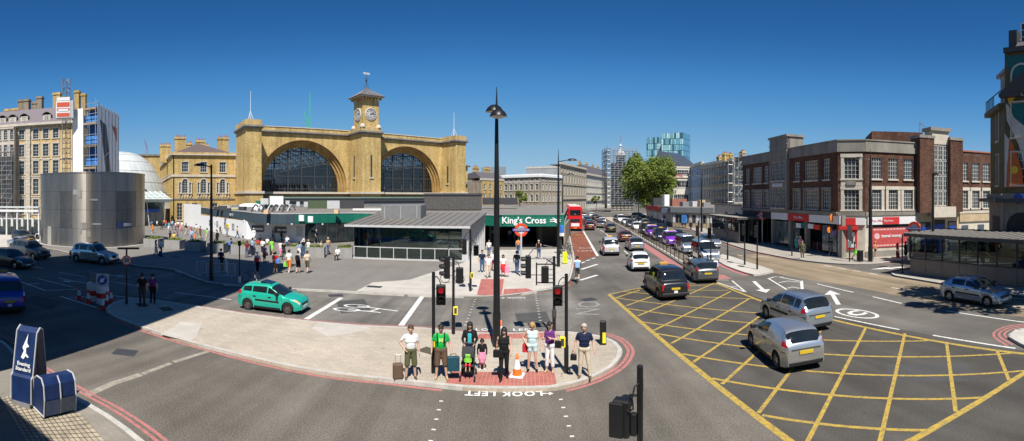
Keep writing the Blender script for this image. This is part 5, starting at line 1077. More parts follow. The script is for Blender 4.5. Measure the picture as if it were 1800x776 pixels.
for pts, m_, o in (([(0,17.4),(4,17.4),(4,14),(1.6,14),(.6,15.6)],M_MTEAL,.02),([(.1,13.6),(.9,12.9),(2.6,10.4),(2.6,6.8),(2.2,6.8),(1.2,10.2),(.2,12.2)],M_MW,.02),([(.8,12.4),(2.6,10.9),(4.2,10.5),(4.2,13.6),(.3,13.5)],M_MTEAL,.03),([(.5,10.8),(1.0,9.6),(1.5,8.2),(1.6,6.8),(.15,6.8),(.2,8.4)],M_MOR,.035),([(.0,11.2),(.4,10.6),(.12,6.8),(0,6.8)],M_MW,.03),([(.4,13.4),(1.1,14.2),(.6,15.2),(.15,14.4)],M_MY,.04),([(2.2,17.2),(2.9,16.6),(2.4,16.0),(1.8,16.6)],mat('mural_magenta',(.4,.03,.2)),.05)):
    MB().add([F2m.P(a,o,z) for a, z in pts], [tuple(range(len(pts)))[::-1]]).build('mural_shape', m_, mu)
MB().lathe([(.32,0),(.32,.03),(0,.03)], (0,0,0), 14).build('mural_sun', M_MY, mu, F2m.P(.85,.05,8.2)).rotation_euler = (pi/2,0,F2m.rz)
for f_ in (F1m, F2m): f_.trim('stone_ground_floor', mu, 0, f_.L, 0, .12, 0, 5.6, M_STONEG); f_.trim('ledge', mu, -.5, f_.L, 0, .9, 5.6, 5.9, M_DARK); f_.trim('ledge_band', mu, -.1, f_.L, 0, .3, 5.9, 6.3, M_STONEG)
F1m.trim('dark_door', mu, F1m.L*.3, F1m.L*.75, .1, .16, .1, 4.4, M_SHOPD)
MB().lathe([(1.2,-.1),(1.2,.05),(0,.05)], (0,0,0), 18).build('dark_arch', M_SHOPD, mu, F2m.P(wc,.1,3.6)).rotation_euler = (pi/2,0,F2m.rz); MB().lathe([(.42,0),(.42,.1),(0,.1)], (0,0,0), 14).build('blue_plaque', M_BLUE, mu, F2m.P(wc-.1,.32,5.9)).rotation_euler = (pi/2,0,F2m.rz)
# ------------------------------------------------------------------ underground entrances
def entrance(name, lab, A, B, C, zr, sill, npan, glass):
    t = thing(name, lab, 'subway entrance'); f = Fac(A, B)
    for k in range(npan):
        a, b = f.L*k/npan, f.L*(k+1)/npan
        f.trim('glass_panel', t, a+.05, b-.05, -.03, 0, sill+.05, zr-.35, glass); f.trim('mullion', t, a-.045, a+.045, -.1, .05, sill, zr-.3, M_DARK); f.trim('wall_panel', t, a+.012, b-.012, -.25, 0, .12, sill, MATS.get('bronze_panel') or mat('bronze_panel', (.17,.15,.13), rough=.4, var=.15))
    f.trim('mullion', t, f.L-.06, f.L+.06, -.1, .05, .1, zr-.3, M_DARK); f.trim('sill', t, 0, f.L, -.28, .06, sill, sill+.06, M_DARK)
    g = Fac(B, C); k2 = max(2, int(g.L/1.2))
    for k in range(k2): g.trim('glass_panel', t, g.L*k/k2+.05, g.L*(k+1)/k2-.05, -.03, 0, .2, zr-.35, glass); g.trim('mullion', t, g.L*k/k2-.04, g.L*k/k2+.04, -.08, .05, .1, zr-.3, M_DARK)
    D_ = tuple(Vector(C)-f.d*f.L); h = Fac(C, D_)
    for k in range(npan): h.trim('glass_panel', t, h.L*k/npan+.05, h.L*(k+1)/npan-.05, -.03, 0, .9, zr-.35, glass); h.trim('mullion', t, h.L*k/npan-.04, h.L*k/npan+.04, -.08, .04, .1, zr-.3, M_DARK)
    e = .35; q = [f.P(-e,e,0)[:2], f.P(f.L+e,e,0)[:2], tuple(Vector(C)+f.d*e-f.n*e), tuple(Vector(D_)-f.d*e-f.n*e)]
    r = MB().prism(q, zr-.3, zr-.05).build('roof', mat('entrance_roof', (.085,.08,.072), rough=.6), t)
    n_ = int((f.L+2*e)/.6)
    for k in range(n_+1):
        u = k/n_; a_ = Vector(q[0]).lerp(Vector(q[1]), u); b_ = Vector(q[3]).lerp(Vector(q[2]), u); MB().cyl((a_.x,a_.y,zr-.04),(b_.x,b_.y,zr-.04),.035,n=4).build('roof_seam', MATS['zinc_roof'], t)
    MB().flat([A,B,C,D_], .125).build('floor', M_GREY, t); f.trim('stair_wall', t, .6, f.L-.6, -2.2, -2.1, .13, 1.2, M_GREY)
    return f
M_UGG = glassmat('entrance_glass', (.8,.88,.88), (.30,.36,.36))
fu = entrance('underground_entrance', 'dark glass subway entrance with flat roof in the right foreground by the road', (26.85,23.2), (27.0,8.0), (33.0,8.4), 3.3, 1.32, 10, M_UGG)
entrance('underground_entrance', 'bronze and glass subway entrance with sloping roof beside the far bus lanes', (29.0,62.9), (27.7,52.0), (31.6,51.4), 3.45, 1.5, 8, glassmat('entrance_glass_pale', (.85,.9,.9), (.45,.52,.5)))
pp = thing('roof_post', 'slim black post at the corner of the right hand subway roof', 'post'); x, y = G(1586, 483); MB().cyl((0,0,0),(0,0,3.0),.06,n=8).build('post', M_BLACK, pp); MB().lathe([(.14,0),(.14,.05),(.06,.08)],(0,0,0),10).build('base_plate', M_BLACK, pp); pp.location = (x,y,.11)
# ------------------------------------------------------------------ low shops in the middle distance
sh = thing('shop_row', 'single storey shop row with grey fascia and red sign beside the far road', 'shop')
Fa, Fb = Fac(G(1136.5,387), G(1182,400)), Fac(G(1182,400), G(1254,403))
for f_, cols_ in ((Fa, 14), (Fb, 12)):
    f_.trim('wall', sh, 0, f_.L, -.3, 0, .1, 3.2, M_GREY); f_.trim('fascia', sh, -.2, f_.L+.2, -.4, .35, 3.0, 4.0, mat('fascia_grey', (.19,.20,.20), var=.15)); f_.trim('band', sh, 0, f_.L, -.1, .2, 2.6, 3.0, mat('beige_band', (.36,.33,.27), var=.3, scale=2))
    for k in range(cols_): f_.trim('shop_window', sh, f_.L*k/cols_+.15, f_.L*(k+1)/cols_-.15, 0, .05, 1.0, 2.5, R.choice([M_DGL, M_CREAM, M_DGL, M_SIGW])); f_.trim('stall_riser', sh, f_.L*k/cols_+.1, f_.L*(k+1)/cols_-.1, 0, .06, .12, .9, M_TAN if f_ is Fb else M_DARK)
Fa.trim('red_sign', sh, 2, Fa.L*.62, .35, .5, 2.9, 3.9, M_SIGR); Fa.trim('white_sign', sh, Fa.L*.72, Fa.L*.9, .35, .45, 2.7, 3.7, M_SIGW); Fb.trim('blue_poster', sh, col_on(Fb,1199), col_on(Fb,1208), .05, .2, 1.0, 2.7, mat('poster_blue', (.08,.25,.6), var=.5, scale=2))
MB().prism([tuple(Fa.A), tuple(Fb.A), Fb.P(Fb.L,0,0)[:2], (60,120)], 3.9, 4.0).build('roof', M_FELT, sh)
for px, D, w, h_, m_ in ((1157,112,3,1.8,M_DARK),(1170,108,1.2,2.6,M_WHITE),(1192,105,3.5,1.6,mat('roof_brick',(.3,.12,.08))),(1203,102,1.5,1.0,M_GREY),(1222,100,2,1.1,M_LGREY),(1232,99,1.2,1.4,M_TAN),(1240,98,1.6,.9,M_GREY)):
    x, y = PD(px, D); MB().bbox(-w/2,w/2,-1,1,0,h_).build('roof_unit', m_, sh, (x,y,4.0))
lo = thing('low_wall', 'white low building with arched openings behind the far subway entrance', 'building'); f_ = Fac(PD(1256,84), PD(1306,72)); front(lo, f_, 0, 4.6, [([f_.L*.45,f_.L*.8], 2.2, .3, 3.6, dict(nx=2, ny=2, arch=True, fr=M_DARK, sill=False))], M_STONE); f_.trim('coping', lo, 0, f_.L, -.3, .15, 4.6, 4.85, M_STONEG)
# ------------------------------------------------------------------ far streets
def terrace(name, lab, pa, pb, z, rows, m_, trims=(), roofh=0, roofm=None, dep=12, n=6, win=1.1, par=.6, chim=0, sm_=None, group=None, sides=()):
    t = thing(name, lab, 'building', group=group); f = Fac(PD(*pa), PD(*pb))
    front(t, f, 0, z, [(spread(n, .3, f.L-.3), win, a, b, dict(nx=2, ny=2, fw=.12, **st)) for a, b, st in rows], m_)
    for zz, h_, o_ in trims: f.trim('string_course', t, 0, f.L, 0, o_, zz, zz+h_, sm_ or M_STONE)
    if 1 in sides: wall(t, Fac(f.P(f.L,0,0), f.P(f.L,-dep,0)), 0, z, [], m_)
    if 0 in sides: wall(t, Fac(f.P(0,-dep,0), f.P(0,0,0)), 0, z, [], m_)
    f.trim('parapet', t, -.05, f.L+.05, -.5, .12, z, z+par, sm_ or M_STONE); f.trim('roof_deck', t, .1, f.L-.1, -4, -.4, z-.5, z-.2, M_FELT)
    if roofh: MB().add([f.P(0,0,z+par),f.P(f.L,0,z+par),f.P(f.L,-2.5,z+par+roofh),f.P(0,-2.5,z+par+roofh),f.P(0,-dep,z+par),f.P(f.L,-dep,z+par)], [(0,1,2,3),(3,2,5,4),(1,5,2),(0,3,4)]).build('roof', roofm or M_SLATE, t)
    for k in range(chim): chimney(t, f, f.L*(k+.5)/chim, -4, 2, 1, z, z+par+roofh+1.6, M_STOCK, 3)
    return t, f
M_TERR = brickmat('terrace_brick', (.27,.23,.17), (.36,.31,.24), .15); M_BEIGE = mat('beige_stone', (.44,.375,.27), var=.15); M_STUC = mat('white_stucco', (.60,.57,.50), var=.12)
terrace('yellow_terrace', 'small yellow brick house row right of the station behind the canopy', (846,140), (886,150), 11.2, [(8.4,10.0,{}),(5.4,7.2,{})], M_STOCK, roofh=2.0, n=4, chim=2)
terrace('grey_terrace', 'grey brown brick terrace with white cornice facing the station', (884,160), (950,150), 12.6, [(11.3,12.5,{}),(8.3,10.4,dict(sur=.2)),(4.6,7.0,dict(arch=True,sur=.25)),(.6,3,{})], M_TERR, trims=((12.6,.7,.35),(10.9,.15,.1)), n=7, win=1.2, par=1.1, sm_=M_WHITE)
terrace('grey_terrace', 'end return of the grey brown terrace turning into the street', (950,150), (988,162), 12.6, [(11.3,12.5,{}),(8.3,10.4,dict(sur=.2)),(4.6,7.0,dict(arch=True,sur=.25)),(.6,3,{})], M_TERR, trims=((12.6,.7,.35),), n=6, win=1.0, par=1.1, sm_=M_WHITE)
terrace('beige_block', 'beige stone commercial block with tall narrow windows on the far street', (984,172), (1031,212), 18.6, [(15.4,17.6,{}),(11.6,14.6,{}),(6.8,10.4,{}),(1,4.2,dict(glass=M_DGL))], M_BEIGE, trims=((18.3,.5,.5),(10.8,.3,.2),(5.2,.6,.3)), n=10, win=1.3)
terrace('stucco_terrace', 'white stucco terrace with slate mansard curving along the far street', (1029,214), (1069,262), 16.8, [(14.6,16.2,{}),(11.6,13.6,dict(sur=.2)),(8.3,10.6,dict(sur=.2)),(5.0,7.4,{}),(.8,3.8,dict(glass=M_DGL))], M_STUC, trims=((16.4,.5,.6),(11.0,.2,.2),(7.8,.2,.2),(4.2,.5,.5)), roofh=4.0, n=12, win=1.3, chim=4)
terrace('stucco_house', 'narrow pale stucco house beside the scaffolded tower on the far street', (1067,250), (1078,262), 15, [(12,14,{}),(8.6,11,{}),(5,7.4,{})], M_STUC, n=3, trims=((15,.4,.4),))
t, f = terrace('office_block', 'long low grey curved roof office behind the grey terrace', (925,260), (1010,250), 22, [], mat('grey_cladding', (.33,.34,.35), var=.1, scale=.2), par=1)
terrace('white_office', 'white rendered office block with dark top floor right of the station', (846,240), (888,235), 17.5, [(14,16,dict(glass=M_WINGLASS))], M_STUC, n=4, win=6, par=4, sm_=mat('blue_grey_top', (.22,.26,.28)))
terrace('brown_block', 'low brown brick rear building with plant on its roof', (800,200), (850,190), 15, [], M_GREYBRK)
terrace('hotel_annexe', 'white painted hotel building with red sign beside the plane tree', (1183,166), (1212,168), 16.5, [(9.5,12,{}),(14,15.8,{}),(4.4,7,{})], M_STUC, n=4, win=1.5, trims=((13,.3,.3),))
x, y = PD(1190,165); text_on('hotel_sign', 'HOTEL', 1.4, mat('hotel_red', (.35,.03,.04)), COL.objects['hotel_annexe'], (x,y,13.6), -.25, depth=.1, bold=.05)
terrace('blue_house', 'pale blue painted terrace house with cornice beyond the shops', (1211,172), (1234,152), 17.2, [(13.6,16,{}),(9.6,12.4,{}),(5,8,dict(arch=True))], mat('pale_blue_render', (.30,.42,.58), var=.08), trims=((16.6,.5,.5),(9,.3,.3)), n=5, win=1.3)
terrace('cream_terrace', 'cream stucco terrace with chimneys between the blue house and brick building', (1232,146), (1290,122), 15.8, [(13,15,{}),(9.6,12,{}),(6,8.6,dict(arch=True)),(2,4.8,{})], M_STUC, trims=((15.4,.4,.5),(9,.2,.2),(5.2,.3,.4)), n=12, win=1.1, chim=3, roofh=.6)
_, fs = terrace('cream_terrace', 'scaffolded end house of the cream terrace next to the brick building', (1290,122), (1308,126), 15.8, [(13,15,{}),(9.6,12,{}),(6,8.6,{})], M_STUC, n=3, chim=1)
s2 = thing('scaffold', 'pale scaffold with netting on the cream terrace end beside the brick building', 'scaffold'); scaffold(s2, fs, 0, fs.L, 0, 16.5, 2, 2.2, r=.07); fz = Fac(PD(1258,136.5), PD(1290,121)); scaffold(s2, fz, 0, fz.L, 0, 14.5, 3, 2.4, r=.06)
# lighthouse block wrapped in scaffold
lt, fl = terrace('corner_tower', 'narrow corner block with lead cupola inside dense scaffolding on the far street', (1074,190), (1114,192), 19.5, [(16,18,{}),(12.6,15,{}),(9,11.6,{}),(5,8,{})], mat('pale_old_stone', (.30,.27,.22), var=.2), n=5, win=1.2)
p = PD(1091,194); MB().lathe([(2.0,0),(2.0,3.0),(2.3,3.1),(2.1,4.2),(1.2,5.4),(.5,5.9),(.4,7.2),(.7,7.4),(0,8.6)], (p[0],p[1],20), 14).build('cupola', M_LGREY, lt, smooth=True, angle=40); MB().cyl((p[0],p[1],28.4),(p[0],p[1],32),.12,n=5).build('finial', M_GREY, lt)
s3 = thing('scaffold', 'dense dark scaffold tower surrounding the far corner block with the cupola', 'scaffold'); scaffold(s3, fl, -.5, fl.L+1, 3, 25, 1.6, 1.9, .3, 1.7, r=.09)
Fz2 = Fac(fl.P(-.6,-12,0), fl.P(-.6,1.7,0)); scaffold(s3, Fz2, 0, Fz2.L, 3, 25, 2, 1.9, .1, 1.2, r=.08)
# glass tower
gt = thing('glass_tower', 'twin blue green glass office towers far behind the plane tree', 'tower')
pal = [mat('tower_glass_%d' % i, c, rough=.12, var=.2, scale=.2, spec=.8) for i, c in enumerate(((.16,.38,.46),(.30,.56,.60),(.05,.13,.18),(.48,.68,.70),(.10,.28,.40)))]
for fA, ztop, nc, nr in ((Fac(PD(1136,390), PD(1164,384)),56,9,9),(Fac(PD(1163,372), PD(1201,368)),57.5,12,10),(Fac(PD(1201,368), PD(1213,384)),57.5,4,10)):
    fA.trim('tower_core', gt, 0, fA.L, -8, -.3, 0, ztop, pal[2])
    for i in range(nc):
        for j in range(nr):
            z0 = 10+(ztop-10)*j/nr; k = R.random(); m_ = pal[4] if nc == 4 else pal[0] if k < .4 else pal[1] if k < .65 else pal[2] if k < .85 else pal[3]
            fA.trim('glass_panel', gt, fA.L*i/nc+.15, fA.L*(i+1)/nc-.15, -.3, 0 if (i+j) % 2 else .2, z0+.2, z0+(ztop-10)/nr-.2, m_)
cr = thing('curved_roof', 'dark curved roof of a hall below the far glass towers', 'building')
fA = Fac(PD(1156,240), PD(1200,230)); pts = [(fA.L*i/8, 30-9.5*(i/8)**1.6) for i in range(9)]
MB().grid([[fA.P(a,o,z) for a,z in pts] for o in (0,-14)]).build('roof', mat('dark_metal_roof', (.10,.12,.14), rough=.3, metal=.4), cr); MB().add([fA.P(a,0,z) for a,z in pts]+[fA.P(fA.L,0,0),fA.P(0,0,0)], [tuple(range(10,-1,-1))]).build('gable', mat('gable_grey', (.16,.18,.20), rough=.4), cr)
# ------------------------------------------------------------------ trees
def leafmat(name, c1, c2):
    m = mat(name, c1, rough=.6, col2=c2, scale=.8, spec=.2); b = m.node_tree.nodes['Principled BSDF']; nt = m.node_tree
    tr = nt.nodes.new('ShaderNodeBsdfTranslucent'); mx = nt.nodes.new('ShaderNodeMixShader'); mx.inputs[0].default_value = .3; src = b.inputs['Base Color'].links[0].from_socket
    nt.links.new(src, tr.inputs[0]); nt.links.new(b.outputs[0], mx.inputs[1]); nt.links.new(tr.outputs[0], mx.inputs[2]); nt.links.new(mx.outputs[0], nt.nodes['Material Output'].inputs[0]); return m
M_LEAF = leafmat('plane_leaf', (.125,.175,.03), (.27,.33,.075)); M_BARK = mat('bark', (.16,.13,.09), var=.3)
def tree(name, lab, pos, h, rx, rz_, zc, n, leaf, clumps, seed, trunk_r=.45, group=None):
    t = thing(name, lab, 'tree', (*pos, 0), group=group); q = random.Random(seed); tr = MB(); zb = zc-rz_*.55
    tr.cyl((0,0,0),(.1,.05,zb),trunk_r,trunk_r*.7,9)
    cl = []
    for k in range(clumps):
        while True:
            v = Vector((q.uniform(-1,1), q.uniform(-1,1), q.uniform(-1,1)))
            if .35 < v.length < 1: break
        r = (.13+.2*q.random()); c = Vector((v.x*rx*.9, v.y*rx*.9, zc+v.z*rz_*.9)); cl.append((c, r*rx, r*rz_*1.05))
        if k % 4 == 0:
            m_ = Vector((c.x*.4, c.y*.4, zb+(c.z-zb)*.5)); tr.cyl((.1,.05,zb-.3), m_, trunk_r*.4, trunk_r*.2, 6); tr.cyl(m_, c, trunk_r*.2, .04, 5)
    tr.build('trunk', M_BARK, t)
    V = []; Fc = []
    for k in range(n):
        c, a, b = q.choice(cl); d = Vector((q.gauss(0,1), q.gauss(0,1), q.gauss(0,1))).normalized(); rr = q.uniform(.55,1.05); p = c+Vector((d.x*a*rr, d.y*a*rr, d.z*b*rr))
        nn = (d+Vector((q.gauss(0,.6), q.gauss(0,.6), q.gauss(.4,.6)))).normalized(); u = nn.orthogonal().normalized(); u.rotate(Matrix.Rotation(q.uniform(0,6.28), 3, nn)); w = nn.cross(u); s = leaf*q.uniform(.6,1.3); o = len(V)
        V += [p-u*s*.5, p+w*s*.34+nn*s*.08, p+u*s*.55, p-w*s*.34+nn*s*.08]; Fc.append((o,o+1,o+2,o+3))
    me = bpy.data.meshes.new('crown'); me.from_pydata([tuple(v) for v in V], [], Fc); me.materials.append(M_LEAF); link('crown', me, t); return t
tree('plane_tree', 'large leafy plane tree standing behind the low shops on the far road', PD(1139,134), 19, 8.5, 7.9, 11.7, 44000, .5, 120, 3)
tree('street_tree', 'small bright green tree growing behind the station sign canopy', PD(913,104), 8, 1.7, 1.9, 6.0, 2200, .32, 14, 5, .14)
tree('street_tree', 'leafy street tree out past the right edge that shades the road', (24.4,6.4), 16, 4.3, 3.2, 13.6, 5600, .42, 22, 9, .2)
tree('street_tree', 'thin street tree on the pavement in front of the far terrace', PD(1048,190), 8, 2.2, 2.2, 5.5, 1500, .5, 10, 12, .15)
# ------------------------------------------------------------------ vehicles (forward = +Y in their own axes)
M_CARGL = mat('car_glass', (.012,.016,.019), rough=.04, var=.3, scale=1.5, spec=.75); M_TYRE = M_RUBBER
M_RIM = mat('alloy_rim', (.42,.42,.43), rough=.3, metal=.85); M_RIMD = mat('dull_rim', (.16,.13,.12), rough=.5, metal=.4); M_TRIM = mat('black_trim', (.016,.016,.017), rough=.5)
M_TAIL = mat('tail_lamp', (.42,.01,.012), rough=.4, spec=.3); M_HEAD = mat('head_lamp', (.62,.64,.66), rough=.12, spec=.9); M_AMB = mat('amber_lamp', (.85,.38,.03), rough=.2); M_PLY = mat('rear_plate', (.62,.43,.03), rough=.4, var=.03); M_PLW = mat('front_plate', (.75,.75,.73), rough=.4, var=.03)
def carpaint(name, c, metal=.0, rough=.28): return mat('paint_'+name, c, rough=rough, metal=metal, var=.05, scale=1.2, coat=.6, spec=.5)
P_SIL = carpaint('silver', (.56,.57,.58), .8, .24); P_SILB = carpaint('silver_blue', (.42,.48,.55), .75, .24); P_BLK = carpaint('black', (.012,.012,.014)); P_WHT = carpaint('white', (.76,.76,.75)); P_TEAL = carpaint('teal', (.015,.42,.30), .15)
P_RED = carpaint('dark_red', (.10,.008,.012)); P_BLU = carpaint('deep_blue', (.015,.03,.36)); P_PUR = carpaint('purple', (.20,.03,.48)); P_NAV = carpaint('navy', (.01,.015,.04)); P_ORG = carpaint('orange_brown', (.35,.10,.03)); P_GRY = carpaint('graphite', (.09,.095,.10), .4); P_BUS = carpaint('bus_red', (.62,.012,.015))
SPEC = dict(
 hatch=dict(L=3.95,W=1.70,wb=2.49,wy=-.02,r=.31,prof=[(-1.975,.42),(-1.95,.86),(-1.88,1.0),(-1.58,1.36),(-1.3,1.44),(-.5,1.48),(.1,1.43),(.95,.97),(1.1,.93),(1.6,.82),(1.88,.66),(1.975,.40)],belt=(1.02,.90),tum=.30,rear=(-1.86,-1.56),ws=(.2,.96),side=[(-1.55,-1.02),(-.94,-.06),(.02,.72)]),
 fiesta=dict(L=3.95,W=1.72,wb=2.49,wy=.02,r=.31,prof=[(-1.975,.45),(-1.96,.80),(-1.9,.98),(-1.62,1.33),(-1.3,1.44),(-.45,1.48),(.15,1.40),(.95,1.0),(1.1,.96),(1.6,.84),(1.88,.66),(1.975,.40)],belt=(1.03,.90),tum=.42,rear=(-1.88,-1.62),ws=(.2,.97),side=[(-.36,.74)]),
 golf=dict(L=4.2,W=1.76,wb=2.58,wy=0,r=.32,prof=[(-2.1,.45),(-2.08,.9),(-2.02,1.05),(-1.72,1.47),(-1.4,1.56),(-.5,1.58),(.15,1.50),(1.05,1.02),(1.2,.98),(1.7,.85),(2.02,.66),(2.1,.40)],belt=(1.03,.94),tum=.36,rear=(-2.0,-1.70),ws=(.22,1.05),side=[(-1.62,-1.2),(-1.12,-.12),(-.04,.8)]),
 estate=dict(L=4.8,W=1.81,wb=2.75,wy=.05,r=.32,prof=[(-2.4,.45),(-2.38,.85),(-2.3,1.0),(-1.95,1.38),(-1.6,1.44),(-.3,1.47),(.3,1.40),(1.15,.97),(1.35,.93),(2.0,.82),(2.3,.64),(2.4,.40)],belt=(.99,.90),tum=.30,rear=(-2.28,-1.95),ws=(.38,1.18),side=[(-1.85,-1.15),(-1.07,-.12),(-.04,.92)]),
 saloon=dict(L=4.55,W=1.75,wb=2.65,wy=.05,r=.31,prof=[(-2.27,.45),(-2.24,.85),(-2.1,.97),(-1.6,1.0),(-1.05,1.36),(-.6,1.42),(.2,1.40),(1.05,.96),(1.25,.92),(1.9,.80),(2.18,.63),(2.27,.40)],belt=(.96,.88),tum=.30,rear=(-1.58,-1.05),ws=(.3,1.08),side=[(-1.0,-.12),(-.04,.82)]),
 astra=dict(L=4.1,W=1.71,wb=2.6,wy=.05,r=.31,prof=[(-2.05,.45),(-2.03,.85),(-1.95,.98),(-1.35,1.32),(-1.0,1.41),(-.2,1.43),(.25,1.38),(1.05,.95),(1.2,.92),(1.75,.80),(1.98,.62),(2.05,.40)],belt=(.98,.88),tum=.28,rear=(-1.9,-1.32),ws=(.32,1.06),side=[(-1.05,-.18),(-.1,.84)]),
 bubble=dict(L=3.55,W=1.63,wb=2.3,wy=0,r=.30,prof=[(-1.77,.45),(-1.75,.78),(-1.68,.95),(-1.35,1.36),(-1.05,1.45),(-.3,1.49),(.2,1.42),(.85,1.02),(1.0,.97),(1.4,.86),(1.68,.66),(1.77,.40)],belt=(.97,.92),tum=.30,rear=(-1.63,-1.36),ws=(.24,.88),side=[(-1.2,-.5),(-.42,.66)]),
 van=dict(L=4.5,W=1.84,wb=2.85,wy=.1,r=.33,prof=[(-2.25,.45),(-2.23,1.1),(-2.18,1.4),(-2.08,1.8),(-1.8,1.88),(.4,1.86),(.75,1.76),(1.35,1.16),(1.5,1.10),(1.95,.98),(2.18,.75),(2.25,.42)],belt=(1.12,1.06),tum=.18,rear=(-2.17,-2.07),ws=(.72,1.36),side=[(-1.9,-.9),(-.8,.0),(.08,1.0)]),
 taxi=dict(L=4.58,W=1.78,wb=2.88,wy=.04,r=.33,prof=[(-2.29,.48),(-2.27,.82),(-2.2,1.02),(-2.0,1.13),(-1.72,1.60),(-1.45,1.75),(-.7,1.81),(.1,1.79),(.45,1.70),(.98,1.16),(1.1,1.10),(1.7,1.0),(2.12,.86),(2.25,.66),(2.29,.42)],belt=(1.10,1.06),tum=.20,rear=(-1.98,-1.70),ws=(.48,.98),side=[(-1.6,-1.12),(-1.04,-.14),(-.06,.72)]))
def lerp(a, b, t): return a+(b-a)*t
class Car:
    def __init__(s, k):
        s.__dict__.update(SPEC[k]); s.k = k; s.P = smooth_line([(y, z) for y, z in s.prof], 4); s.half = s.L/2; s.wys = (s.wy-s.wb/2, s.wy+s.wb/2)
        for i in range(1, len(s.P)):
            if s.P[i][0] <= s.P[i-1][0]: s.P[i] = (s.P[i-1][0]+1e-4, s.P[i][1])
    def top(s, y):
        P = s.P
        if y <= P[0][0]: return P[0][1]
        for a, b in zip(P, P[1:]):
            if y <= b[0]: return lerp(a[1], b[1], (y-a[0])/(b[0]-a[0]))
        return P[-1][1]
    def low(s, y):
        z = .19+.10*abs(y/s.half)**8
        for w in s.wys:
            d = abs(y-w); Ra = s.r*1.17
            if d < Ra: z = max(z, s.r+math.sqrt(Ra*Ra-d*d))
        return z
    def sec(s, y):
        t = y/s.half; w = s.W/2*(1-.03*abs(t)**2-.16*max(0, (abs(t)-.72)/.28)**2.2); zt = s.top(y); zl = s.low(y)
        zb = lerp(s.belt[0], s.belt[1], (t+1)/2); zb2 = min(zb, zt-.03); zl = min(zl, zb2-.12); hg = max(0, zt-zb2); g = min(1, max(0, (zt-zb)/.22))
        wr = w*.94-s.tum*hg
        A = [(w*.97,zl),(w,lerp(zl,zb2,.45)),(w*.99,lerp(zl,zb2,.86)),(w*.955,zb2)]
        Bg = [(w*.94-s.tum*hg*.5,zb2+hg*.5),(wr,zt-.10),(wr-.05,zt-.03),(wr*.55,zt+.012),(0,zt+.022)]
        Bh = [(w*.90,zt-.012),(w*.78,zt+.0),(w*.6,zt+.012),(w*.3,zt+.02),(0,zt+.022)]
        return A+[(lerp(h[0],q[0],g), lerp(h[1],q[1],g)) for h, q in zip(Bh, Bg)]
    def pt(s, y, u, sd=1, off=0):
        S = s.sec(y); i = min(7, int(u)); f = u-i; x, z = lerp(S[i][0],S[i+1][0],f), lerp(S[i][1],S[i+1][1],f)
        if off:
            dx, dz = S[i+1][0]-S[i][0], S[i+1][1]-S[i][1]; l = hypot(dx, dz) or 1; x += dz/l*off; z -= dx/l*off
            sl_ = (s.top(min(y+.05, s.half))-s.top(max(y-.05, -s.half)))/.1; y += -off*sl_*.7 if u > 4 else 0
        return (x*sd, y, z)
    def patch(s, y0, y1, u0, u1, off=.012, ny=6, nu=2, both=True, sd=1, join=False):
        mb = MB()
        if join: us = [u0+(u1-u0)*j/nu for j in range(nu+1)]; seq = [(u, 1) for u in us]+[(u, -1) for u in us[::-1][1:]]
        for d in ((1, -1) if both and not join else (sd,)):
            q = seq if join else [(u0+(u1-u0)*j/nu, d) for j in range(nu+1)]
            rows = [[s.pt(lerp(y0,y1,i/ny), u, dd, off) for u, dd in q] for i in range(ny+1)]
            if d < 0: rows = rows[::-1]
            mb.grid(rows)
        return mb
CARM = {}
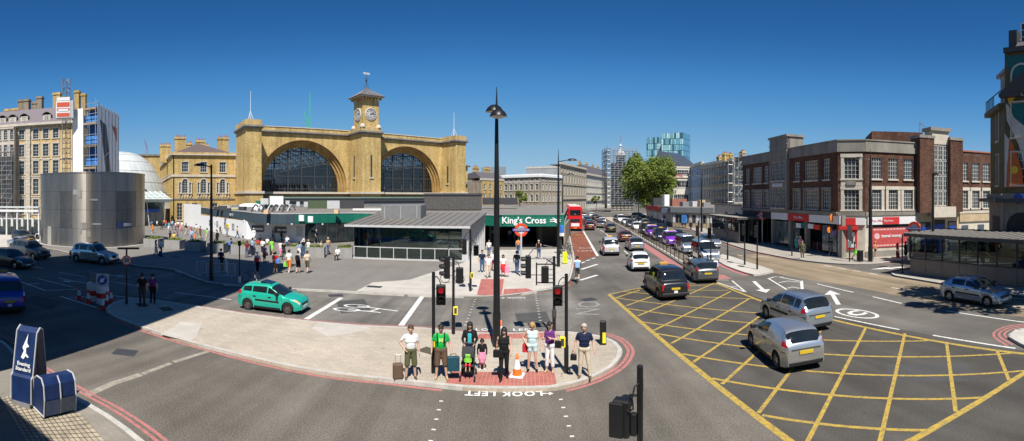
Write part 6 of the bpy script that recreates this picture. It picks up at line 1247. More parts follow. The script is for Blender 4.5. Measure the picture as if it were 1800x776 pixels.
def car_meshes(k):
    if k in CARM: return CARM[k]
    c = Car(k); ys = {c.half*(-1+2*i/40) for i in range(41)}|{p[0] for p in c.P if abs(p[0]) <= c.half}
    for w in c.wys: ys |= {w+c.r*1.17*cos(pi*i/10) for i in range(11)}
    ys = sorted(y for y in ys if abs(y) <= c.half); body = MB(); rows = []
    for y in ys: S = c.sec(y); rows.append([(x, y, z) for x, z in S]+[(-x, y, z) for x, z in S[::-1][1:]])
    body.grid(rows); n = len(rows[0]); body.f += [tuple(range(n-1,-1,-1)), tuple(range((len(rows)-1)*n, len(rows)*n))]; body.m += [0, 0]; body.f = [f[::-1] for f in body.f]
    out = dict(body=body.mesh('body', P_SIL, True, 38), parts=[], c=c)
    add = lambda nm, mb, m_, sm=True: out['parts'].append((nm, mb.mesh(nm, m_, sm)))
    ub = MB().box(-c.W/2+.16, c.W/2-.16, -c.half+.15, c.half-.15, .2, .72); add('underbody', ub, M_TRIM, False)
    for a, b in c.side:
        for sd in (1, -1): add('side_window', c.patch(a, b, 3.35, 4.9, .012, 6, 3, False, sd), M_CARGL)
    add('windscreen', c.patch(*c.ws, 5.25, 8, .012, 6, 4, join=True), M_CARGL); add('rear_window', c.patch(*c.rear, 5.7 if k != 'taxi' else 5.3, 8, .012, 5, 4, join=True), M_CARGL)
    zr = c.prof[1][1]; h = c.half; tl = (2.1, 3.6) if k not in ('van','estate') else (2.3, 4.4)
    for sd in (1, -1):
        if k != 'taxi': add('tail_lamp', c.patch(-h+.07, -h+.30, *tl, .016, 4, 3, False, sd), M_TAIL)
        else: add('tail_lamp', MB().bbox(sd*.74-.07, sd*.74+.07, -h-.005+.03, -h+.2, .62, .95, .02), M_TAIL, False)
        if k == 'taxi': q = MB().lathe([(.0,.02),(.13,0),(.14,-.08)], (0,0,0), 12); q.v = [(sd*.62+x, h-.07+z, .78+y) for x,y,z in q.v]; add('head_lamp', q, M_HEAD)
        else: add('head_lamp', c.patch(h-.4, h-.06, 2.35, 4.3, .012, 4, 3, False, sd), M_HEAD)
        add('mirror', MB().bbox(sd*(c.W/2+.10)-.11, sd*(c.W/2+.10)+.11, c.ws[1]-.42, c.ws[1]-.28, .98 if k not in ('van','taxi') else 1.12, 1.14 if k not in ('van','taxi') else 1.3, .03), M_TRIM, False)
        for a, b in c.side[-2:]: add('door_handle', MB().bbox(sd*(c.W/2-.005)-.025, sd*(c.W/2-.005)+.025, a+.04, a+.22, .82, .87, .008), M_TRIM, False)
        for y in [c.side[-1][0]-.04, c.side[-1][1]+.16]: add('door_seam', c.patch(y-.007, y+.007, .6, 3.2, .003, 1, 4, False, sd), M_TRIM, False)
    add('rear_bumper_trim', MB().bbox(-c.W/2+.2, c.W/2-.2, -h-.02, -h+.06, .30, .42, .02), M_TRIM, False)
    add('grille', MB().bbox(-.45 if k != 'taxi' else -.32, .45 if k != 'taxi' else .32, h-.10, h-.015, .46, .60 if k != 'taxi' else .82, .02), M_TRIM, False)
    add('rear_plate', MB().box(-.26,.26,-h-.03,-h+.03,.66 if k not in ('saloon','van') else .55,.77 if k not in ('saloon','van') else .66), M_PLY, False); add('front_plate', MB().box(-.26,.26,h-.03,h+.012,.34,.45), M_PLW, False)
    for sd in (1, -1): add('bumper_seam', c.patch(-h+.004, -h+.3, 1.42, 1.5, .004, 3, 1, False, sd), M_TRIM, False); add('sill_trim', c.patch(c.wys[0]+.42, c.wys[1]-.42, .0, .35, .006, 4, 1, False, sd), M_TRIM, False)
    if k != 'taxi': add('rear_lip', MB().bbox(-c.W/2+.3, c.W/2-.3, -h-.012, -h+.05, .81, .84, .01), M_TRIM, False)
    if k in ('hatch','golf','astra','estate'):
        for sd in (1,-1): add('side_moulding', c.patch(c.wys[0]+.5, c.wys[1]-.5, 1.15, 1.45, .012, 4, 1, False, sd), M_TRIM, False)
    if k == 'taxi':
        add('roof_sign', MB().bbox(-.28,.28,.12,.28,1.8,1.93,.02), mat('taxi_sign', (.55,.30,.06)), False); add('white_plate', MB().box(-.11,.11,-h-.025,-h,.46,.60), M_PLW, False)
        for y0, y1 in ((-h-.03,-h+.12),(h-.12,h+.03)): add('bumper', MB().bbox(-c.W/2+.06,c.W/2-.06,y0,y1,.30,.46,.03), M_TRIM, False)
    ty = MB().lathe([(c.r*.62,-.1),(c.r*.93,-.105),(c.r,-.07),(c.r,.07),(c.r*.93,.105),(c.r*.62,.1)], (0,0,0), 20, caps=False); ty.v = [(z, y, x) for x, y, z in ty.v]
    rm = MB().lathe([(c.r*.64,-.085),(c.r*.6,-.06),(c.r*.2,-.075),(0,-.08)], (0,0,0), 16, caps=False); rm.lathe([(c.r*.64,.085),(c.r*.6,.06),(c.r*.2,.075),(0,.08)], (0,0,0), 16, caps=False)
    for i in range(5):
        for sd in (-1, 1): a = 2*pi*i/5; rm.cur = 1; rm.cyl((c.r*.38*cos(a), c.r*.38*sin(a), sd*.07), (c.r*.38*cos(a), c.r*.38*sin(a), sd*.0815), c.r*.11, n=6)
    rm.v = [(z, y, x) for x, y, z in rm.v]
    out['tyre'] = ty.mesh('wheel', M_TYRE, True, 40); out['rim'] = rm.mesh('rim', [M_RIM, M_TRIM], True, 40); CARM[k] = out; return out
def car(k, name, label, paint, x, y, head, cat='car', group=None, lift=0, extra=None, rimmat=None):
    m = car_meshes(k); c = m['c']; t = thing(name, label, cat, (x, y, lift), -radians(head), group)
    b = link('body', m['body'], t); b.material_slots[0].link = 'OBJECT'; b.material_slots[0].material = paint
    for nm, me in m['parts']: link(nm, me, t)
    for wy in c.wys:
        for sd in (-1, 1):
            w = link('wheel', m['tyre'], t, (sd*(c.W/2-.13), wy, c.r)); r_ = link('rim', m['rim'], w)
            if rimmat: r_.material_slots[0].link = 'OBJECT'; r_.material_slots[0].material = rimmat
    if extra: extra(t, c)
    return t
def at(px, py, head, k, anchor):        # anchor: which ground point of the car the pixel marks, in its own axes (x right, y forward)
    gx, gy = G(px, py); h = radians(head); ax, ay = anchor; return (gx-ax*cos(h)-ay*sin(h), gy+ax*sin(h)-ay*cos(h))
def sunroof(t, c):
    MB().add([(-.38,-.62,1.50),(.38,-.62,1.50),(.36,.02,1.49),(-.36,.02,1.49),(-.38,-.62,1.60),(.38,-.62,1.60)], [(0,1,5,4),(4,5,2,3),(0,4,3),(1,2,5)]).build('open_sunroof', M_CARGL, t)
    for sd in (1,-1): c.patch(-1.93,-1.75,2.6,4.9,.02,4,3,False,sd).build('tail_lamp_column', M_TAIL, t)
    for sd in (1,-1): c.patch(c.half-.34,c.half-.10,2.9,4.0,.018,3,2,False,sd).build('indicator', M_AMB, t)
# near vehicles
car('hatch', 'hatchback', 'teal green hatchback with open sunroof driving past the traffic island', P_TEAL, -12.2, 21.6, 86, extra=sunroof, rimmat=M_RIMD).scale = (.94, .93, .95)
car('fiesta', 'hatchback', 'silver panelled van hatchback with red tail lamps nearest in the yellow box', P_SIL, 9.72, 14.72, 9)
car('golf', 'hatchback', 'silver blue five door hatchback just ahead in the yellow box', P_SILB, 12.72, 18.25, 2)
car('astra', 'hatchback', 'silver hatchback driving to the right beside the dark subway entrance', P_SILB, 22.35, 14.4, 182)
car('taxi', 'taxi', 'black taxi seen from behind entering the yellow box', P_BLK, 9.35, 27.4, 2)
car('estate', 'estate_car', 'silver grey estate car beside the keep left bollard', P_GRY, 13.55, 31.6, 9)
car('bubble', 'small_car', 'white rounded three door car in the middle lane', P_WHT, 10.45, 37.4, 8)
car('taxi', 'taxi', 'pale silver taxi driving away behind the white small car', carpaint('pale_silver', (.55,.56,.57), .3), 10.3, 48.2, 6.5)
car('saloon', 'saloon_car', 'silver saloon car beside the median railing', P_SIL, 13.9, 51.4, 7)
car('hatch', 'hatchback', 'dark red hatchback beside the median beyond the silver saloon', P_RED, 15.2, 61.4, 7)
car('hatch', 'hatchback', 'black hatchback in the second lane beyond the dark red one', P_BLK, 16.8, 78, 7)
car('saloon', 'sports_car', 'silver low car angled between lanes near the buses', P_SIL, 17.6, 90, 20)
car('golf', 'hatchback', 'dark maroon hatchback following right of the red bus', P_RED, 14.2, 84, 7)
def roofcol(m_):
    def f(t, c): c.patch(-1.5, .42, 5.4, 8, .008, 6, 4, join=True).build('roof_livery', m_, t)
    return f
# left carriageway
def liv1(t, c):
    for sd in (1,-1): c.patch(c.wys[0]+.5, c.wys[1]-.45, .6, 2.6, .008, 6, 3, False, sd).build('door_livery', mat('tan_livery', (.20,.13,.07), col2=(.42,.40,.36), scale=3, var=.3), t)
car('taxi', 'taxi', 'silver taxi with patterned doors driving in front of the steel drum', P_SIL, -33.4, 26.4, 74, extra=liv1)
car('taxi', 'taxi', 'blue taxi with white pillars cut by the left edge', P_BLU, -22.9, 11.7, -72, extra=lambda t, c: [c.patch(a,b,u,v,.01,6,2,False,sd).build('white_band', M_WHITE, t) for sd in (1,-1) for a,b,u,v in ((-1.6,.6,5.35,5.9),(-c.half+.02,-1.75,2.2,3.6))])
car('golf', 'hatchback', 'black hatchback turning at the far left in the shade', P_BLK, -35.2, 18.9, 78)
car('taxi', 'taxi', 'grey taxi behind the black hatchback at the left edge', P_GRY, -39.6, 23.2, 80)
car('saloon', 'saloon_car', 'silver saloon on the forecourt road at the left edge', P_SIL, -46.5, 26.5, 80)
car('estate', 'estate_car', 'dark estate car parked under the canopies at the far left', P_BLK, -55.5, 31.5, 95)
# oncoming queue behind the median railing
for (x, y, k, nm, p, lab, ex) in ((17.9,40.6,'van','minivan',P_SIL,'silver minivan waiting first in the oncoming queue',None),(18.6,47.2,'van','minivan',P_SILB,'silver blue minivan second in the oncoming queue',None),(19.5,54.6,'taxi','taxi',P_PUR,'purple and white taxi third in the oncoming queue',1),(20.1,60.6,'taxi','taxi',P_NAV,'navy taxi between the two purple taxis',None),(20.8,66.6,'taxi','taxi',P_PUR,'purple and white taxi farther back in the oncoming queue',1),(21.5,72.8,'taxi','taxi',P_BLK,'black taxi behind the farther purple taxi',None),
   (23.0,50.6,'golf','people_carrier',P_SIL,'silver people carrier in the outer oncoming lane by the subway entrance',None),(22.7,61.0,'hatch','hatchback',P_GRY,'dark grey hatchback in the outer oncoming lane',None),(25.2,76,'estate','estate_car',P_BLK,'black estate car in the outer oncoming lane farther back',None)):
    car(k, nm, lab, p, x, y, 187, 'car' if k != 'taxi' else 'taxi', extra=roofcol(M_WHITE) if ex else None)
cols = [('silver',P_SIL),('dark blue',P_NAV),('black',P_BLK),('white',P_WHT),('grey',P_GRY),('pale blue',P_SILB)]
far = [(22.6,82,187,3,'hatch'),(26.4,84,187,1,'saloon'),(23.6,90,187,4,'estate'),(27.3,92,187,0,'hatch'),(24.6,98,187,3,'saloon'),(28.4,101,187,2,'golf'),(25.6,107,187,3,'van'),(26.8,116,187,2,'hatch'),(30.6,112,187,1,'estate'),
       (15.6,93,7,0,'hatch'),(16.6,101,7,2,'saloon'),(19.6,100,7,3,'golf'),(17.6,109,7,5,'hatch'),(20.8,110,7,4,'saloon'),(18.9,119,7,3,'saloon'),(22,122,7,2,'hatch'),(20.5,131,7,0,'golf'),(23.6,136,7,3,'hatch'),(22,146,7,1,'saloon'),(38,104,187,2,'van'),(41,122,187,3,'van'),(37,132,150,2,'estate'),(44,140,160,1,'saloon')]
for i, (x, y, h, ci, k) in enumerate(far):
    same = sorted((q for q in far if (q[2] > 90) == (h > 90) and q[3] == ci), key=lambda q: q[1]); n_ = ['nearest', 'second', 'third', 'fourth', 'fifth'][same.index(far[i])]
    car(k, 'distant_car', '%s %s %s car in the far %s traffic' % (n_, cols[ci][0], {'hatch':'hatchback','golf':'tall hatchback','saloon':'saloon','estate':'estate','van':'minivan'}[k], 'oncoming' if h > 90 else 'outbound'), cols[ci][1], x, y, h, 'car', 'far queueing cars')
car('saloon', 'saloon_car', 'orange brown saloon between lanes right of the buses', P_ORG, 18.3, 96, 14)
# buses
def bus(name, label, x, y, head):
    t = thing(name, label, 'bus', (x, y, 0), -radians(head)); L, Wd, H_ = 10.4, 2.5, 4.38; hw, hl = Wd/2, L/2
    sec = [(hw,.35),(hw,3.9),(hw-.12,4.25),(hw-.4,H_),(-hw+.4,H_),(-hw+.12,4.25),(-hw,3.9),(-hw,.35)]
    b = MB().grid([[(x_,y_,z) for x_,z in sec] for y_ in (-hl+.1,hl-.1)], True); b.grid([[(x_*.93,-hl,z*.98+.03) for x_,z in sec],[(x_,-hl+.1,z) for x_,z in sec]], True); b.grid([[(x_,hl-.1,z) for x_,z in sec],[(x_*.93,hl,z*.98+.03) for x_,z in sec]], True)
    b.add([(x_*.93,-hl,z*.98+.03) for x_,z in sec], [tuple(range(8))]); b.add([(x_*.93,hl,z*.98+.03) for x_,z in sec], [tuple(range(7,-1,-1))]); b.build('body', P_BUS, t)
    for z0, z1 in ((1.25,2.05),(2.75,3.6)):
        for k in range(6):
            for sd in (-1,1): MB().box(sd*hw-.015,sd*hw+.015,-hl+.5+k*1.58,-hl+1.98+k*1.58,z0,z1).build('side_window', M_CARGL, t)
    for z0, z1, w in ((2.75,3.75,.98),(1.55,2.15,.85)): MB().bbox(-w,w,-hl-.02,-hl+.05,z0,z1,.05).build('rear_window', M_CARGL, t)
    MB().bbox(-.98,.98,hl-.05,hl+.02,1.1,2.3,.05).build('windscreen', M_CARGL, t); MB().bbox(-.98,.98,hl-.05,hl+.02,2.75,3.7,.05).build('upper_windscreen', M_CARGL, t)
    MB().box(-.72,.72,-hl-.03,-hl,.85,1.4).build('advert_panel', mat('advert_white', (.72,.70,.68), var=.3, scale=4), t); MB().box(-.27,.27,-hl-.035,-hl,.48,.60).build('rear_plate', M_PLY, t); MB().box(-.95,.95,-hl-.012,-hl,.36,.46).build('rear_bumper', M_TRIM, t); MB().box(-hw+.3,hw-.3,-hl+.3,hl-.3,4.37,4.42).build('roof_panel', mat('roof_cream', (.7,.6,.55)), t)
    text_on('route_number', '63', .28, M_LGREY, t, (0,-hl-.025,3.0), 0, depth=.004)
    for sd in (-1,1):
        MB().bbox(sd*1.0-.09,sd*1.0+.09,-hl-.03,-hl+.02,.75,1.3,.02).build('tail_lamp', M_TAIL, t)
        for wy in (-3.0,2.9):
            w = MB().lathe([(.0,-.14),(.48,-.14),(.5,-.1),(.5,.1),(.48,.14),(.0,.14)], (0,0,0), 16); w.v = [(z,y_,x_) for x_,y_,z in w.v]; wo = w.build('wheel', M_TYRE, t, (sd*(hw-.13),wy,.5)); MB().cyl((sd*.13,0,0),(sd*.16,0,0),.26,n=12).build('rim', M_RIM, wo)
    return t
bus('double_decker_bus', 'red double decker bus seen from behind in the bus lane', 11.7, 86.2, 6.4)
bus('double_decker_bus', 'second red double decker bus farther ahead in the lane', 13.1, 100.5, 6.4)
# ------------------------------------------------------------------ street furniture
M_LENSR = mat('red_lens', (.55,.015,.02), rough=.2, emit=.35); M_LENSO = mat('dark_lens', (.02,.02,.02), rough=.15); M_HEADB = mat('signal_black', (.010,.010,.011), rough=.5)
def lens(r): return MB().lathe([(r,0),(r*.8,.012),(0,.02)], (0,0,0), 14)
def sig_head(par, loc, rz, n=3, lit=None, w=.32, lens_r=.1, board=False):    # front faces local -Y
    hh = .3*n+.06; h = link('signal_head', None, par); h.location = loc; h.rotation_euler = (0,0,rz); h.empty_display_size = .1
    MB().bbox(-w/2,w/2,-.1,.12,-hh/2,hh/2,.03).build('signal_box', M_HEADB, h)
    if board: MB().bbox(-w/2-.1,w/2+.1,.0,.03,-hh/2-.12,hh/2+.12,.015).build('backing_board', M_HEADB, h)
    for k in range(n):
        z = hh/2-.18-.3*k
        lens(lens_r).build('lens', M_LENSR if lit == k else M_LENSO, h, (0,-.1,z)).rotation_euler = (pi/2,0,0)
        v = MB().lathe([(lens_r+.03,0),(lens_r+.035,.2)], (0,0,0), 12, radians(-20), radians(200), caps=False); v.build('visor', M_HEADB, h, (0,-.1,z)).rotation_euler = (pi/2,0,0)
    return h
def pole(par, h, r=.057, m_=None, cap=True): 
    MB().lathe([(r*1.35,0),(r*1.35,.9),(r,.95),(r,h),(0,h+.02)], (0,0,0), 12).build('pole', m_ or M_BLACK, par, smooth=True, angle=30)
def pbox(par, z, dx, dy, m_=M_YELLOW, w=.1, h=.34): b = MB().bbox(dx-w,dx+w,dy-.07,dy+.07,z,z+h,.015).build('push_button_box', m_, par); MB().box(dx-w*.55,dx+w*.55,dy-.085,dy-.068,z+.06,z+h-.05).build('button_panel', M_DARK, b)
def sigpole(label, px, py, top, z0=.112, heads=(), boxes=(), r=.057, group=None, arms=()):
    x, y = G(px, py, z0); D = hypot(x, y); hp = ZZ(top, D)-z0; t = thing('traffic_signal', label, 'traffic light', (x, y, z0), -atan2(x, y), group); pole(t, hp, r)
    for dpx, y0, y1, rz, n, lit in heads:
        zc = ZZ((y0+y1)/2, D)-z0; dx = dpx/F*D; sig_head(t, (dx, 0, zc), rz, n, lit); s = 1 if dx > 0 else -1
        for dz in (.2,-.2) if n == 2 else (.35,-.35): MB().cyl((0,0,zc+dz),(dx-s*.1,0,zc+dz),.022,n=6).build('bracket', M_BLACK, t)
        MB().tube([(0,0,zc+.55*(n/2)),(dx*.4,0,zc+.62*(n/2)),(dx*.8,.02,zc+.5*(n/2)),(dx,.05,zc+.3*(n/2))], .016, 5).build('cable', M_BLACK, t)
    for yy, dx, m_ in boxes: pbox(t, ZZ(yy, D)-z0, dx, -.02, m_)
    return t
sigpole('near left signal pole with red man head beside the green shirt', 762, 656, 479, heads=[(13,503,534,0,2,0)], boxes=[(610,.1,M_YELLOW)])
sigpole('near right signal pole with red man head beside the woman in white', 995.5, 656, 482, heads=[(-15,505,535,0,2,0)], boxes=[(610,-.13,M_YELLOW)])
sigpole('second signal pole behind the waiting people with heads turned sideways', 797, 587.5, 452, heads=[(-12,443,497,radians(-75),3,None),(11,471,497,pi,2,None)], boxes=[(553,.09,M_YELLOW)])
tC = sigpole('signal pole with square bracket frame behind the woman in purple', 974, 588, 451, heads=[(-46,442,497,radians(-80),3,None),(-16,470,494,pi,2,None)], boxes=[(558,0,M_DARK)])
Dc_ = hypot(tC.location.x, tC.location.y)
for a, b in (((-31,465),(0,465)),((-31,497.5),(0,497.5)),((-31,462),(-31,502))): MB().cyl((a[0]/F*Dc_,0,ZZ(a[1],Dc_)-.112),(b[0]/F*Dc_,0,ZZ(b[1],Dc_)-.112),.03,n=8).build('bracket_frame', M_BLACK, tC)
sigpole('signal pole on the far kerb in front of the glass pavilion', 827, 512.5, 404, heads=[(-11,419,449,radians(-70),3,None),(10,432,449,0,2,None)], boxes=[(489,.1,M_YELLOW)])
x, y = PD(1125, 8.4); tN = thing('traffic_signal', 'nearest black signal head seen from behind on its pole at the bottom', 'traffic light', (x,y,.1), -atan2(x,y)); MB().lathe([(.057,0),(.057,2.4),(.062,2.4),(.058,2.84),(.03,2.86),(0,2.85)], (0,0,0), 16).build('pole', M_BLACK, tN, smooth=True, angle=40)
hN = sig_head(tN, (-.33,.04,1.9), radians(165), 2, None, .31); MB().bbox(-.06,.2,.11,.17,-.32,.3,.02).build('rear_cover', M_HEADB, hN); MB().bbox(-.28,-.17,-.05,.06,-.3,.1,.02).build('side_box', M_HEADB, hN)
for z in (2.3,1.72): MB().cyl((0,0,z),(-.2,.03,z),.02,n=6).build('bracket', M_BLACK, tN)
MB().tube([(-.02,-.06,2.55),(-.1,-.1,2.5),(-.14,-.12,2.3),(-.12,-.13,2.12),(-.2,-.12,2.06),(-.26,-.1,2.1)], .014, 6).build('cable', M_BLACK, tN)
struct(MB().prism([(-4,-1.5),(5,-1.5),(5,8.9),(-4,8.9)], 0, .1).build('kerbside_pavement', M_PAVE2))
for px, py, top, hd, lab in ((1228,460.5,389,(-2,391,421,pi,3,None),'signal back to camera at the left end of the median'),(1249.5,462,393,(-2.5,395,425,0,3,None),'signal with three dark lenses facing the camera near the keep left bollard'),(1279,457,386,(-3,388,413,pi,3,None),'signal back to camera beside the silver people carrier'),(1309,466,389,(-2,391,417,pi,3,None),'signal back to camera in the middle of the pointed refuge'),(1331,474,391,(-2,393,422,pi,3,None),'signal back to camera at the tip of the pointed refuge')):
    sigpole(lab, px, py, top, .12, heads=[hd])
# lamp posts
def lampost(name, label, px, py, z0, top, arms, r0=.13, r1=.06, spike=True):
    x, y = G(px, py, z0); D = hypot(x, y); H_ = ZZ(top, D)-z0; t = thing(name, label, 'street lamp', (x,y,z0), -atan2(x,y))
    MB().lathe([(r0*1.15,0),(r0*1.15,1.3),(r0,1.4),(r0*.8,H_*.55),(r1,H_*.86),(r1*.8,H_*.9),(.012,H_) if spike else (r1,H_)], (0,0,0), 12).build('mast', M_BLACK, t, smooth=True, angle=30)
    for dx, yy, dy, rr, kind in arms:
        z = ZZ(yy, D)-z0; ax = dx/F*D
        if kind == 'disc':
            l = MB().lathe([(rr,0),(rr*.96,.05),(rr*.75,.17),(rr*.4,.26),(.0,.29)], (0,0,0), 22).build('lamp_canopy', M_BLACK, t, (ax,dy,z), smooth=True, angle=60); MB().lathe([(rr*.9,-.01),(rr*.5,-.06),(0,-.07)], (0,0,0), 18, caps=False).build('lamp_glass', M_LGREY, l); MB().cyl((0,0,z+.12),(ax*.6,dy*.6,z+.12),.03,n=6).build('lamp_arm', M_BLACK, t)
        else:
            s = 1 if ax > 0 else -1; MB().tube([(0,0,z-.15),(ax*.5,0,z),(ax*.9,0,z+.02)], .045, 6).build('lamp_arm', M_BLACK, t); l = MB().lathe([(.42,0),(.38,.06),(.2,.16),(0,.18)], (0,0,0), 14); l.v = [(x_*1.1,y_*.6,z_) for x_,y_,z_ in l.v]; l = l.build('lamp_canopy', M_BLACK, t, (ax,0,z-.02), smooth=True, angle=60); MB().box(-.25,.25,-.14,.14,-.04,-.005).build('lamp_glass', M_LGREY, l)
    return t
lampost('street_lamp', 'very tall black lamp post with two disc lamps on the crossing island', 873, 609.5, .112, 153, [(-4,193,.42,.36,'disc'),(3,208,-.42,.34,'disc')], .135, .07)
lampost('street_lamp', 'black lamp post with one left arm on the plaza edge in the shade', 371.5, 493, .12, 290, [(-20,291,0,0,'arm')], .13, .08, False)
lampost('street_lamp', 'black spiked lamp post with right arm beside the station sign', 981.5, 469, .12, 262, [(24,282,0,0,'arm')], .13, .06)
lampost('street_lamp', 'farther lamp post with right arm behind the red bus', 989, 425, .12, 300, [(14,307,0,0,'arm')], .1, .05)
lampost('street_lamp', 'tall lamp post with left arm in front of the corner building', 1530, 460, .12, 262, [(-20,279,0,0,'arm')], .19, .08)
lampost('street_lamp', 'lamp post with left arm rising behind the far subway entrance', 1233, 408, .12, 306, [(-22,309,0,0,'arm')], .16, .08, False)
lampost('street_lamp', 'slim lamp post in the far median left of the plane tree', 1122.5, 398, .12, 330, [], .1, .05)
lampost('street_lamp', 'lamp post rising in front of the stair window of the brick building', 1640, 476, .12, 305, [(7,307,0,0,'arm')], .13, .08, False)
# roundel signs
M_UGR = mat('sign_ring_red', (.68,.07,.03), rough=.35, var=.03); M_UGB = mat('sign_bar_blue', (.02,.03,.22), rough=.35, var=.03)
def roundel(label, px, py, cy, r, z0=.12, m_pole=None, rz=0):
    x, y = G(px, py, z0); D = hypot(x, y); zc = ZZ(cy, D)-z0; t = thing('roundel_sign', label, 'sign', (x,y,z0), -atan2(x,y)+rz)
    MB().cyl((0,0,0),(0,0,zc-r*.5),.07,n=10).build('pole', m_pole or M_LGREY, t)
    g = MB().lathe([(r*.62,-.05),(r,-.05),(r,.05),(r*.62,.05),(r*.62,-.05)], (0,0,0), 28, caps=False).build('ring', M_UGR, t, (0,0,zc)); g.rotation_euler = (pi/2,0,0)
    MB().lathe([(r*.62,.03),(0,.03)], (0,0,0), 24).build('disc', M_WHITE, t, (0,0,zc)).rotation_euler = (pi/2,0,0)
    MB().box(-r*1.28,r*1.28,-.07,.07,zc-r*.2,zc+r*.2).build('bar', M_UGB, t); text_on('bar_lettering', 'UNDERGROUND', r*.32, M_WHITE, t, (0,-.075,zc), 0, depth=.004, wide=.95)
    return t
roundel('red ring subway sign on white pole by the far crossing', 916, 487, 404.5, .50)
roundel('red ring subway sign on white pole by the far entrance', 1340, 428, 379.5, .56)
roundel('red ring subway sign standing behind the right hand glass entrance', 1607, 476, 402, .56, rz=radians(-25))
# 20 sign, bollards, cones, barrels
x, y = G(222.5, 535, .112); t = thing('speed_sign', 'round 20 speed limit sign on black post at the island tip', 'sign', (x,y,.112), -atan2(x,y)); pole(t, 3.05, .05)
MB().lathe([(.27,.0),(.27,.02),(0,.02)], (0,0,0), 22).build('sign_rim', M_RED, t, (0,-.06,2.42)).rotation_euler = (pi/2,0,0); MB().lathe([(.22,.022),(0,.022)], (0,0,0), 22).build('sign_face', M_WHITE, t, (0,-.062,2.42)).rotation_euler = (pi/2,0,0); text_on('sign_number', '20', .27, M_BLACK, t, (0,-.09,2.42), 0, depth=.003, bold=.008)
MB().bbox(-.5,.7,-.08,.08,3.02,3.12,.02).build('lamp_bar', M_BLACK, t)
x, y = G(1060, 606, .112); t = thing('bollard', 'black and yellow bollard at the rounded tip of the island', 'bollard', (x,y,.112), -atan2(x,y)); MB().bbox(-.13,.13,-.09,.09,0,.95,.04).build('shell', M_HEADB, t); MB().box(-.02,.11,-.098,-.09,.08,.5).build('yellow_panel', M_YELLOW, t)
x, y = G(1258, 481, 0); t = thing('keep_left_bollard', 'white and yellow keep left bollard behind the estate car', 'bollard', (x,y,.0), -atan2(x,y)); MB().bbox(-.2,.2,-.12,.12,0,1.0,.04).build('shell', M_WHITE, t); MB().box(-.18,.18,-.125,-.12,.06,.5).build('yellow_panel', M_YELLOW, t); MB().lathe([(.16,0),(0,.004)], (0,0,0), 18).build('blue_disc', M_BLUE, t, (0,-.125,.76)).rotation_euler = (pi/2,0,0)
M_CONE = mat('cone_orange', (.85,.17,.02), rough=.5, var=.06)
def cone(label, px, py, h, z0=0, r=.2, m_=None):
    x, y = G(px, py, z0); t = thing('traffic_cone', label, 'cone', (x,y,z0), R.uniform(-.4,.4)); MB().bbox(-r*1.15,r*1.15,-r*1.15,r*1.15,0,.04,.02).build('base', M_WHITE if m_ is None else m_, t)
    def rr(u): return r*.82*(1-u)+.035*u
    for a, b, mm in ((.0,.3,m_ or M_CONE),(.3,.75,M_WHITE),(.75,1,m_ or M_CONE)): MB().lathe([(rr(a),.04+(h-.04)*a),(rr(b),.04+(h-.04)*b)]+([(0,h)] if b == 1 else []), (0,0,0), 16, caps=False).build('sleeve', mm, t, smooth=True)
cone('orange and white cone on the red tactile paving among the waiting people', 909, 661, .72, .13)
cone('tall thin cone standing behind the tall lamp post', 880.5, 606, .98, .112, .15)
for i, (px, py, lb) in enumerate(((139,527,'leftmost red cone beside the barrels in the shade'),(155,533,'red cone in front of the left barrel'),(195,532,'red and white cone right of the sign barrel'),(180,545,'front red cone before the sign barrel'),(188,536,'red cone squeezed behind the front cone'))): cone(lb, px, py, .75, 0, .18, M_RED)
def barrel(label, px, py, sign):
    x, y = G(px, py); t = thing('barrel_barrier', label, 'barrier', (x,y,0), -atan2(x,y))
    for z0, z1, m_ in ((0,.35,M_WHITE),(.35,.62,M_RED),(.62,1.0,M_WHITE)): MB().lathe([(.36,z0+.01),(.38,(z0+z1)/2),(.36,z1)], (0,0,0), 18).build('band', m_, t, smooth=True, angle=40)
    MB().lathe([(.33,1.0),(.3,1.08),(0,1.08)], (0,0,0), 16).build('lid', M_LGREY, t)
    if sign: MB().bbox(-.36,.36,-.3,-.26,1.02,1.72,.02).build('sign_board', M_LGREY, t); MB().lathe([(.28,0),(0,.005)], (0,0,0), 20).build('blue_disc', M_BLUE, t, (0,-.305,1.38)).rotation_euler = (pi/2,0,0); ar = MB().add([(.18,0,.18),(.05,0,-.03),(.11,0,-.09),(-.15,0,-.15),(-.09,0,.11),(-.03,0,.05)], [(0,1,2,3,4,5)]); ar.build('white_arrow', M_WHITE, t, (0,-.318,1.38))
    else: MB().bbox(-.1,.3,-.1,.1,1.08,1.3,.03).build('sandbag', M_BOARD, t); MB().cyl((0,0,1.1),(-.25,0,1.75),.04,n=6).build('folded_sign_leg', M_GREY, t); MB().cyl((.3,0,1.2),(-.2,0,1.7),.04,n=6).build('folded_sign_leg', M_GREY, t)
barrel('red and white barrel topped with a folded sign in the shade', 164, 529, False); barrel('red and white barrel carrying a blue keep left arrow sign', 180, 534, True)
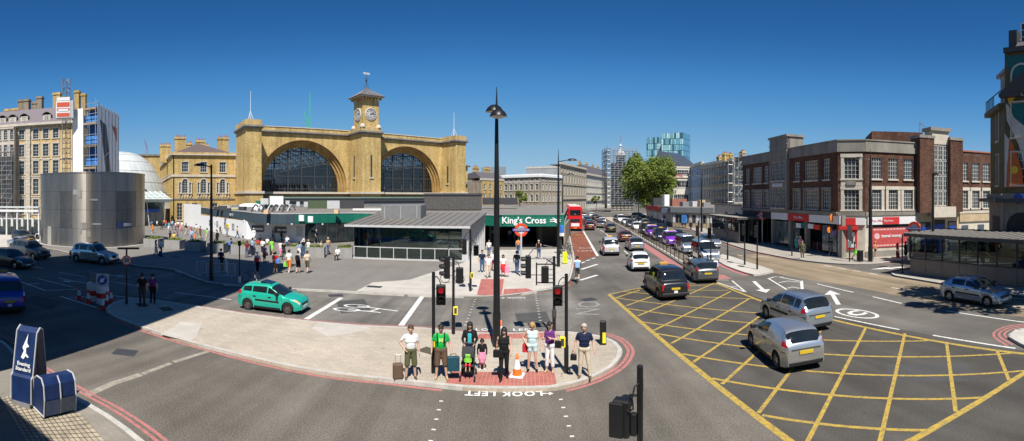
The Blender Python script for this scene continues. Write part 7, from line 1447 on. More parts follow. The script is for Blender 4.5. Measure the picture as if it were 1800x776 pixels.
# newspaper stand
M_NSB = mat('newsstand_blue', (.009,.026,.095), rough=.45, var=.35, scale=3); M_NSW = mat('worn_blue_panel', (.03,.07,.19), rough=.5, col2=(.10,.12,.15), scale=5)
def prof_box(name, par, prof, w, m_, edge):   # side profile (y,z) swept across x
    n = len(prof); mb = MB().add([(sx*w/2,y,z) for sx in (-1,1) for y, z in prof], [tuple(range(n)), tuple(range(2*n-1,n-1,-1))]+[(i,n+i,n+(i+1)%n,(i+1)%n) for i in range(n)]); o = mb.build(name, m_, par)
    for sx in (-1,1): MB().tube([(sx*w/2,y,z) for y,z in prof]+[(sx*w/2,*prof[0])], .022, 6).build('edge_trim', edge, o)
    return o
x, y = G(52, 705, .112); t = thing('newspaper_stand', 'tall tapering blue newspaper stand with white figure logo on the near pavement', 'kiosk', (x,y,.112), -radians(152)); t.scale = (1.08,1.08,1.1)
b_ = prof_box('cabinet', t, [(-.34,.12),(.42,.12),(.42,.75),(.34,.8),(.14,1.85),(-.02,1.95),(-.16,1.88),(-.34,.85)], .62, M_NSB, M_LGREY)
MB().box(-.28,.28,-.36,.44,.0,.12).build('plinth', M_GREY, t)
fa = Vector((0,.34,.8)); fb2 = Vector((0,.14,1.85)); n_ = Vector((0,1.05,.2)).normalized()
def on_front(u, v): p = fa.lerp(fb2, v)+n_*.012; return (-u, p.y, p.z)
MB().add([on_front(*q) for q in ((-.02,.35),(.05,.45),(.03,.62),(.12,.66),(.05,.74),(.06,.96),(0,.8),(-.08,.62),(-.03,.55),(-.1,.38))], [tuple(range(10))]).build('figure_logo', M_WHITE, t); MB().add([on_front(*q) for q in ((.02,.52),(.14,.42),(.09,.4),(0,.48))], [(0,1,2,3)]).build('figure_logo', M_WHITE, t)
for s_, v_ in (('Evening', .24), ('Standard', .12)):
    o = text_on('stand_lettering', s_, .13, M_WHITE, t, (0, lerp(.34,.14,v_)+.015, lerp(.8,1.85,v_)), pi, depth=.002, bold=.003)
    o.rotation_euler = (pi/2-atan2(.2,1.05), 0, pi)
MB().box(.312,.318,-.2,.2,.5,1.6).build('side_panel', M_NSW, t); MB().box(-.318,-.312,-.2,.12,.5,1.6).build('side_panel', M_DARK, t)
x, y = G(95, 722, .112); t = thing('newspaper_bin', 'low curved blue newspaper bin with worn front beside the tall stand', 'kiosk', (x,y,.112), -radians(97))
b_ = prof_box('cabinet', t, [(-.36,.06),(.36,.06),(.40,.5),(.34,.86),(.2,1.02),(-.1,1.0),(-.3,.85)], .95, M_NSB, M_LGREY)
for sx in (-1,1):
    MB().add([(-sx*.235-.22,.41,.1),(-sx*.235+.22,.41,.1),(-sx*.235+.22,.44,.5),(-sx*.235-.22,.44,.5)], [(0,1,2,3)]).build('worn_panel', mat('scuffed_panel', (.14,.15,.16), col2=(.04,.06,.11), scale=6) if sx > 0 else M_NSW, t)
MB().tube([(0,.38,.08),(0,.42,.5),(0,.36,.87),(0,.2,1.03)], .02, 6).build('centre_trim', M_LGREY, t)
# planters
M_CONC = mat('grey_concrete', (.30,.29,.275), var=.15, scale=1.5, speck=.1)
for i, (px, py, w) in enumerate(((261,435,1.9),(298,438,1.9),(334,442,1.85),(374,445,1.8),(416,447.5,1.8),(455,449,1.7),(509,452,1.7),(551,453.5,1.6),(600,454.5,1.6))):
    x, y = G(px, py, .12); nth = ['first','second','third','fourth','fifth','sixth','seventh','eighth','ninth'][i]
    t = thing('concrete_planter', '%s grey concrete planter from the steel drum along the plaza' % nth, 'planter', (x,y+w/2,.118), radians(18), 'concrete planters across the plaza')
    p = MB(); h = 1.0; p.box(-w/2,w/2,-w/2,w/2,0,h-.08); p.box(-w/2,w/2,-w/2,-w/2+.15,h-.08,h); p.box(-w/2,w/2,w/2-.15,w/2,h-.08,h); p.box(-w/2,-w/2+.15,-w/2+.15,w/2-.15,h-.08,h); p.box(w/2-.15,w/2,-w/2+.15,w/2-.15,h-.08,h); p.build('box', M_CONC, t)
    q = random.Random(i); V = []; Fc = []
    for k in range(260):
        a, b = q.uniform(-w/2+.18,w/2-.18), q.uniform(-w/2+.18,w/2-.18); z = h-.1+q.random()*.28; d = Vector((q.gauss(0,1),q.gauss(0,1),q.random())).normalized(); u = d.orthogonal().normalized()*.09; v2 = d.cross(u)*.6; c0 = Vector((a,b,z)); o = len(V); V += [c0-u, c0+v2, c0+u, c0-v2]; Fc.append((o,o+1,o+2,o+3))
    me = bpy.data.meshes.new('plants'); me.from_pydata([tuple(v) for v in V], [], Fc); me.materials.append(M_LEAF); link('plants', me, t)['kind'] = 'stuff'
# crowd barriers
def barrier(label, px, py, rz, m_=None):
    x, y = G(px, py, .12); t = thing('crowd_barrier', label, 'barrier', (x,y,.118), rz, 'crowd barriers by the lamp post'); m_ = m_ or M_STEEL
    MB().tube([(-1.05,0,.15),(-1.05,0,1.05),(1.05,0,1.05),(1.05,0,.15),(-1.05,0,.15)], .022, 6).build('frame', m_, t)
    for k in range(15): MB().cyl((-.98+k*.14,0,.15),(-.98+k*.14,0,1.05),.009,n=5).build('bar', m_, t)
    for s in (-.8,.8): MB().cyl((s,-.3,.01),(s,.3,.01),.02,n=6).build('foot', m_, t)
barrier('steel crowd barrier left of the shaded lamp post', 366, 483, radians(70)); barrier('steel crowd barrier right of the shaded lamp post', 388, 489, radians(35)); barrier('steel crowd barrier behind the other two in the shade', 398, 481, radians(-50))
# bicycles
def bike(label, x, y, z, rz, tilt=0, m_=None, group='parked bicycles'):
    t = thing('bicycle', label, 'bicycle', (x,y,z), rz, group); t.rotation_euler = (0,tilt,rz); m_ = m_ or M_BLACK
    for yy in (-.52,.52):
        w = MB().lathe([(.32,-.018),(.345,0),(.32,.018),(.30,0),(.32,-.018)], (0,0,0), 22, caps=False); w.v = [(q[2],q[0],q[1]) for q in w.v]; wo = w.build('wheel', M_RUBBER, t, (0,yy,.345)); s = MB()
        for k in range(8): a = k*pi/4; s.cyl((0,0,0),(0,.31*cos(a),.31*sin(a)),.004,n=4)
        s.build('spokes', M_STEEL, wo)
    for a, b, r in (((0,-.52,.345),(0,-.05,.32),.014),((0,-.05,.32),(0,-.2,.85),.017),((0,-.05,.32),(0,.36,.8),.018),((0,-.18,.78),(0,.36,.84),.016),((0,-.52,.345),(0,-.18,.78),.011),((0,.36,.9),(0,.52,.345),.016)): MB().cyl(a,b,r,n=6).build('frame_tube', m_, t)
    MB().tube([(-.26,.3,1.0),(-.1,.38,1.0),(.1,.38,1.0),(.26,.3,1.0)], .014, 6).build('handlebar', M_DARK, t); MB().bbox(-.07,.07,-.34,-.08,.86,.92,.02).build('saddle', M_BLACK, t); MB().cyl((-.12,-.05,.32),(.12,-.05,.32),.02,n=6).build('crank', M_STEEL, t)
    return t
x, y = G(437, 499, .12); bike('bicycle leaning on the thin post at the plaza kerb', x, y+.2, .118, radians(75), radians(12)); 
for i, (px, py, rz) in enumerate(((986,452,20),(990,448,25),(999,455,10),(1001,446,15),(995,442,30))): x, y = G(px, py, .12); bike(['leftmost','second','rightmost front','rightmost rear','rearmost'][i]+' bicycle in the cluster by the yellow board', x, y, .118, radians(rz), radians(6))
x, y = G(795, 499, .12); bike('pale bicycle parked behind the second signal pole', x, y, .118, radians(80), 0, M_LGREY)
for i in range(7): a = medl[-1]; p0 = Vector(medr[2]).lerp(Vector(medr[11]), i/6); bike(['first','second','third','fourth','fifth','sixth','seventh'][i]+' bicycle from the near end of the median railing', p0.x-.45, p0.y, .12, radians(-7+R.uniform(-8,8)), radians(5))
# thin post by the bicycle, bus stop flag, boards, bins
x, y = G(421, 498, .12); t = thing('sign_post', 'thin black post with white sleeve at the plaza kerb', 'post', (x,y,.118)); pole(t, 2.75, .045); MB().cyl((0,0,0),(0,0,.45),.085,n=12).build('sleeve', M_WHITE, t); MB().bbox(-.12,.12,-.05,.05,2.55,2.9,.02).build('top_plate', M_BLACK, t)
x, y = G(986, 447, .12); t = thing('bus_stop_flag', 'blue and white stop panel beside the spiked lamp post', 'sign', (x,y,.118), 0); pole(t, 2.9, .05); MB().bbox(-.32,.32,-.04,.04,2.2,3.0,.02).build('blue_panel', mat('panel_blue', (.04,.17,.55)), t); MB().bbox(-.32,.32,-.04,.04,1.85,2.18,.02).build('white_panel', M_WHITE, t)
x, y = G(993, 464, .12); t = thing('advert_board', 'bright yellow green upright board by the parked bicycles', 'sign', (x,y,.118), 0); MB().bbox(-.2,.2,-.05,.05,.05,1.05,.02).build('panel', mat('lime_yellow', (.72,.85,.02), rough=.4), t); text_on('panel_print', 'entrance', .17, M_DARK, t, (0,-.055,.55), 0, depth=.002).rotation_euler = (pi/2, -pi/2, 0); MB().box(-.2,.2,-.15,.15,0,.05).build('foot', M_DARK, t)
x, y = G(1512, 460, .12); t = thing('litter_bin', 'black square litter bin on the corner pavement', 'bin', (x,y,.118)); MB().bbox(-.22,.22,-.22,.22,0,.95,.03).build('body', M_HEADB, t); MB().bbox(-.25,.25,-.25,.25,.95,1.02,.03).build('lid', M_DARK, t)
for i, (px, py) in enumerate(((1421,436),(1455,444))):
    x, y = G(px, py, .12); t = thing('pavement_board', ['folding board outside the shop left of the red screens','dark folding board outside the shop near the cash machine'][i], 'sign', (x,y,.118), radians(70)); 
    for s in (-1,1): MB().add([(-.35,s*.3,0),(.35,s*.3,0),(.35,s*.02,1.2),(-.35,s*.02,1.2),(-.35,s*.32,0),(.35,s*.32,0),(.35,s*.04,1.2),(-.35,s*.04,1.2)], [(0,1,2,3),(7,6,5,4),(0,4,5,1),(2,6,7,3),(0,3,7,4),(1,5,6,2)]).build('panel', M_SHOPD if i else M_BOARD, t)
for i, px in enumerate((1433,1444)):
    x, y = G(px, 441+i*2, .12); t = thing('cafe_screen', ['left red cafe screen outside the shop','right red cafe screen outside the shop'][i], 'screen', (x,y,.118), radians(75)); MB().box(-.6,.6,-.02,.02,.15,.95).build('panel', mat('screen_maroon', (.10,.01,.015)), t); MB().lathe([(.22,0),(.2,.004)], (0,0,0), 14).build('printed_ring', M_SIGR, t, (0,-.025,.55)).rotation_euler = (pi/2,0,0)
    for s in (-.62,.62): MB().cyl((s,0,0),(s,0,1.05),.025,n=6).build('post', M_STEEL, t)
for px, py, top, lab, pan in ((1392,450,405,'thin black post near the kerb outside the shops',0),(1493.5,460,397,'sign post with dark panels in front of the cash machine',1),(1599,466,418,'thin post just left of the right hand glass entrance',1)):
    x, y = G(px, py, .12); D = hypot(x,y); t = thing('sign_post', lab, 'post', (x,y,.118), -atan2(x,y)); H_ = ZZ(top, D)-.118; pole(t, H_, .05)
    if pan: MB().bbox(-.22,.22,-.08,-.04,H_-1.3,H_,.02).build('panel', M_DARK, t); MB().bbox(-.18,.18,-.07,-.03,H_-1.95,H_-1.4,.02).build('lower_panel', M_GREY, t)
# median guard railing
t = thing('guard_railing', 'dark steel guard railing running along the median', 'railing')
rl = resample(offset_line(medl, -.25), 1.9)
for k, (a, b) in enumerate(zip(rl, rl[1:])):
    if hypot(*a) > 110: break
    for z in (.35,1.1): MB().cyl((*a,z),(*b,z),.028,n=6).build('rail', M_BLACK, t)
    MB().cyl((*a,.1),(*a,1.15),.035,n=6).build('post', M_BLACK, t); n_ = 12 if k < 14 else 6
    for j in range(1, n_): p = Vector(a).lerp(Vector(b), j/n_); MB().cyl((p.x,p.y,.35),(p.x,p.y,1.1),.011,n=4).build('bar', M_BLACK, t)
# ------------------------------------------------------------------ people
import numpy as np
SKIN = [mat('skin_%d' % i, c, rough=.55, var=.06) for i, c in enumerate(((.58,.36,.26),(.46,.27,.18),(.20,.11,.07)))]
CL = dict(white=(.74,.74,.73), black=(.012,.012,.014), navy=(.012,.018,.05), green=(.01,.36,.06), olive=(.11,.11,.055), teal=(.06,.45,.50), pink=(.75,.28,.42), purple=(.11,.03,.16), red=(.55,.03,.04), blue=(.10,.24,.55), sky=(.30,.48,.72), beige=(.60,.51,.38), brown=(.13,.085,.055), grey=(.25,.25,.26), denim=(.06,.11,.22), yellow=(.72,.50,.10), floral=(.50,.66,.68), orange=(.75,.24,.05), lime=(.25,.65,.08), maroon=(.18,.02,.04), tan=(.45,.33,.2), dgrey=(.045,.045,.05))
def cloth(k): return mat('cloth_'+k, CL[k], rough=.85, var=.14, scale=9, spec=.2)
HAIRM = dict(dark=mat('hair_dark', (.018,.014,.012), rough=.6), brown=mat('hair_brown', (.07,.04,.022), rough=.6), blond=mat('hair_blond', (.42,.26,.10), rough=.6), grey=mat('hair_grey', (.42,.38,.33), rough=.6), white=cloth('white'), beige=cloth('beige'), red=cloth('red'), black=cloth('black'))
POSES = dict(
 stand=dict(k=((-.10,.02,.48),(.10,.02,.48)), a=((-.11,-.02,.07),(.11,-.02,.07)), e=((-.25,-.02,1.13),(.25,-.02,1.13)), w=((-.25,.06,.88),(.25,.06,.88))),
 walk=dict(k=((-.09,.16,.50),(.09,-.02,.49)), a=((-.09,.20,.07),(.09,-.30,.12)), e=((-.23,-.12,1.15),(.23,.05,1.14)), w=((-.22,-.14,.9),(.22,.22,.95))),
 walk2=dict(k=((-.09,.02,.48),(.09,.12,.50)), a=((-.09,-.18,.08),(.09,.14,.07)), e=((-.24,.03,1.14),(.24,-.08,1.14)), w=((-.24,.16,.92),(.25,-.06,.89))),
 hipR=dict(k=((-.12,.02,.48),(.12,.02,.48)), a=((-.15,-.02,.07),(.15,-.02,.07)), e=((-.25,-.02,1.13),(.36,-.06,1.18)), w=((-.27,.06,.87),(.22,.06,1.0))),
 wide=dict(k=((-.14,.03,.48),(.12,.02,.48)), a=((-.19,.02,.07),(.15,-.02,.07)), e=((-.29,-.02,1.13),(.29,-.02,1.14)), w=((-.33,.08,.89),(.30,.06,.90))),
 hold=dict(k=((-.09,.02,.48),(.09,.02,.48)), a=((-.11,-.02,.07),(.12,-.02,.07)), e=((-.25,.0,1.13),(.25,.0,1.13)), w=((-.10,.22,1.24),(.14,.24,1.22))),
 push=dict(k=((-.09,.02,.48),(.09,.02,.48)), a=((-.10,-.03,.07),(.10,-.03,.07)), e=((-.26,.06,1.14),(.26,.06,1.14)), w=((-.18,.30,1.04),(.18,.30,1.04))),
 sit=dict(k=((-.13,.42,.46),(.13,.42,.46)), a=((-.13,.42,.07),(.13,.46,.07)), e=((-.25,.10,.72),(.25,.10,.72)), w=((-.14,.34,.56),(.14,.34,.56)), drop=.43),
 ride=dict(k=((-.10,.28,.80),(.10,.20,.60)), a=((-.11,.05,.45),(.11,.02,.22)), e=((-.24,.25,1.22),(.24,.25,1.22)), w=((-.22,.48,1.05),(.22,.48,1.05)), drop=-.06, lean=.22))
BM = {}
def body(pose, top, bot, fine=False, fat=1.0, shoe='shoe'):
    key = (pose, top, bot, fine, fat)
    if key in BM: return BM[key]
    p = POSES[pose]; dr = p.get('drop', 0); ln = p.get('lean', 0); pr = []
    S = lambda x, y, z: Vector((x, y+ln*max(0, z-.95), z-dr))
    def cap(a, b, r0, r1, tag): pr.append((Vector(a), Vector(b), r0, r1, tag))
    T, Bt, SK, SH = 1, 2, 0, 3; f = fat; tp = SK if top == 'bare' else T
    dress = bot == 'dress'; bt = T if dress else Bt
    cap(S(-.08,0,.94), S(.08,0,.94), .118*f, .118*f, bt); cap(S(-.055,.01,1.06), S(.055,.01,1.06), .108*f, .108*f, T); cap(S(-.05,.02,1.12), S(.05,.02,1.12), .106*f, .106*f, T)
    cap(S(-.085,.01,1.24), S(.085,.01,1.24), .112*f, .112*f, T); cap(S(-.10,0,1.33), S(.10,0,1.33), .098, .098, T); cap(S(-.145,-.01,1.395), S(.145,-.01,1.395), .062, .062, T)
    cap(S(0,-.01,1.40), S(0,.012,1.53), .056, .052, SK); hd = S(0,.03,1.635)
    cap(hd+Vector((0,-.012,.025)), hd+Vector((0,.0,-.02)), .094, .088, SK); cap(hd+Vector((0,.035,-.055)), hd+Vector((0,.04,-.075)), .058, .045, SK); cap(hd+Vector((0,.085,.0)), hd+Vector((0,.102,-.022)), .012, .017, SK)
    for sd in (-1, 1): cap(hd+Vector((sd*.092,-.005,.012)), hd+Vector((sd*.094,-.008,-.02)), .018, .014, SK)
    for i, sd in enumerate((-1, 1)):
        sh = S(sd*.185,-.01,1.385); el = Vector(p['e'][i]); wr_ = Vector(p['w'][i])
        if ln: el.y += .1; 
        sl = 1.0 if top == 'long' else .55 if top == 'tee' else 0
        m_ = sh.lerp(el, max(sl, .02))
        if sl: cap(sh, m_, .064, .056 if sl < 1 else .05, T)
        cap(sh, el, .050, .041, SK if sl < 1 else T); cap(el, wr_, .041 if sl < 1 else .048, .028 if sl < 1 else .036, T if top == 'long' else SK)
        d = (wr_-el).normalized(); h0 = wr_+d*.03; h1 = wr_+d*.085
        if fine:
            u = Vector((0,1,0))-d*d.y; u = u.normalized() if u.length > .1 else Vector((1,0,0)); n = d.cross(u)
            cap(h0-u*.022, h1-u*.026, .02, .019, SK); cap(h0+u*.022, h1+u*.026, .02, .019, SK)
            for j in range(4): b0 = h1+u*(-.033+.022*j); b1 = b0+d*(.04+.006*(1.5-abs(j-1.5)))-n*sd*.004; cap(b0, b1, .011, .010, SK); cap(b1, b1+d*.026-n*sd*.014, .010, .0088, SK)
            cap(h0+u*.03, h0+u*.06+d*.03, .0135, .011, SK); cap(h0+u*.06+d*.03, h0+u*.066+d*.06, .011, .0095, SK)
        else: cap(h0, h1+d*.05, .034, .026, SK)
        hip = S(sd*.088,0,.91); kn = Vector(p['k'][i]); an = Vector(p['a'][i])
        if bot in ('trousers','long_loose'): cap(hip, kn, .098*f, .070, Bt); cap(kn, an+Vector((0,0,.03)), .070, .056, Bt)
        elif bot == 'capri': cap(hip, kn, .096, .072, Bt); cap(kn, kn.lerp(an,.6), .072, .066, Bt); cap(kn, an, .05, .038, SK)
        elif bot == 'shorts': cap(hip, hip.lerp(kn,1.02), .105*f, .092, Bt); cap(hip, kn, .08, .058, SK); cap(kn, an, .057, .040, SK)
        elif bot == 'mini': cap(hip, hip.lerp(kn,.35), .10, .095, Bt); cap(hip, kn, .084, .055, SK); cap(kn, an, .054, .036, SK)
        else: cap(hip, kn, .085, .06, SK); cap(kn, an, .052, .036, SK)
        dv = Vector((sd*.15, 1, 0)).normalized(); 
        cap(an+Vector((0,-.03,-.028)), an+dv*.06+Vector((0,0,-.026)), .044, .043, SH); cap(an+dv*.06+Vector((0,0,-.026)), an+dv*.15+Vector((0,0,-.034)), .043, .034, SH)
    if bot in ('skirt','dress'): ctr = (Vector(p['k'][0])+Vector(p['k'][1]))/2; cap(S(-.05,0,.95), S(-.07,0,.66)+Vector((0,ctr.y*.5,0)), .125, .16, bt); cap(S(.05,0,.95), S(.07,0,.66)+Vector((0,ctr.y*.5,0)), .125, .16, bt); cap(S(0,0,.8), S(0,ctr.y*.6,.5), .16, .17, bt)
    mb = MB()
    for a, b, r0, r1, tg in pr:
        d = b-a; L = d.length or 1e-4; d = d/L if d.length else Vector((0,0,1)); q = d.to_track_quat('Z','Y'); n = 12; rows = []
        for t_ in (-88,-55,-25,0): rows.append((r0*cos(radians(t_)), r0*sin(radians(t_))))
        for t_ in (0,25,55,88): rows.append((r1*cos(radians(t_)), L+r1*sin(radians(t_))))
        v = [a+q@Vector((r*cos(2*pi*i/n), r*sin(2*pi*i/n), z)) for r, z in rows for i in range(n)]; m = len(rows)
        mb.add(v, [(k*n+i, k*n+(i+1)%n, (k+1)*n+(i+1)%n, (k+1)*n+i) for k in range(m-1) for i in range(n)]+[tuple(range(n-1,-1,-1)), tuple((m-1)*n+i for i in range(n))])
    me = mb.mesh('tmp', M_GREY); o = eval_mesh(me); vx = .0115 if fine else .024
    md = o.modifiers.new('r', 'REMESH'); md.mode = 'VOXEL'; md.voxel_size = vx
    s = o.modifiers.new('s', 'SMOOTH'); s.factor = .5; s.iterations = 3 if fine else 2
    dc_ = o.modifiers.new('d', 'DECIMATE'); dc_.ratio = .35 if fine else .5
    me2 = take(o); bpy.data.meshes.remove(me)
    cen = np.empty(len(me2.polygons)*3); me2.polygons.foreach_get('center', cen); cen = cen.reshape(-1,3); best = np.full(len(cen), 9.); tag = np.zeros(len(cen), int)
    for a, b, r0, r1, tg in pr:
        a_ = np.array(a); d = np.array(b)-a_; t_ = np.clip(((cen-a_)@d)/max(d@d, 1e-9), 0, 1); dist = np.linalg.norm(cen-(a_+t_[:,None]*d), axis=1)-(r0+(r1-r0)*t_)
        m = dist < best-1e-4; best[m] = dist[m]; tag[m] = tg
    me2.materials.clear()
    for _ in range(4): me2.materials.append(M_GREY)
    me2.polygons.foreach_set('material_index', tag.astype(np.int32)); me2.polygons.foreach_set('use_smooth', [True]*len(tag)); me2.name = 'body'; me2.update()
    BM[key] = (me2, hd); return BM[key]
HM = {}
def hair_mesh(style):
    if style in HM: return HM[style]
    mb = MB(); n = 16; rows = []
    lim = dict(short=(.012,-.03), long=(-.03,.02), bob=(-.06,.015), bald=(.5,-.06), cap=(.035,.2))[style if style in ('short','long','bob','bald','cap') else 'short']
    P = lambda th, ph, r: (r*1.0*sin(th)*cos(ph), r*1.08*sin(th)*sin(ph)-.008, r*1.12*cos(th)+.012)
    for i in range(10):
        for j in range(n):
            th0, th1, p0, p1 = pi*i/10, pi*(i+1)/10, 2*pi*j/n, 2*pi*(j+1)/n; c = P((th0+th1)/2, (p0+p1)/2, .107)
            if c[2] > lim[0]+.05 or (c[1] < lim[1] and c[2] > (-.09 if style != 'bald' else -.03)): mb.add([P(th0,p0,.108), P(th1,p0,.108), P(th1,p1,.108), P(th0,p1,.108)], [(0,1,2,3)])
    if style == 'long':
        mb.cyl((0,-.06,.03),(0,-.085,-.25),.088,.07,12); mb.cyl((-.075,-.02,0),(-.085,-.01,-.2),.035,.028,8); mb.cyl((.075,-.02,0),(.085,-.01,-.2),.035,.028,8)
    if style == 'bob':
        for a in (-.08,.08): mb.cyl((a,-.015,.02),(a*1.1,-.01,-.10),.04,.04,8)
        mb.cyl((0,-.07,.02),(0,-.08,-.11),.075,.07,10)
    if style == 'cap': mb.lathe([(.115,.045),(.113,.06),(.10,.11),(0,.135)], (0,-.005,0), 14); mb.cyl((0,.08,.045),(0,.17,.035),.07,.06,8)
    HM[style] = mb.mesh('hair', HAIRM['dark'], True, 60); return HM[style]
FACEM = None
def face_mesh():
    global FACEM
    if FACEM is None:
        mb = MB()
        for s in (-1, 1): mb.cbox((s*.034,.088,.012), (.026,.012,.011))
        mb.cur = 1; mb.cbox((0,.094,-.05), (.046,.012,.009)); FACEM = mb.mesh('face_features', [HAIRM['dark'], mat('lips', (.38,.13,.11))])
    return FACEM
def person(label, px, py, h, head, pose, top, bot, tc, bc, hair='short', hc='dark', skin=0, shoe='black', z0=.118, fine=False, fat=1.0, group=None, world=None, turn=0, glasses=False):
    me, hd = body(pose, top, bot, fine, fat); x, y = world or G(px, py, z0); k = h/1.75
    t = thing('person', label, 'person', (x, y, z0), -radians(head), group); t.scale = (k, k, k)
    b = link('body', me, t)
    for i, m_ in enumerate((SKIN[skin], cloth(tc), cloth(bc), cloth(shoe))): b.material_slots[i].link = 'OBJECT'; b.material_slots[i].material = m_
    if hair != 'none':
        o = link('hair' if hair != 'cap' else 'hat', hair_mesh(hair), t, hd); o.material_slots[0].link = 'OBJECT'; o.material_slots[0].material = HAIRM[hc]; o.rotation_euler = (0,0,radians(turn))
    if fine: fo = link('face_features', face_mesh(), t, hd); fo['kind'] = 'stuff'; fo.rotation_euler = (0,0,radians(turn))
    if glasses: MB().bbox(-.075,.075,.088,.105,-.002,.032,.008).build('sunglasses', M_BLACK, t, hd)
    return t
def backpack(t, col, front=False): MB().bbox(-.15,.15,-.30,-.12,1.02,1.42,.05).build('backpack', cloth(col), t)
def straps(t, col):
    for s in (-1,1): MB().tube([(s*.1,.125,1.10),(s*.11,.135,1.25),(s*.12,.09,1.40),(s*.12,-.02,1.46)], .022, 6).build('strap', cloth(col), t)
def held(name, label, cat, t, off, build):      # a thing of its own placed relative to a person
    rz = t.rotation_euler.z; k = t.scale.x; v = Matrix.Rotation(rz, 3, 'Z') @ (Vector(off)*k); o = thing(name, label, cat, tuple(Vector(t.location)+v), rz); build(o); return o
def bag_mesh(w, d, h, m_, handle=.12):
    def f(o):
        MB().bbox(-w/2,w/2,-d/2,d/2,0,h,.03).build('bag_body', m_, o); MB().tube([(-w*.25,0,h-.02),(-w*.2,0,h+handle),(w*.2,0,h+handle),(w*.25,0,h-.02)], .01, 5).build('handle', m_, o)
    return f
def suitcase(col):
    def f(o):
        o.scale = (.82,.82,.82)
        MB().bbox(-.2,.2,-.13,.13,.06,.62,.05).build('shell', cloth(col), o); MB().tube([(-.1,.1,.6),(-.1,.1,.98),(.1,.1,.98),(.1,.1,.6)], .012, 6).build('pull_handle', M_STEEL, o)
        for a in (-.14,.14): MB().cyl((a-.02,.1,.04),(a+.02,.1,.04),.04,n=10).build('wheel', M_RUBBER, o)
        MB().bbox(-.15,.15,-.16,-.12,.15,.5,.03).build('pocket', cloth(col), o)
    return f
def facing(px, d=0): return math.degrees((px-900)/F)+180+d
# the row of people waiting on the island
A = person('man in white t shirt and olive shorts with one hand on his hip', 722, 666, 1.74, facing(722,-8), 'hipR', 'tee', 'shorts', 'white', 'olive', 'short', 'brown', shoe='brown', fine=True, fat=1.05, turn=25)
held('suitcase', 'dark brown wheeled suitcase standing beside the man in white', 'suitcase', A, (.42,-.02,0), suitcase('brown'))
B = person('man in green t shirt with sunglasses carrying a dark shopping bag', 775, 666, 1.76, facing(775), 'wide', 'tee', 'shorts', 'green', 'brown', 'short', 'dark', shoe='tan', fine=True, fat=1.15, glasses=True); straps(B, 'black')
text_on('shirt_print', 'H', .16, mat('print_yellow', (.7,.75,.2)), B, (0,.14,1.27), pi, depth=.003, bold=.01)
held('shopping_bag', 'large dark teal shopping bag hanging from the green shirted man', 'bag', B, (-.40,.12,.30), bag_mesh(.40,.15,.46,mat('bag_teal', (.01,.06,.09), var=.3),.08))
C_ = person('woman in black cardigan over a teal top pushing a stroller', 826, 652, 1.66, facing(826,5), 'push', 'long', 'trousers', 'black', 'navy', 'long', 'dark', shoe='black', fine=True, turn=-10)
MB().bbox(-.07,.07,.10,.135,1.0,1.36,.02).build('teal_top', cloth('teal'), C_)
def stroller(o):
    for s in (-1,1):
        MB().tube([(s*.2,-.32,1.02),(s*.2,-.2,.62),(s*.22,.34,.1)], .014, 6).build('frame_tube', M_BLACK, o); MB().tube([(s*.2,.2,.60),(s*.22,-.28,.1)], .014, 6).build('frame_tube', M_BLACK, o)
        for yy in (-.3,.36):
            w = MB().lathe([(.0,-.02),(.08,-.025),(.09,0),(.08,.025),(0,.02)], (0,0,0), 12); w.v = [(q[2],q[0],q[1]) for q in w.v]; w.build('wheel', M_RUBBER, o, (s*.23,yy,.09))
    MB().cyl((-.2,-.32,1.02),(.2,-.32,1.02),.02,n=6).build('handlebar', M_BLACK, o); MB().add([(-.19,.2,.42),(.19,.2,.42),(.19,-.14,.42),(-.19,-.14,.42),(.19,-.26,.86),(-.19,-.26,.86)], [(0,1,2,3),(3,2,4,5)]).build('seat', cloth('dgrey'), o)
    hd = MB().lathe([(.25,-.16),(.26,0),(.25,.16)], (0,0,0), 10, radians(20), radians(170)); hd.v = [(q[2]*1.25, -.02-q[0]*.8+.02, .66+q[1]*1.35) for q in hd.v]; hd.build('hood', cloth('dgrey'), o); MB().bbox(-.12,.12,.12,.2,.55,.85,.05).build('green_toy', cloth('lime'), o); MB().bbox(-.16,.16,-.1,.12,.16,.32,.03).build('basket', cloth('black'), o)
ST = held('stroller', 'dark grey stroller with hood pushed by the woman in the cardigan', 'stroller', C_, (0,.62,0), stroller)
person('small child in red sitting in the stroller', 826, 668, .82, facing(826,5), 'sit', 'tee', 'shorts', 'red', 'red', 'short', 'dark', fine=True, world=tuple((Vector(ST.location)+Matrix.Rotation(C_.rotation_euler.z,3,'Z')@Vector((0,.02,0)))[:2]), z0=.36)
person('little girl in black cardigan and pink dress beside the stroller', 847.5, 651, 1.08, facing(847), 'stand', 'long', 'skirt', 'black', 'pink', 'bob', 'dark', shoe='white', fine=True, skin=1)
E_ = person('woman in black top and black trousers stepping forward by the cone', 886, 667, 1.68, facing(886,4), 'walk2', 'tank', 'trousers', 'black', 'black', 'long', 'dark', fine=True)
held('shoulder_bag', 'black shoulder bag hanging at the hip of the woman in black', 'bag', E_, (.2,.14,.78), bag_mesh(.3,.1,.24,cloth('black'),.3))
Fp = person('blonde woman in pale floral playsuit with one hand on her hip', 936, 653, 1.66, facing(936,6), 'hipR', 'tank', 'mini', 'floral', 'floral', 'bob', 'blond', shoe='black', fine=True)
held('red_bag', 'pinkish red bag hanging behind the blonde woman', 'bag', Fp, (.24,-.05,.66), bag_mesh(.24,.12,.28,cloth('red'),.2))
Gp = person('woman in purple vest and white cropped trousers with sunglasses', 966.5, 655, 1.70, facing(966,14), 'hold', 'tank', 'capri', 'purple', 'white', 'short', 'dark', shoe='tan', fine=True, glasses=True, turn=20)
held('handbag', 'black handbag on the far arm of the woman in purple', 'bag', Gp, (-.30,.02,.88), bag_mesh(.22,.12,.24,cloth('black'),.18))
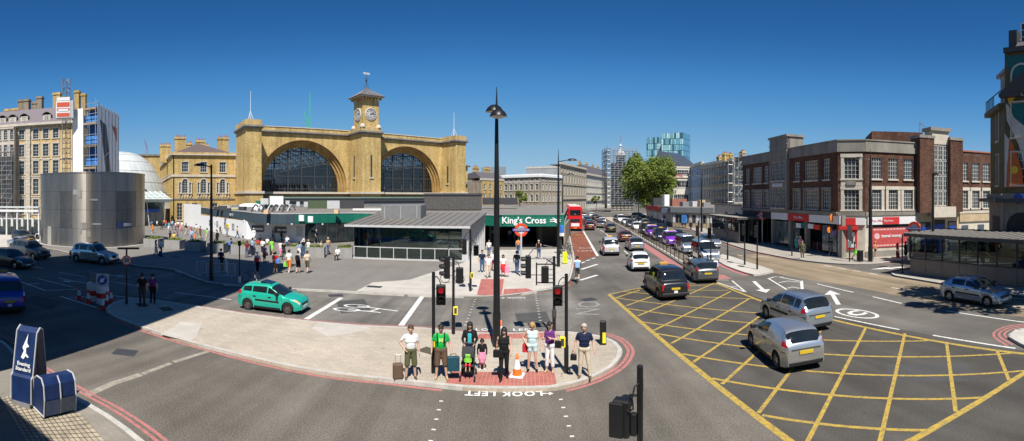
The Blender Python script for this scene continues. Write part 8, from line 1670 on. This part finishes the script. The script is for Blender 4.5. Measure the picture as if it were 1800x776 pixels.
Hp = person('man in navy polo shirt and beige trousers looking sideways', 1027, 664, 1.76, facing(1027,4), 'wide', 'tee', 'trousers', 'navy', 'beige', 'short', 'grey', shoe='brown', fine=True, fat=1.08, turn=35)
held('camera_bag', 'small black and white bag in the hand of the navy polo man', 'bag', Hp, (.34,.1,.60), bag_mesh(.2,.16,.18,cloth('black'),.1))
# two people in the shade
person('man in black seen from behind at the shaded island tip', 250, 538, 1.78, -40, 'stand', 'tee', 'trousers', 'black', 'dgrey', 'short', 'dark', fat=1.1)
person('woman in purple top seen from behind beside the man in black', 268.5, 534, 1.66, -35, 'stand', 'tee', 'trousers', 'purple', 'black', 'short', 'dark', fat=1.12)
# the crowd on the plaza (label, column, row, height, heading, pose, top, bottom, colours, hair, skin, extra)
for L in (
 ('woman in white skirt of the couple near the drum',274,450.5,1.62,60,'walk','tee','skirt','pink','white','long','dark',0,0),
 ('man in white shirt and jeans pulling a case near the drum',283,451.5,1.74,70,'walk2','tee','trousers','white','denim','short','brown',0,'case'),
 ('person in blue walking left in the crowd by the concourse door',267,404,1.7,-60,'walk','tee','trousers','blue','black','short','dark',1,0),
 ('person in white left of the crowd by the concourse door',276,403,1.72,20,'stand','tee','shorts','white','olive','short','dark',0,0),
 ('person in black in the middle of the concourse crowd',284,404,1.75,0,'walk2','tee','trousers','black','black','short','dark',2,0),
 ('person in red at the back of the concourse crowd',292,402,1.68,10,'stand','tee','trousers','red','denim','short','dark',0,0),
 ('person in sky blue shirt right of the concourse crowd',303,403.5,1.74,160,'walk','tee','trousers','sky','denim','short','brown',0,0),
 ('woman in white and maroon right end of the concourse crowd',313,404,1.65,150,'walk2','tee','skirt','white','maroon','long','dark',1,0),
 ('person in white by the hoarding corner near the crowd',320,406,1.7,170,'walk','tee','shorts','white','tan','short','dark',0,0),
 ('woman in orange walking apart left of the concourse crowd',268,410,1.66,200,'walk','tank','skirt','orange','orange','long','brown',1,0),
 ('person in white seated behind the first planter',266,432,1.1,180,'stand','tee','shorts','white','tan','short','brown',0,0),
 ('person in black beside the second planter top',299,428,1.6,180,'stand','tee','trousers','black','black','long','dark',0,0),
 ('person in yellow vest beside the second planter',306,431,1.6,150,'stand','tee','shorts','yellow','brown','short','dark',1,0),
 ('woman in pink hat behind the third planter',336,421,1.66,200,'walk','tee','skirt','pink','white','cap','red',0,0),
 ('person in sky blue behind the third planter',337,426,1.7,170,'walk2','tee','trousers','sky','denim','short','dark',1,0),
 ('man in grey walking with orange bag behind the third planter',343,424,1.72,190,'walk','tee','shorts','grey','orange','short','brown',0,0),
 ('man in brown walking toward the station by the hoarding',352,420,1.78,20,'walk','tee','shorts','brown','olive','short','dark',0,0),
 ('woman in yellow green top walking by the hoarding',364,422.5,1.66,200,'walk2','tank','trousers','lime','beige','long','dark',0,0),
 ('person in white bending near the fourth planter',380,425,1.6,60,'walk','tee','trousers','white','black','short','dark',0,0),
 ('person in black beside the fourth planter',382,429,1.7,180,'stand','long','trousers','black','black','short','dark',0,0),
 ('person in dark top sitting by the white hoarding',387,411,1.3,180,'stand','tee','trousers','dgrey','black','short','dark',0,0),
 ('person in yellow shirt passing the posters on the hoarding',417,419,1.74,60,'walk','tee','trousers','yellow','denim','short','dark',1,0),
 ('woman with blue backpack in front of the fifth planter',406,446.5,1.62,10,'stand','tee','trousers','navy','denim','short','dark',0,'pack'),
 ('person in grey standing behind the fifth planter',427,441,1.66,190,'stand','tee','trousers','grey','black','long','dark',0,0),
 ('woman in white robe at the corner of the hoarding',446,424,1.72,170,'stand','long','dress','white','white','cap','white',0,0),
 ('man in light blue shirt waiting near the sixth planter',443.5,449.5,1.78,30,'stand','tee','trousers','sky','navy','short','dark',0,0),
 ('woman in red top waiting near the sixth planter',454,447,1.68,150,'stand','tee','trousers','red','denim','long','dark',0,0),
 ('woman with long dark hair behind the red top woman',457,440,1.7,180,'stand','tee','trousers','black','black','long','dark',0,0),
 ('boy in dark blue standing in the middle of the plaza',464.5,461.5,1.62,20,'stand','tee','shorts','navy','black','short','dark',2,0),
 ('woman in white behind the sixth planter',470,443,1.64,190,'stand','tee','trousers','white','beige','short','dark',1,0),
 ('person in grey passing the left poster wall',479.5,424.5,1.7,90,'walk','tee','trousers','grey','denim','short','dark',0,0),
 ('person in black and white passing the right poster wall',494.5,425.5,1.72,100,'walk2','tee','trousers','dgrey','black','short','dark',0,0),
 ('woman in white and pink skirt with rolling bag',493,452.5,1.66,10,'walk','tank','skirt','white','pink','bob','dark',0,0),
 ('person in bright purple beside the seventh planter',507,451,1.62,60,'stand','tee','dress','purple','purple','short','dark',1,0),
 ('man in white sitting behind the seventh planter',505,440,1.66,180,'stand','tee','trousers','white','denim','short','brown',0,0),
 ('woman in white hat with red bag in the sun',452.5,480.5,1.66,-20,'walk','tee','trousers','white','black','cap','white',0,'redbag'),
 ('man in red t shirt with blue and white shoulder bag',484,481.5,1.70,-15,'walk2','tee','shorts','red','brown','short','brown',0,'bluebag'),
 ('man in pale shirt and coral shorts carrying a green bag',508,480,1.80,-10,'walk','tee','shorts','white','orange','short','dark',0,'greenbag'),
 ('man in grey with dark backpack walking to the station',524,480,1.72,-8,'walk2','tee','shorts','grey','black','short','brown',0,'darkpack'),
 ('man in cream shirt and khaki shorts with brown satchel',540,480.5,1.74,-5,'walk','tee','shorts','beige','olive','short','brown',0,0),
 ('man in black t shirt and jeans with white cap',533.5,451.5,1.78,10,'stand','tee','trousers','black','denim','cap','white',0,0),
 ('woman in white top and green shorts beside the white cap man',542,451.5,1.7,15,'walk2','tee','shorts','white','lime','short','blond',0,0),
 ('woman in black trousers leaning by the eighth planter',564.5,451.5,1.64,100,'stand','tank','trousers','beige','black','short','dark',0,0),
 ('man in dark top holding a white bag by the glass doors',556,428,1.76,120,'walk','tee','trousers','navy','dgrey','short','grey',0,0),
 ('person in dark blue standing in the shade by the barriers',388.5,474.5,1.72,-20,'stand','long','trousers','navy','black','short','dark',0,0),
 ('man in navy shirt with bag waiting at the far crossing',847.5,480,1.78,facing(847),'stand','tee','trousers','navy','denim','short','dark',1,0),
 ('man in white shirt with cross strap at the far crossing',858.5,489,1.72,facing(858),'walk2','tee','trousers','white','beige','short','dark',1,0),
 ('woman in red and white behind the tall lamp post',867,478,1.68,facing(867),'stand','tee','trousers','white','maroon','short','dark',1,0),
 ('woman in white with orange and pink bags at the far crossing',884.5,487,1.64,facing(884),'stand','tee','skirt','white','red','long','dark',0,'pinkbag'),
 ('man in black jacket walking away past the ring sign',908.5,482,1.78,10,'walk','long','trousers','dgrey','denim','short','dark',0,0),
 ('man in white shirt and black waistcoat near the station entrance',947,455,1.80,15,'walk2','tank','trousers','black','denim','bald','grey',0,0),
 ('woman in white with jeans walking near the glass pavilion',859.5,452,1.7,facing(859),'walk','tee','trousers','white','denim','short','dark',0,0),
 ('woman in coral top walking into the entrance',911,446.5,1.66,10,'walk','tank','trousers','orange','denim','short','dark',0,0),
 ('person in sky shirt deep in the entrance hall',866,424,1.72,20,'stand','tee','trousers','sky','black','short','dark',0,0),
 ('person in white in the shaded entrance hall',896,425,1.7,-20,'stand','tee','trousers','white','denim','short','dark',0,0),
 ('woman in white standing by the drum kerb',66.5,444.5,1.68,150,'stand','tank','shorts','white','denim','long','brown',0,0),
 ('man with backpack standing behind the woman by the drum',66,432,1.74,-40,'stand','tee','trousers','white','black','short','dark',0,'darkpack'),
 ('woman in turquoise robe and scarf on the east pavement',1400.5,441.5,1.66,200,'walk','long','dress','teal','teal','cap','beige',1,0),
 ('person in yellow scarf beside the turquoise robe',1407,443,1.68,200,'walk2','tee','trousers','pink','tan','cap','beige',1,0),
 ('man in green jacket standing at the kerb',1410.5,456,1.78,230,'stand','long','trousers','olive','olive','short','brown',0,0),
 ('man in grey shorts walking past the folding boards',1461,449,1.76,120,'walk','tee','shorts','dgrey','grey','short','dark',0,0),
 ('woman in white shorts beside the grey shorts man',1471,449.5,1.66,130,'walk2','tee','shorts','white','white','short','brown',0,0),
 ('woman with long dark hair and grey top before the cash machine',1503,456,1.70,140,'walk','tee','shorts','grey','lime','long','dark',1,0),
 ('man in black striding left of the tall lamp post',1522,448.5,1.78,120,'walk','tee','trousers','black','black','short','dark',0,0),
 ('blonde woman in black skirt right of the tall lamp post',1538.5,455,1.66,150,'walk2','tank','mini','orange','black','long','blond',0,0),
 ('woman in maroon dress near the red hoarding',1577.5,460.5,1.70,160,'walk','tee','dress','maroon','maroon','long','dark',0,0),
 ('woman in black beside the subway roof post',1592,456,1.70,170,'stand','long','dress','black','black','long','dark',0,0),
 ('man in orange vest behind the concourse crowd',289,400.5,1.74,10,'walk','tee','trousers','orange','navy','short','dark',0,0),
 ('woman in teal top at the front of the concourse crowd',297,407,1.64,190,'walk2','tank','skirt','teal','white','long','brown',0,0),
 ('man in beige between the crowd and the hoarding corner',309,407.5,1.76,180,'walk','tee','trousers','beige','brown','short','grey',0,0),
 ('woman in pink dress near the hoarding corner',317,410,1.62,20,'walk2','tank','dress','pink','pink','long','blond',0,0),
 ('child in red crossing behind the second planter',312,420,1.2,90,'walk','tee','shorts','red','denim','short','brown',0,0),
 ('man in navy shirt midway between planters and hoarding',327,413,1.78,15,'walk','tee','trousers','navy','beige','short','dark',2,0),
 ('woman in yellow skirt midway along the hoarding',345,412,1.64,200,'walk2','tee','skirt','white','yellow','bob','dark',0,0),
 ('man in grey suit passing the fourth poster',399,417,1.8,200,'walk','long','trousers','grey','grey','short','dark',0,0),
 ('woman in maroon top left of the boy in dark blue',434,453,1.66,170,'stand','tee','trousers','maroon','denim','long','brown',0,0),
 ('man in white polo behind the red top woman',462,451,1.78,0,'stand','tee','shorts','white','navy','short','brown',0,0),
 ('woman in green dress right of the sixth planter',478,448,1.64,160,'walk','tank','dress','lime','lime','long','dark',1,0),
 ('man in black with suitcase in front of the seventh planter',499,457,1.76,0,'walk2','tee','trousers','black','dgrey','short','dark',0,0),
 ('woman in blue and white between the seventh and eighth planters',526,455,1.66,30,'walk','tee','skirt','sky','white','long','dark',0,0),
 ('man in tan jacket left of the sitting woman',577,448,1.78,200,'walk','long','trousers','tan','denim','short','grey',0,0),
 ('person in dark coat outside the low shops',1214,406,1.74,180,'stand','long','trousers','black','black','short','dark',0,0),
 ('person in white outside the shop row',1170,397,1.7,180,'stand','tee','trousers','white','white','short','dark',0,0),
 ('person in blue at the far shop corner',1165,396,1.7,150,'stand','tee','trousers','sky','denim','short','dark',0,0)):
    lab, px, py, h, hd_, ps, tp, bt, tc, bc, hr, hc, sk, ex = L
    t = person(lab, px, py, h, hd_, ps, tp, bt, tc, bc, hr, hc, sk, shoe='black' if sum(map(ord, lab)) % 3 else 'white', group='people across the square')
    if ex == 'pack': backpack(t, 'blue')
    elif ex == 'darkpack': backpack(t, 'black')
    elif ex == 'case': held('suitcase', 'dark blue suitcase pulled by the couple near the drum', 'suitcase', t, (-.4,-.25,0), suitcase('navy'))
    elif ex: held('shoulder_bag', {'redbag':'red bag on the back of the woman in the white hat','bluebag':'blue and white bag on the hip of the red shirt man','greenbag':'bright green carrier bag held by the coral shorts man','pinkbag':'pink carrier bag held at the far crossing'}[ex], 'bag', t, {'redbag':(0,-.2,.95),'bluebag':(.24,-.12,.85),'greenbag':(-.3,.1,.45),'pinkbag':(-.3,.05,.3)}[ex], bag_mesh(.34,.2,.32 if ex != 'pinkbag' else .5,cloth({'redbag':'red','bluebag':'blue','greenbag':'lime','pinkbag':'pink'}[ex]),.08))
x, y = G(594.5, 457, .12); person('woman in white sitting on the ground against the last planter', 594.5, 457, 1.66, 178, 'sit', 'tee', 'trousers', 'white', 'black', 'short', 'dark', z0=.12, world=(x,y-.1)).location.z = .12
x, y = G(1014.5, 497); bike('bicycle ridden away from the crossing beside the kerb', x, y, 0, radians(-8), 0, M_BLACK, None)
person('cyclist with pale backpack riding away toward the bus lane', 1014.5, 497, 1.78, 8, 'ride', 'tee', 'shorts', 'white', 'grey', 'short', 'dark', z0=.02, world=(x,y-.12))
MB().bbox(-.16,.16,-.26,-.06,1.06,1.5,.05).build('backpack', cloth('sky'), [o for o in COL.objects if o.get('label','').startswith('cyclist')][0])
# people behind glass
for lab, wpos, h, tc in (('person in blue overalls inside the glass pavilion at its right end',(-5.6,43.6),1.75,'blue'),('person in white shirt inside the glass pavilion',(-9.0,45.2),1.78,'white'),('person in grey inside the left of the glass pavilion',(-14.0,43.2),1.7,'grey'),('person in dark blue inside the middle of the glass pavilion',(-11.5,43.8),1.7,'navy'),
   ('person in red shirt inside the right hand subway entrance',(28.4,17.6),1.78,'red'),('person in orange inside the right hand subway entrance',(28.6,14.9),1.5,'beige')):
    person(lab, 0, 0, h, 180, 'stand', 'tee', 'trousers', tc, 'black', 'short', 'dark', z0=.95 if 'red shirt' in lab else .13 if wpos[0] < 0 else .9, world=wpos)
bpy.data.scenes.remove(TS)
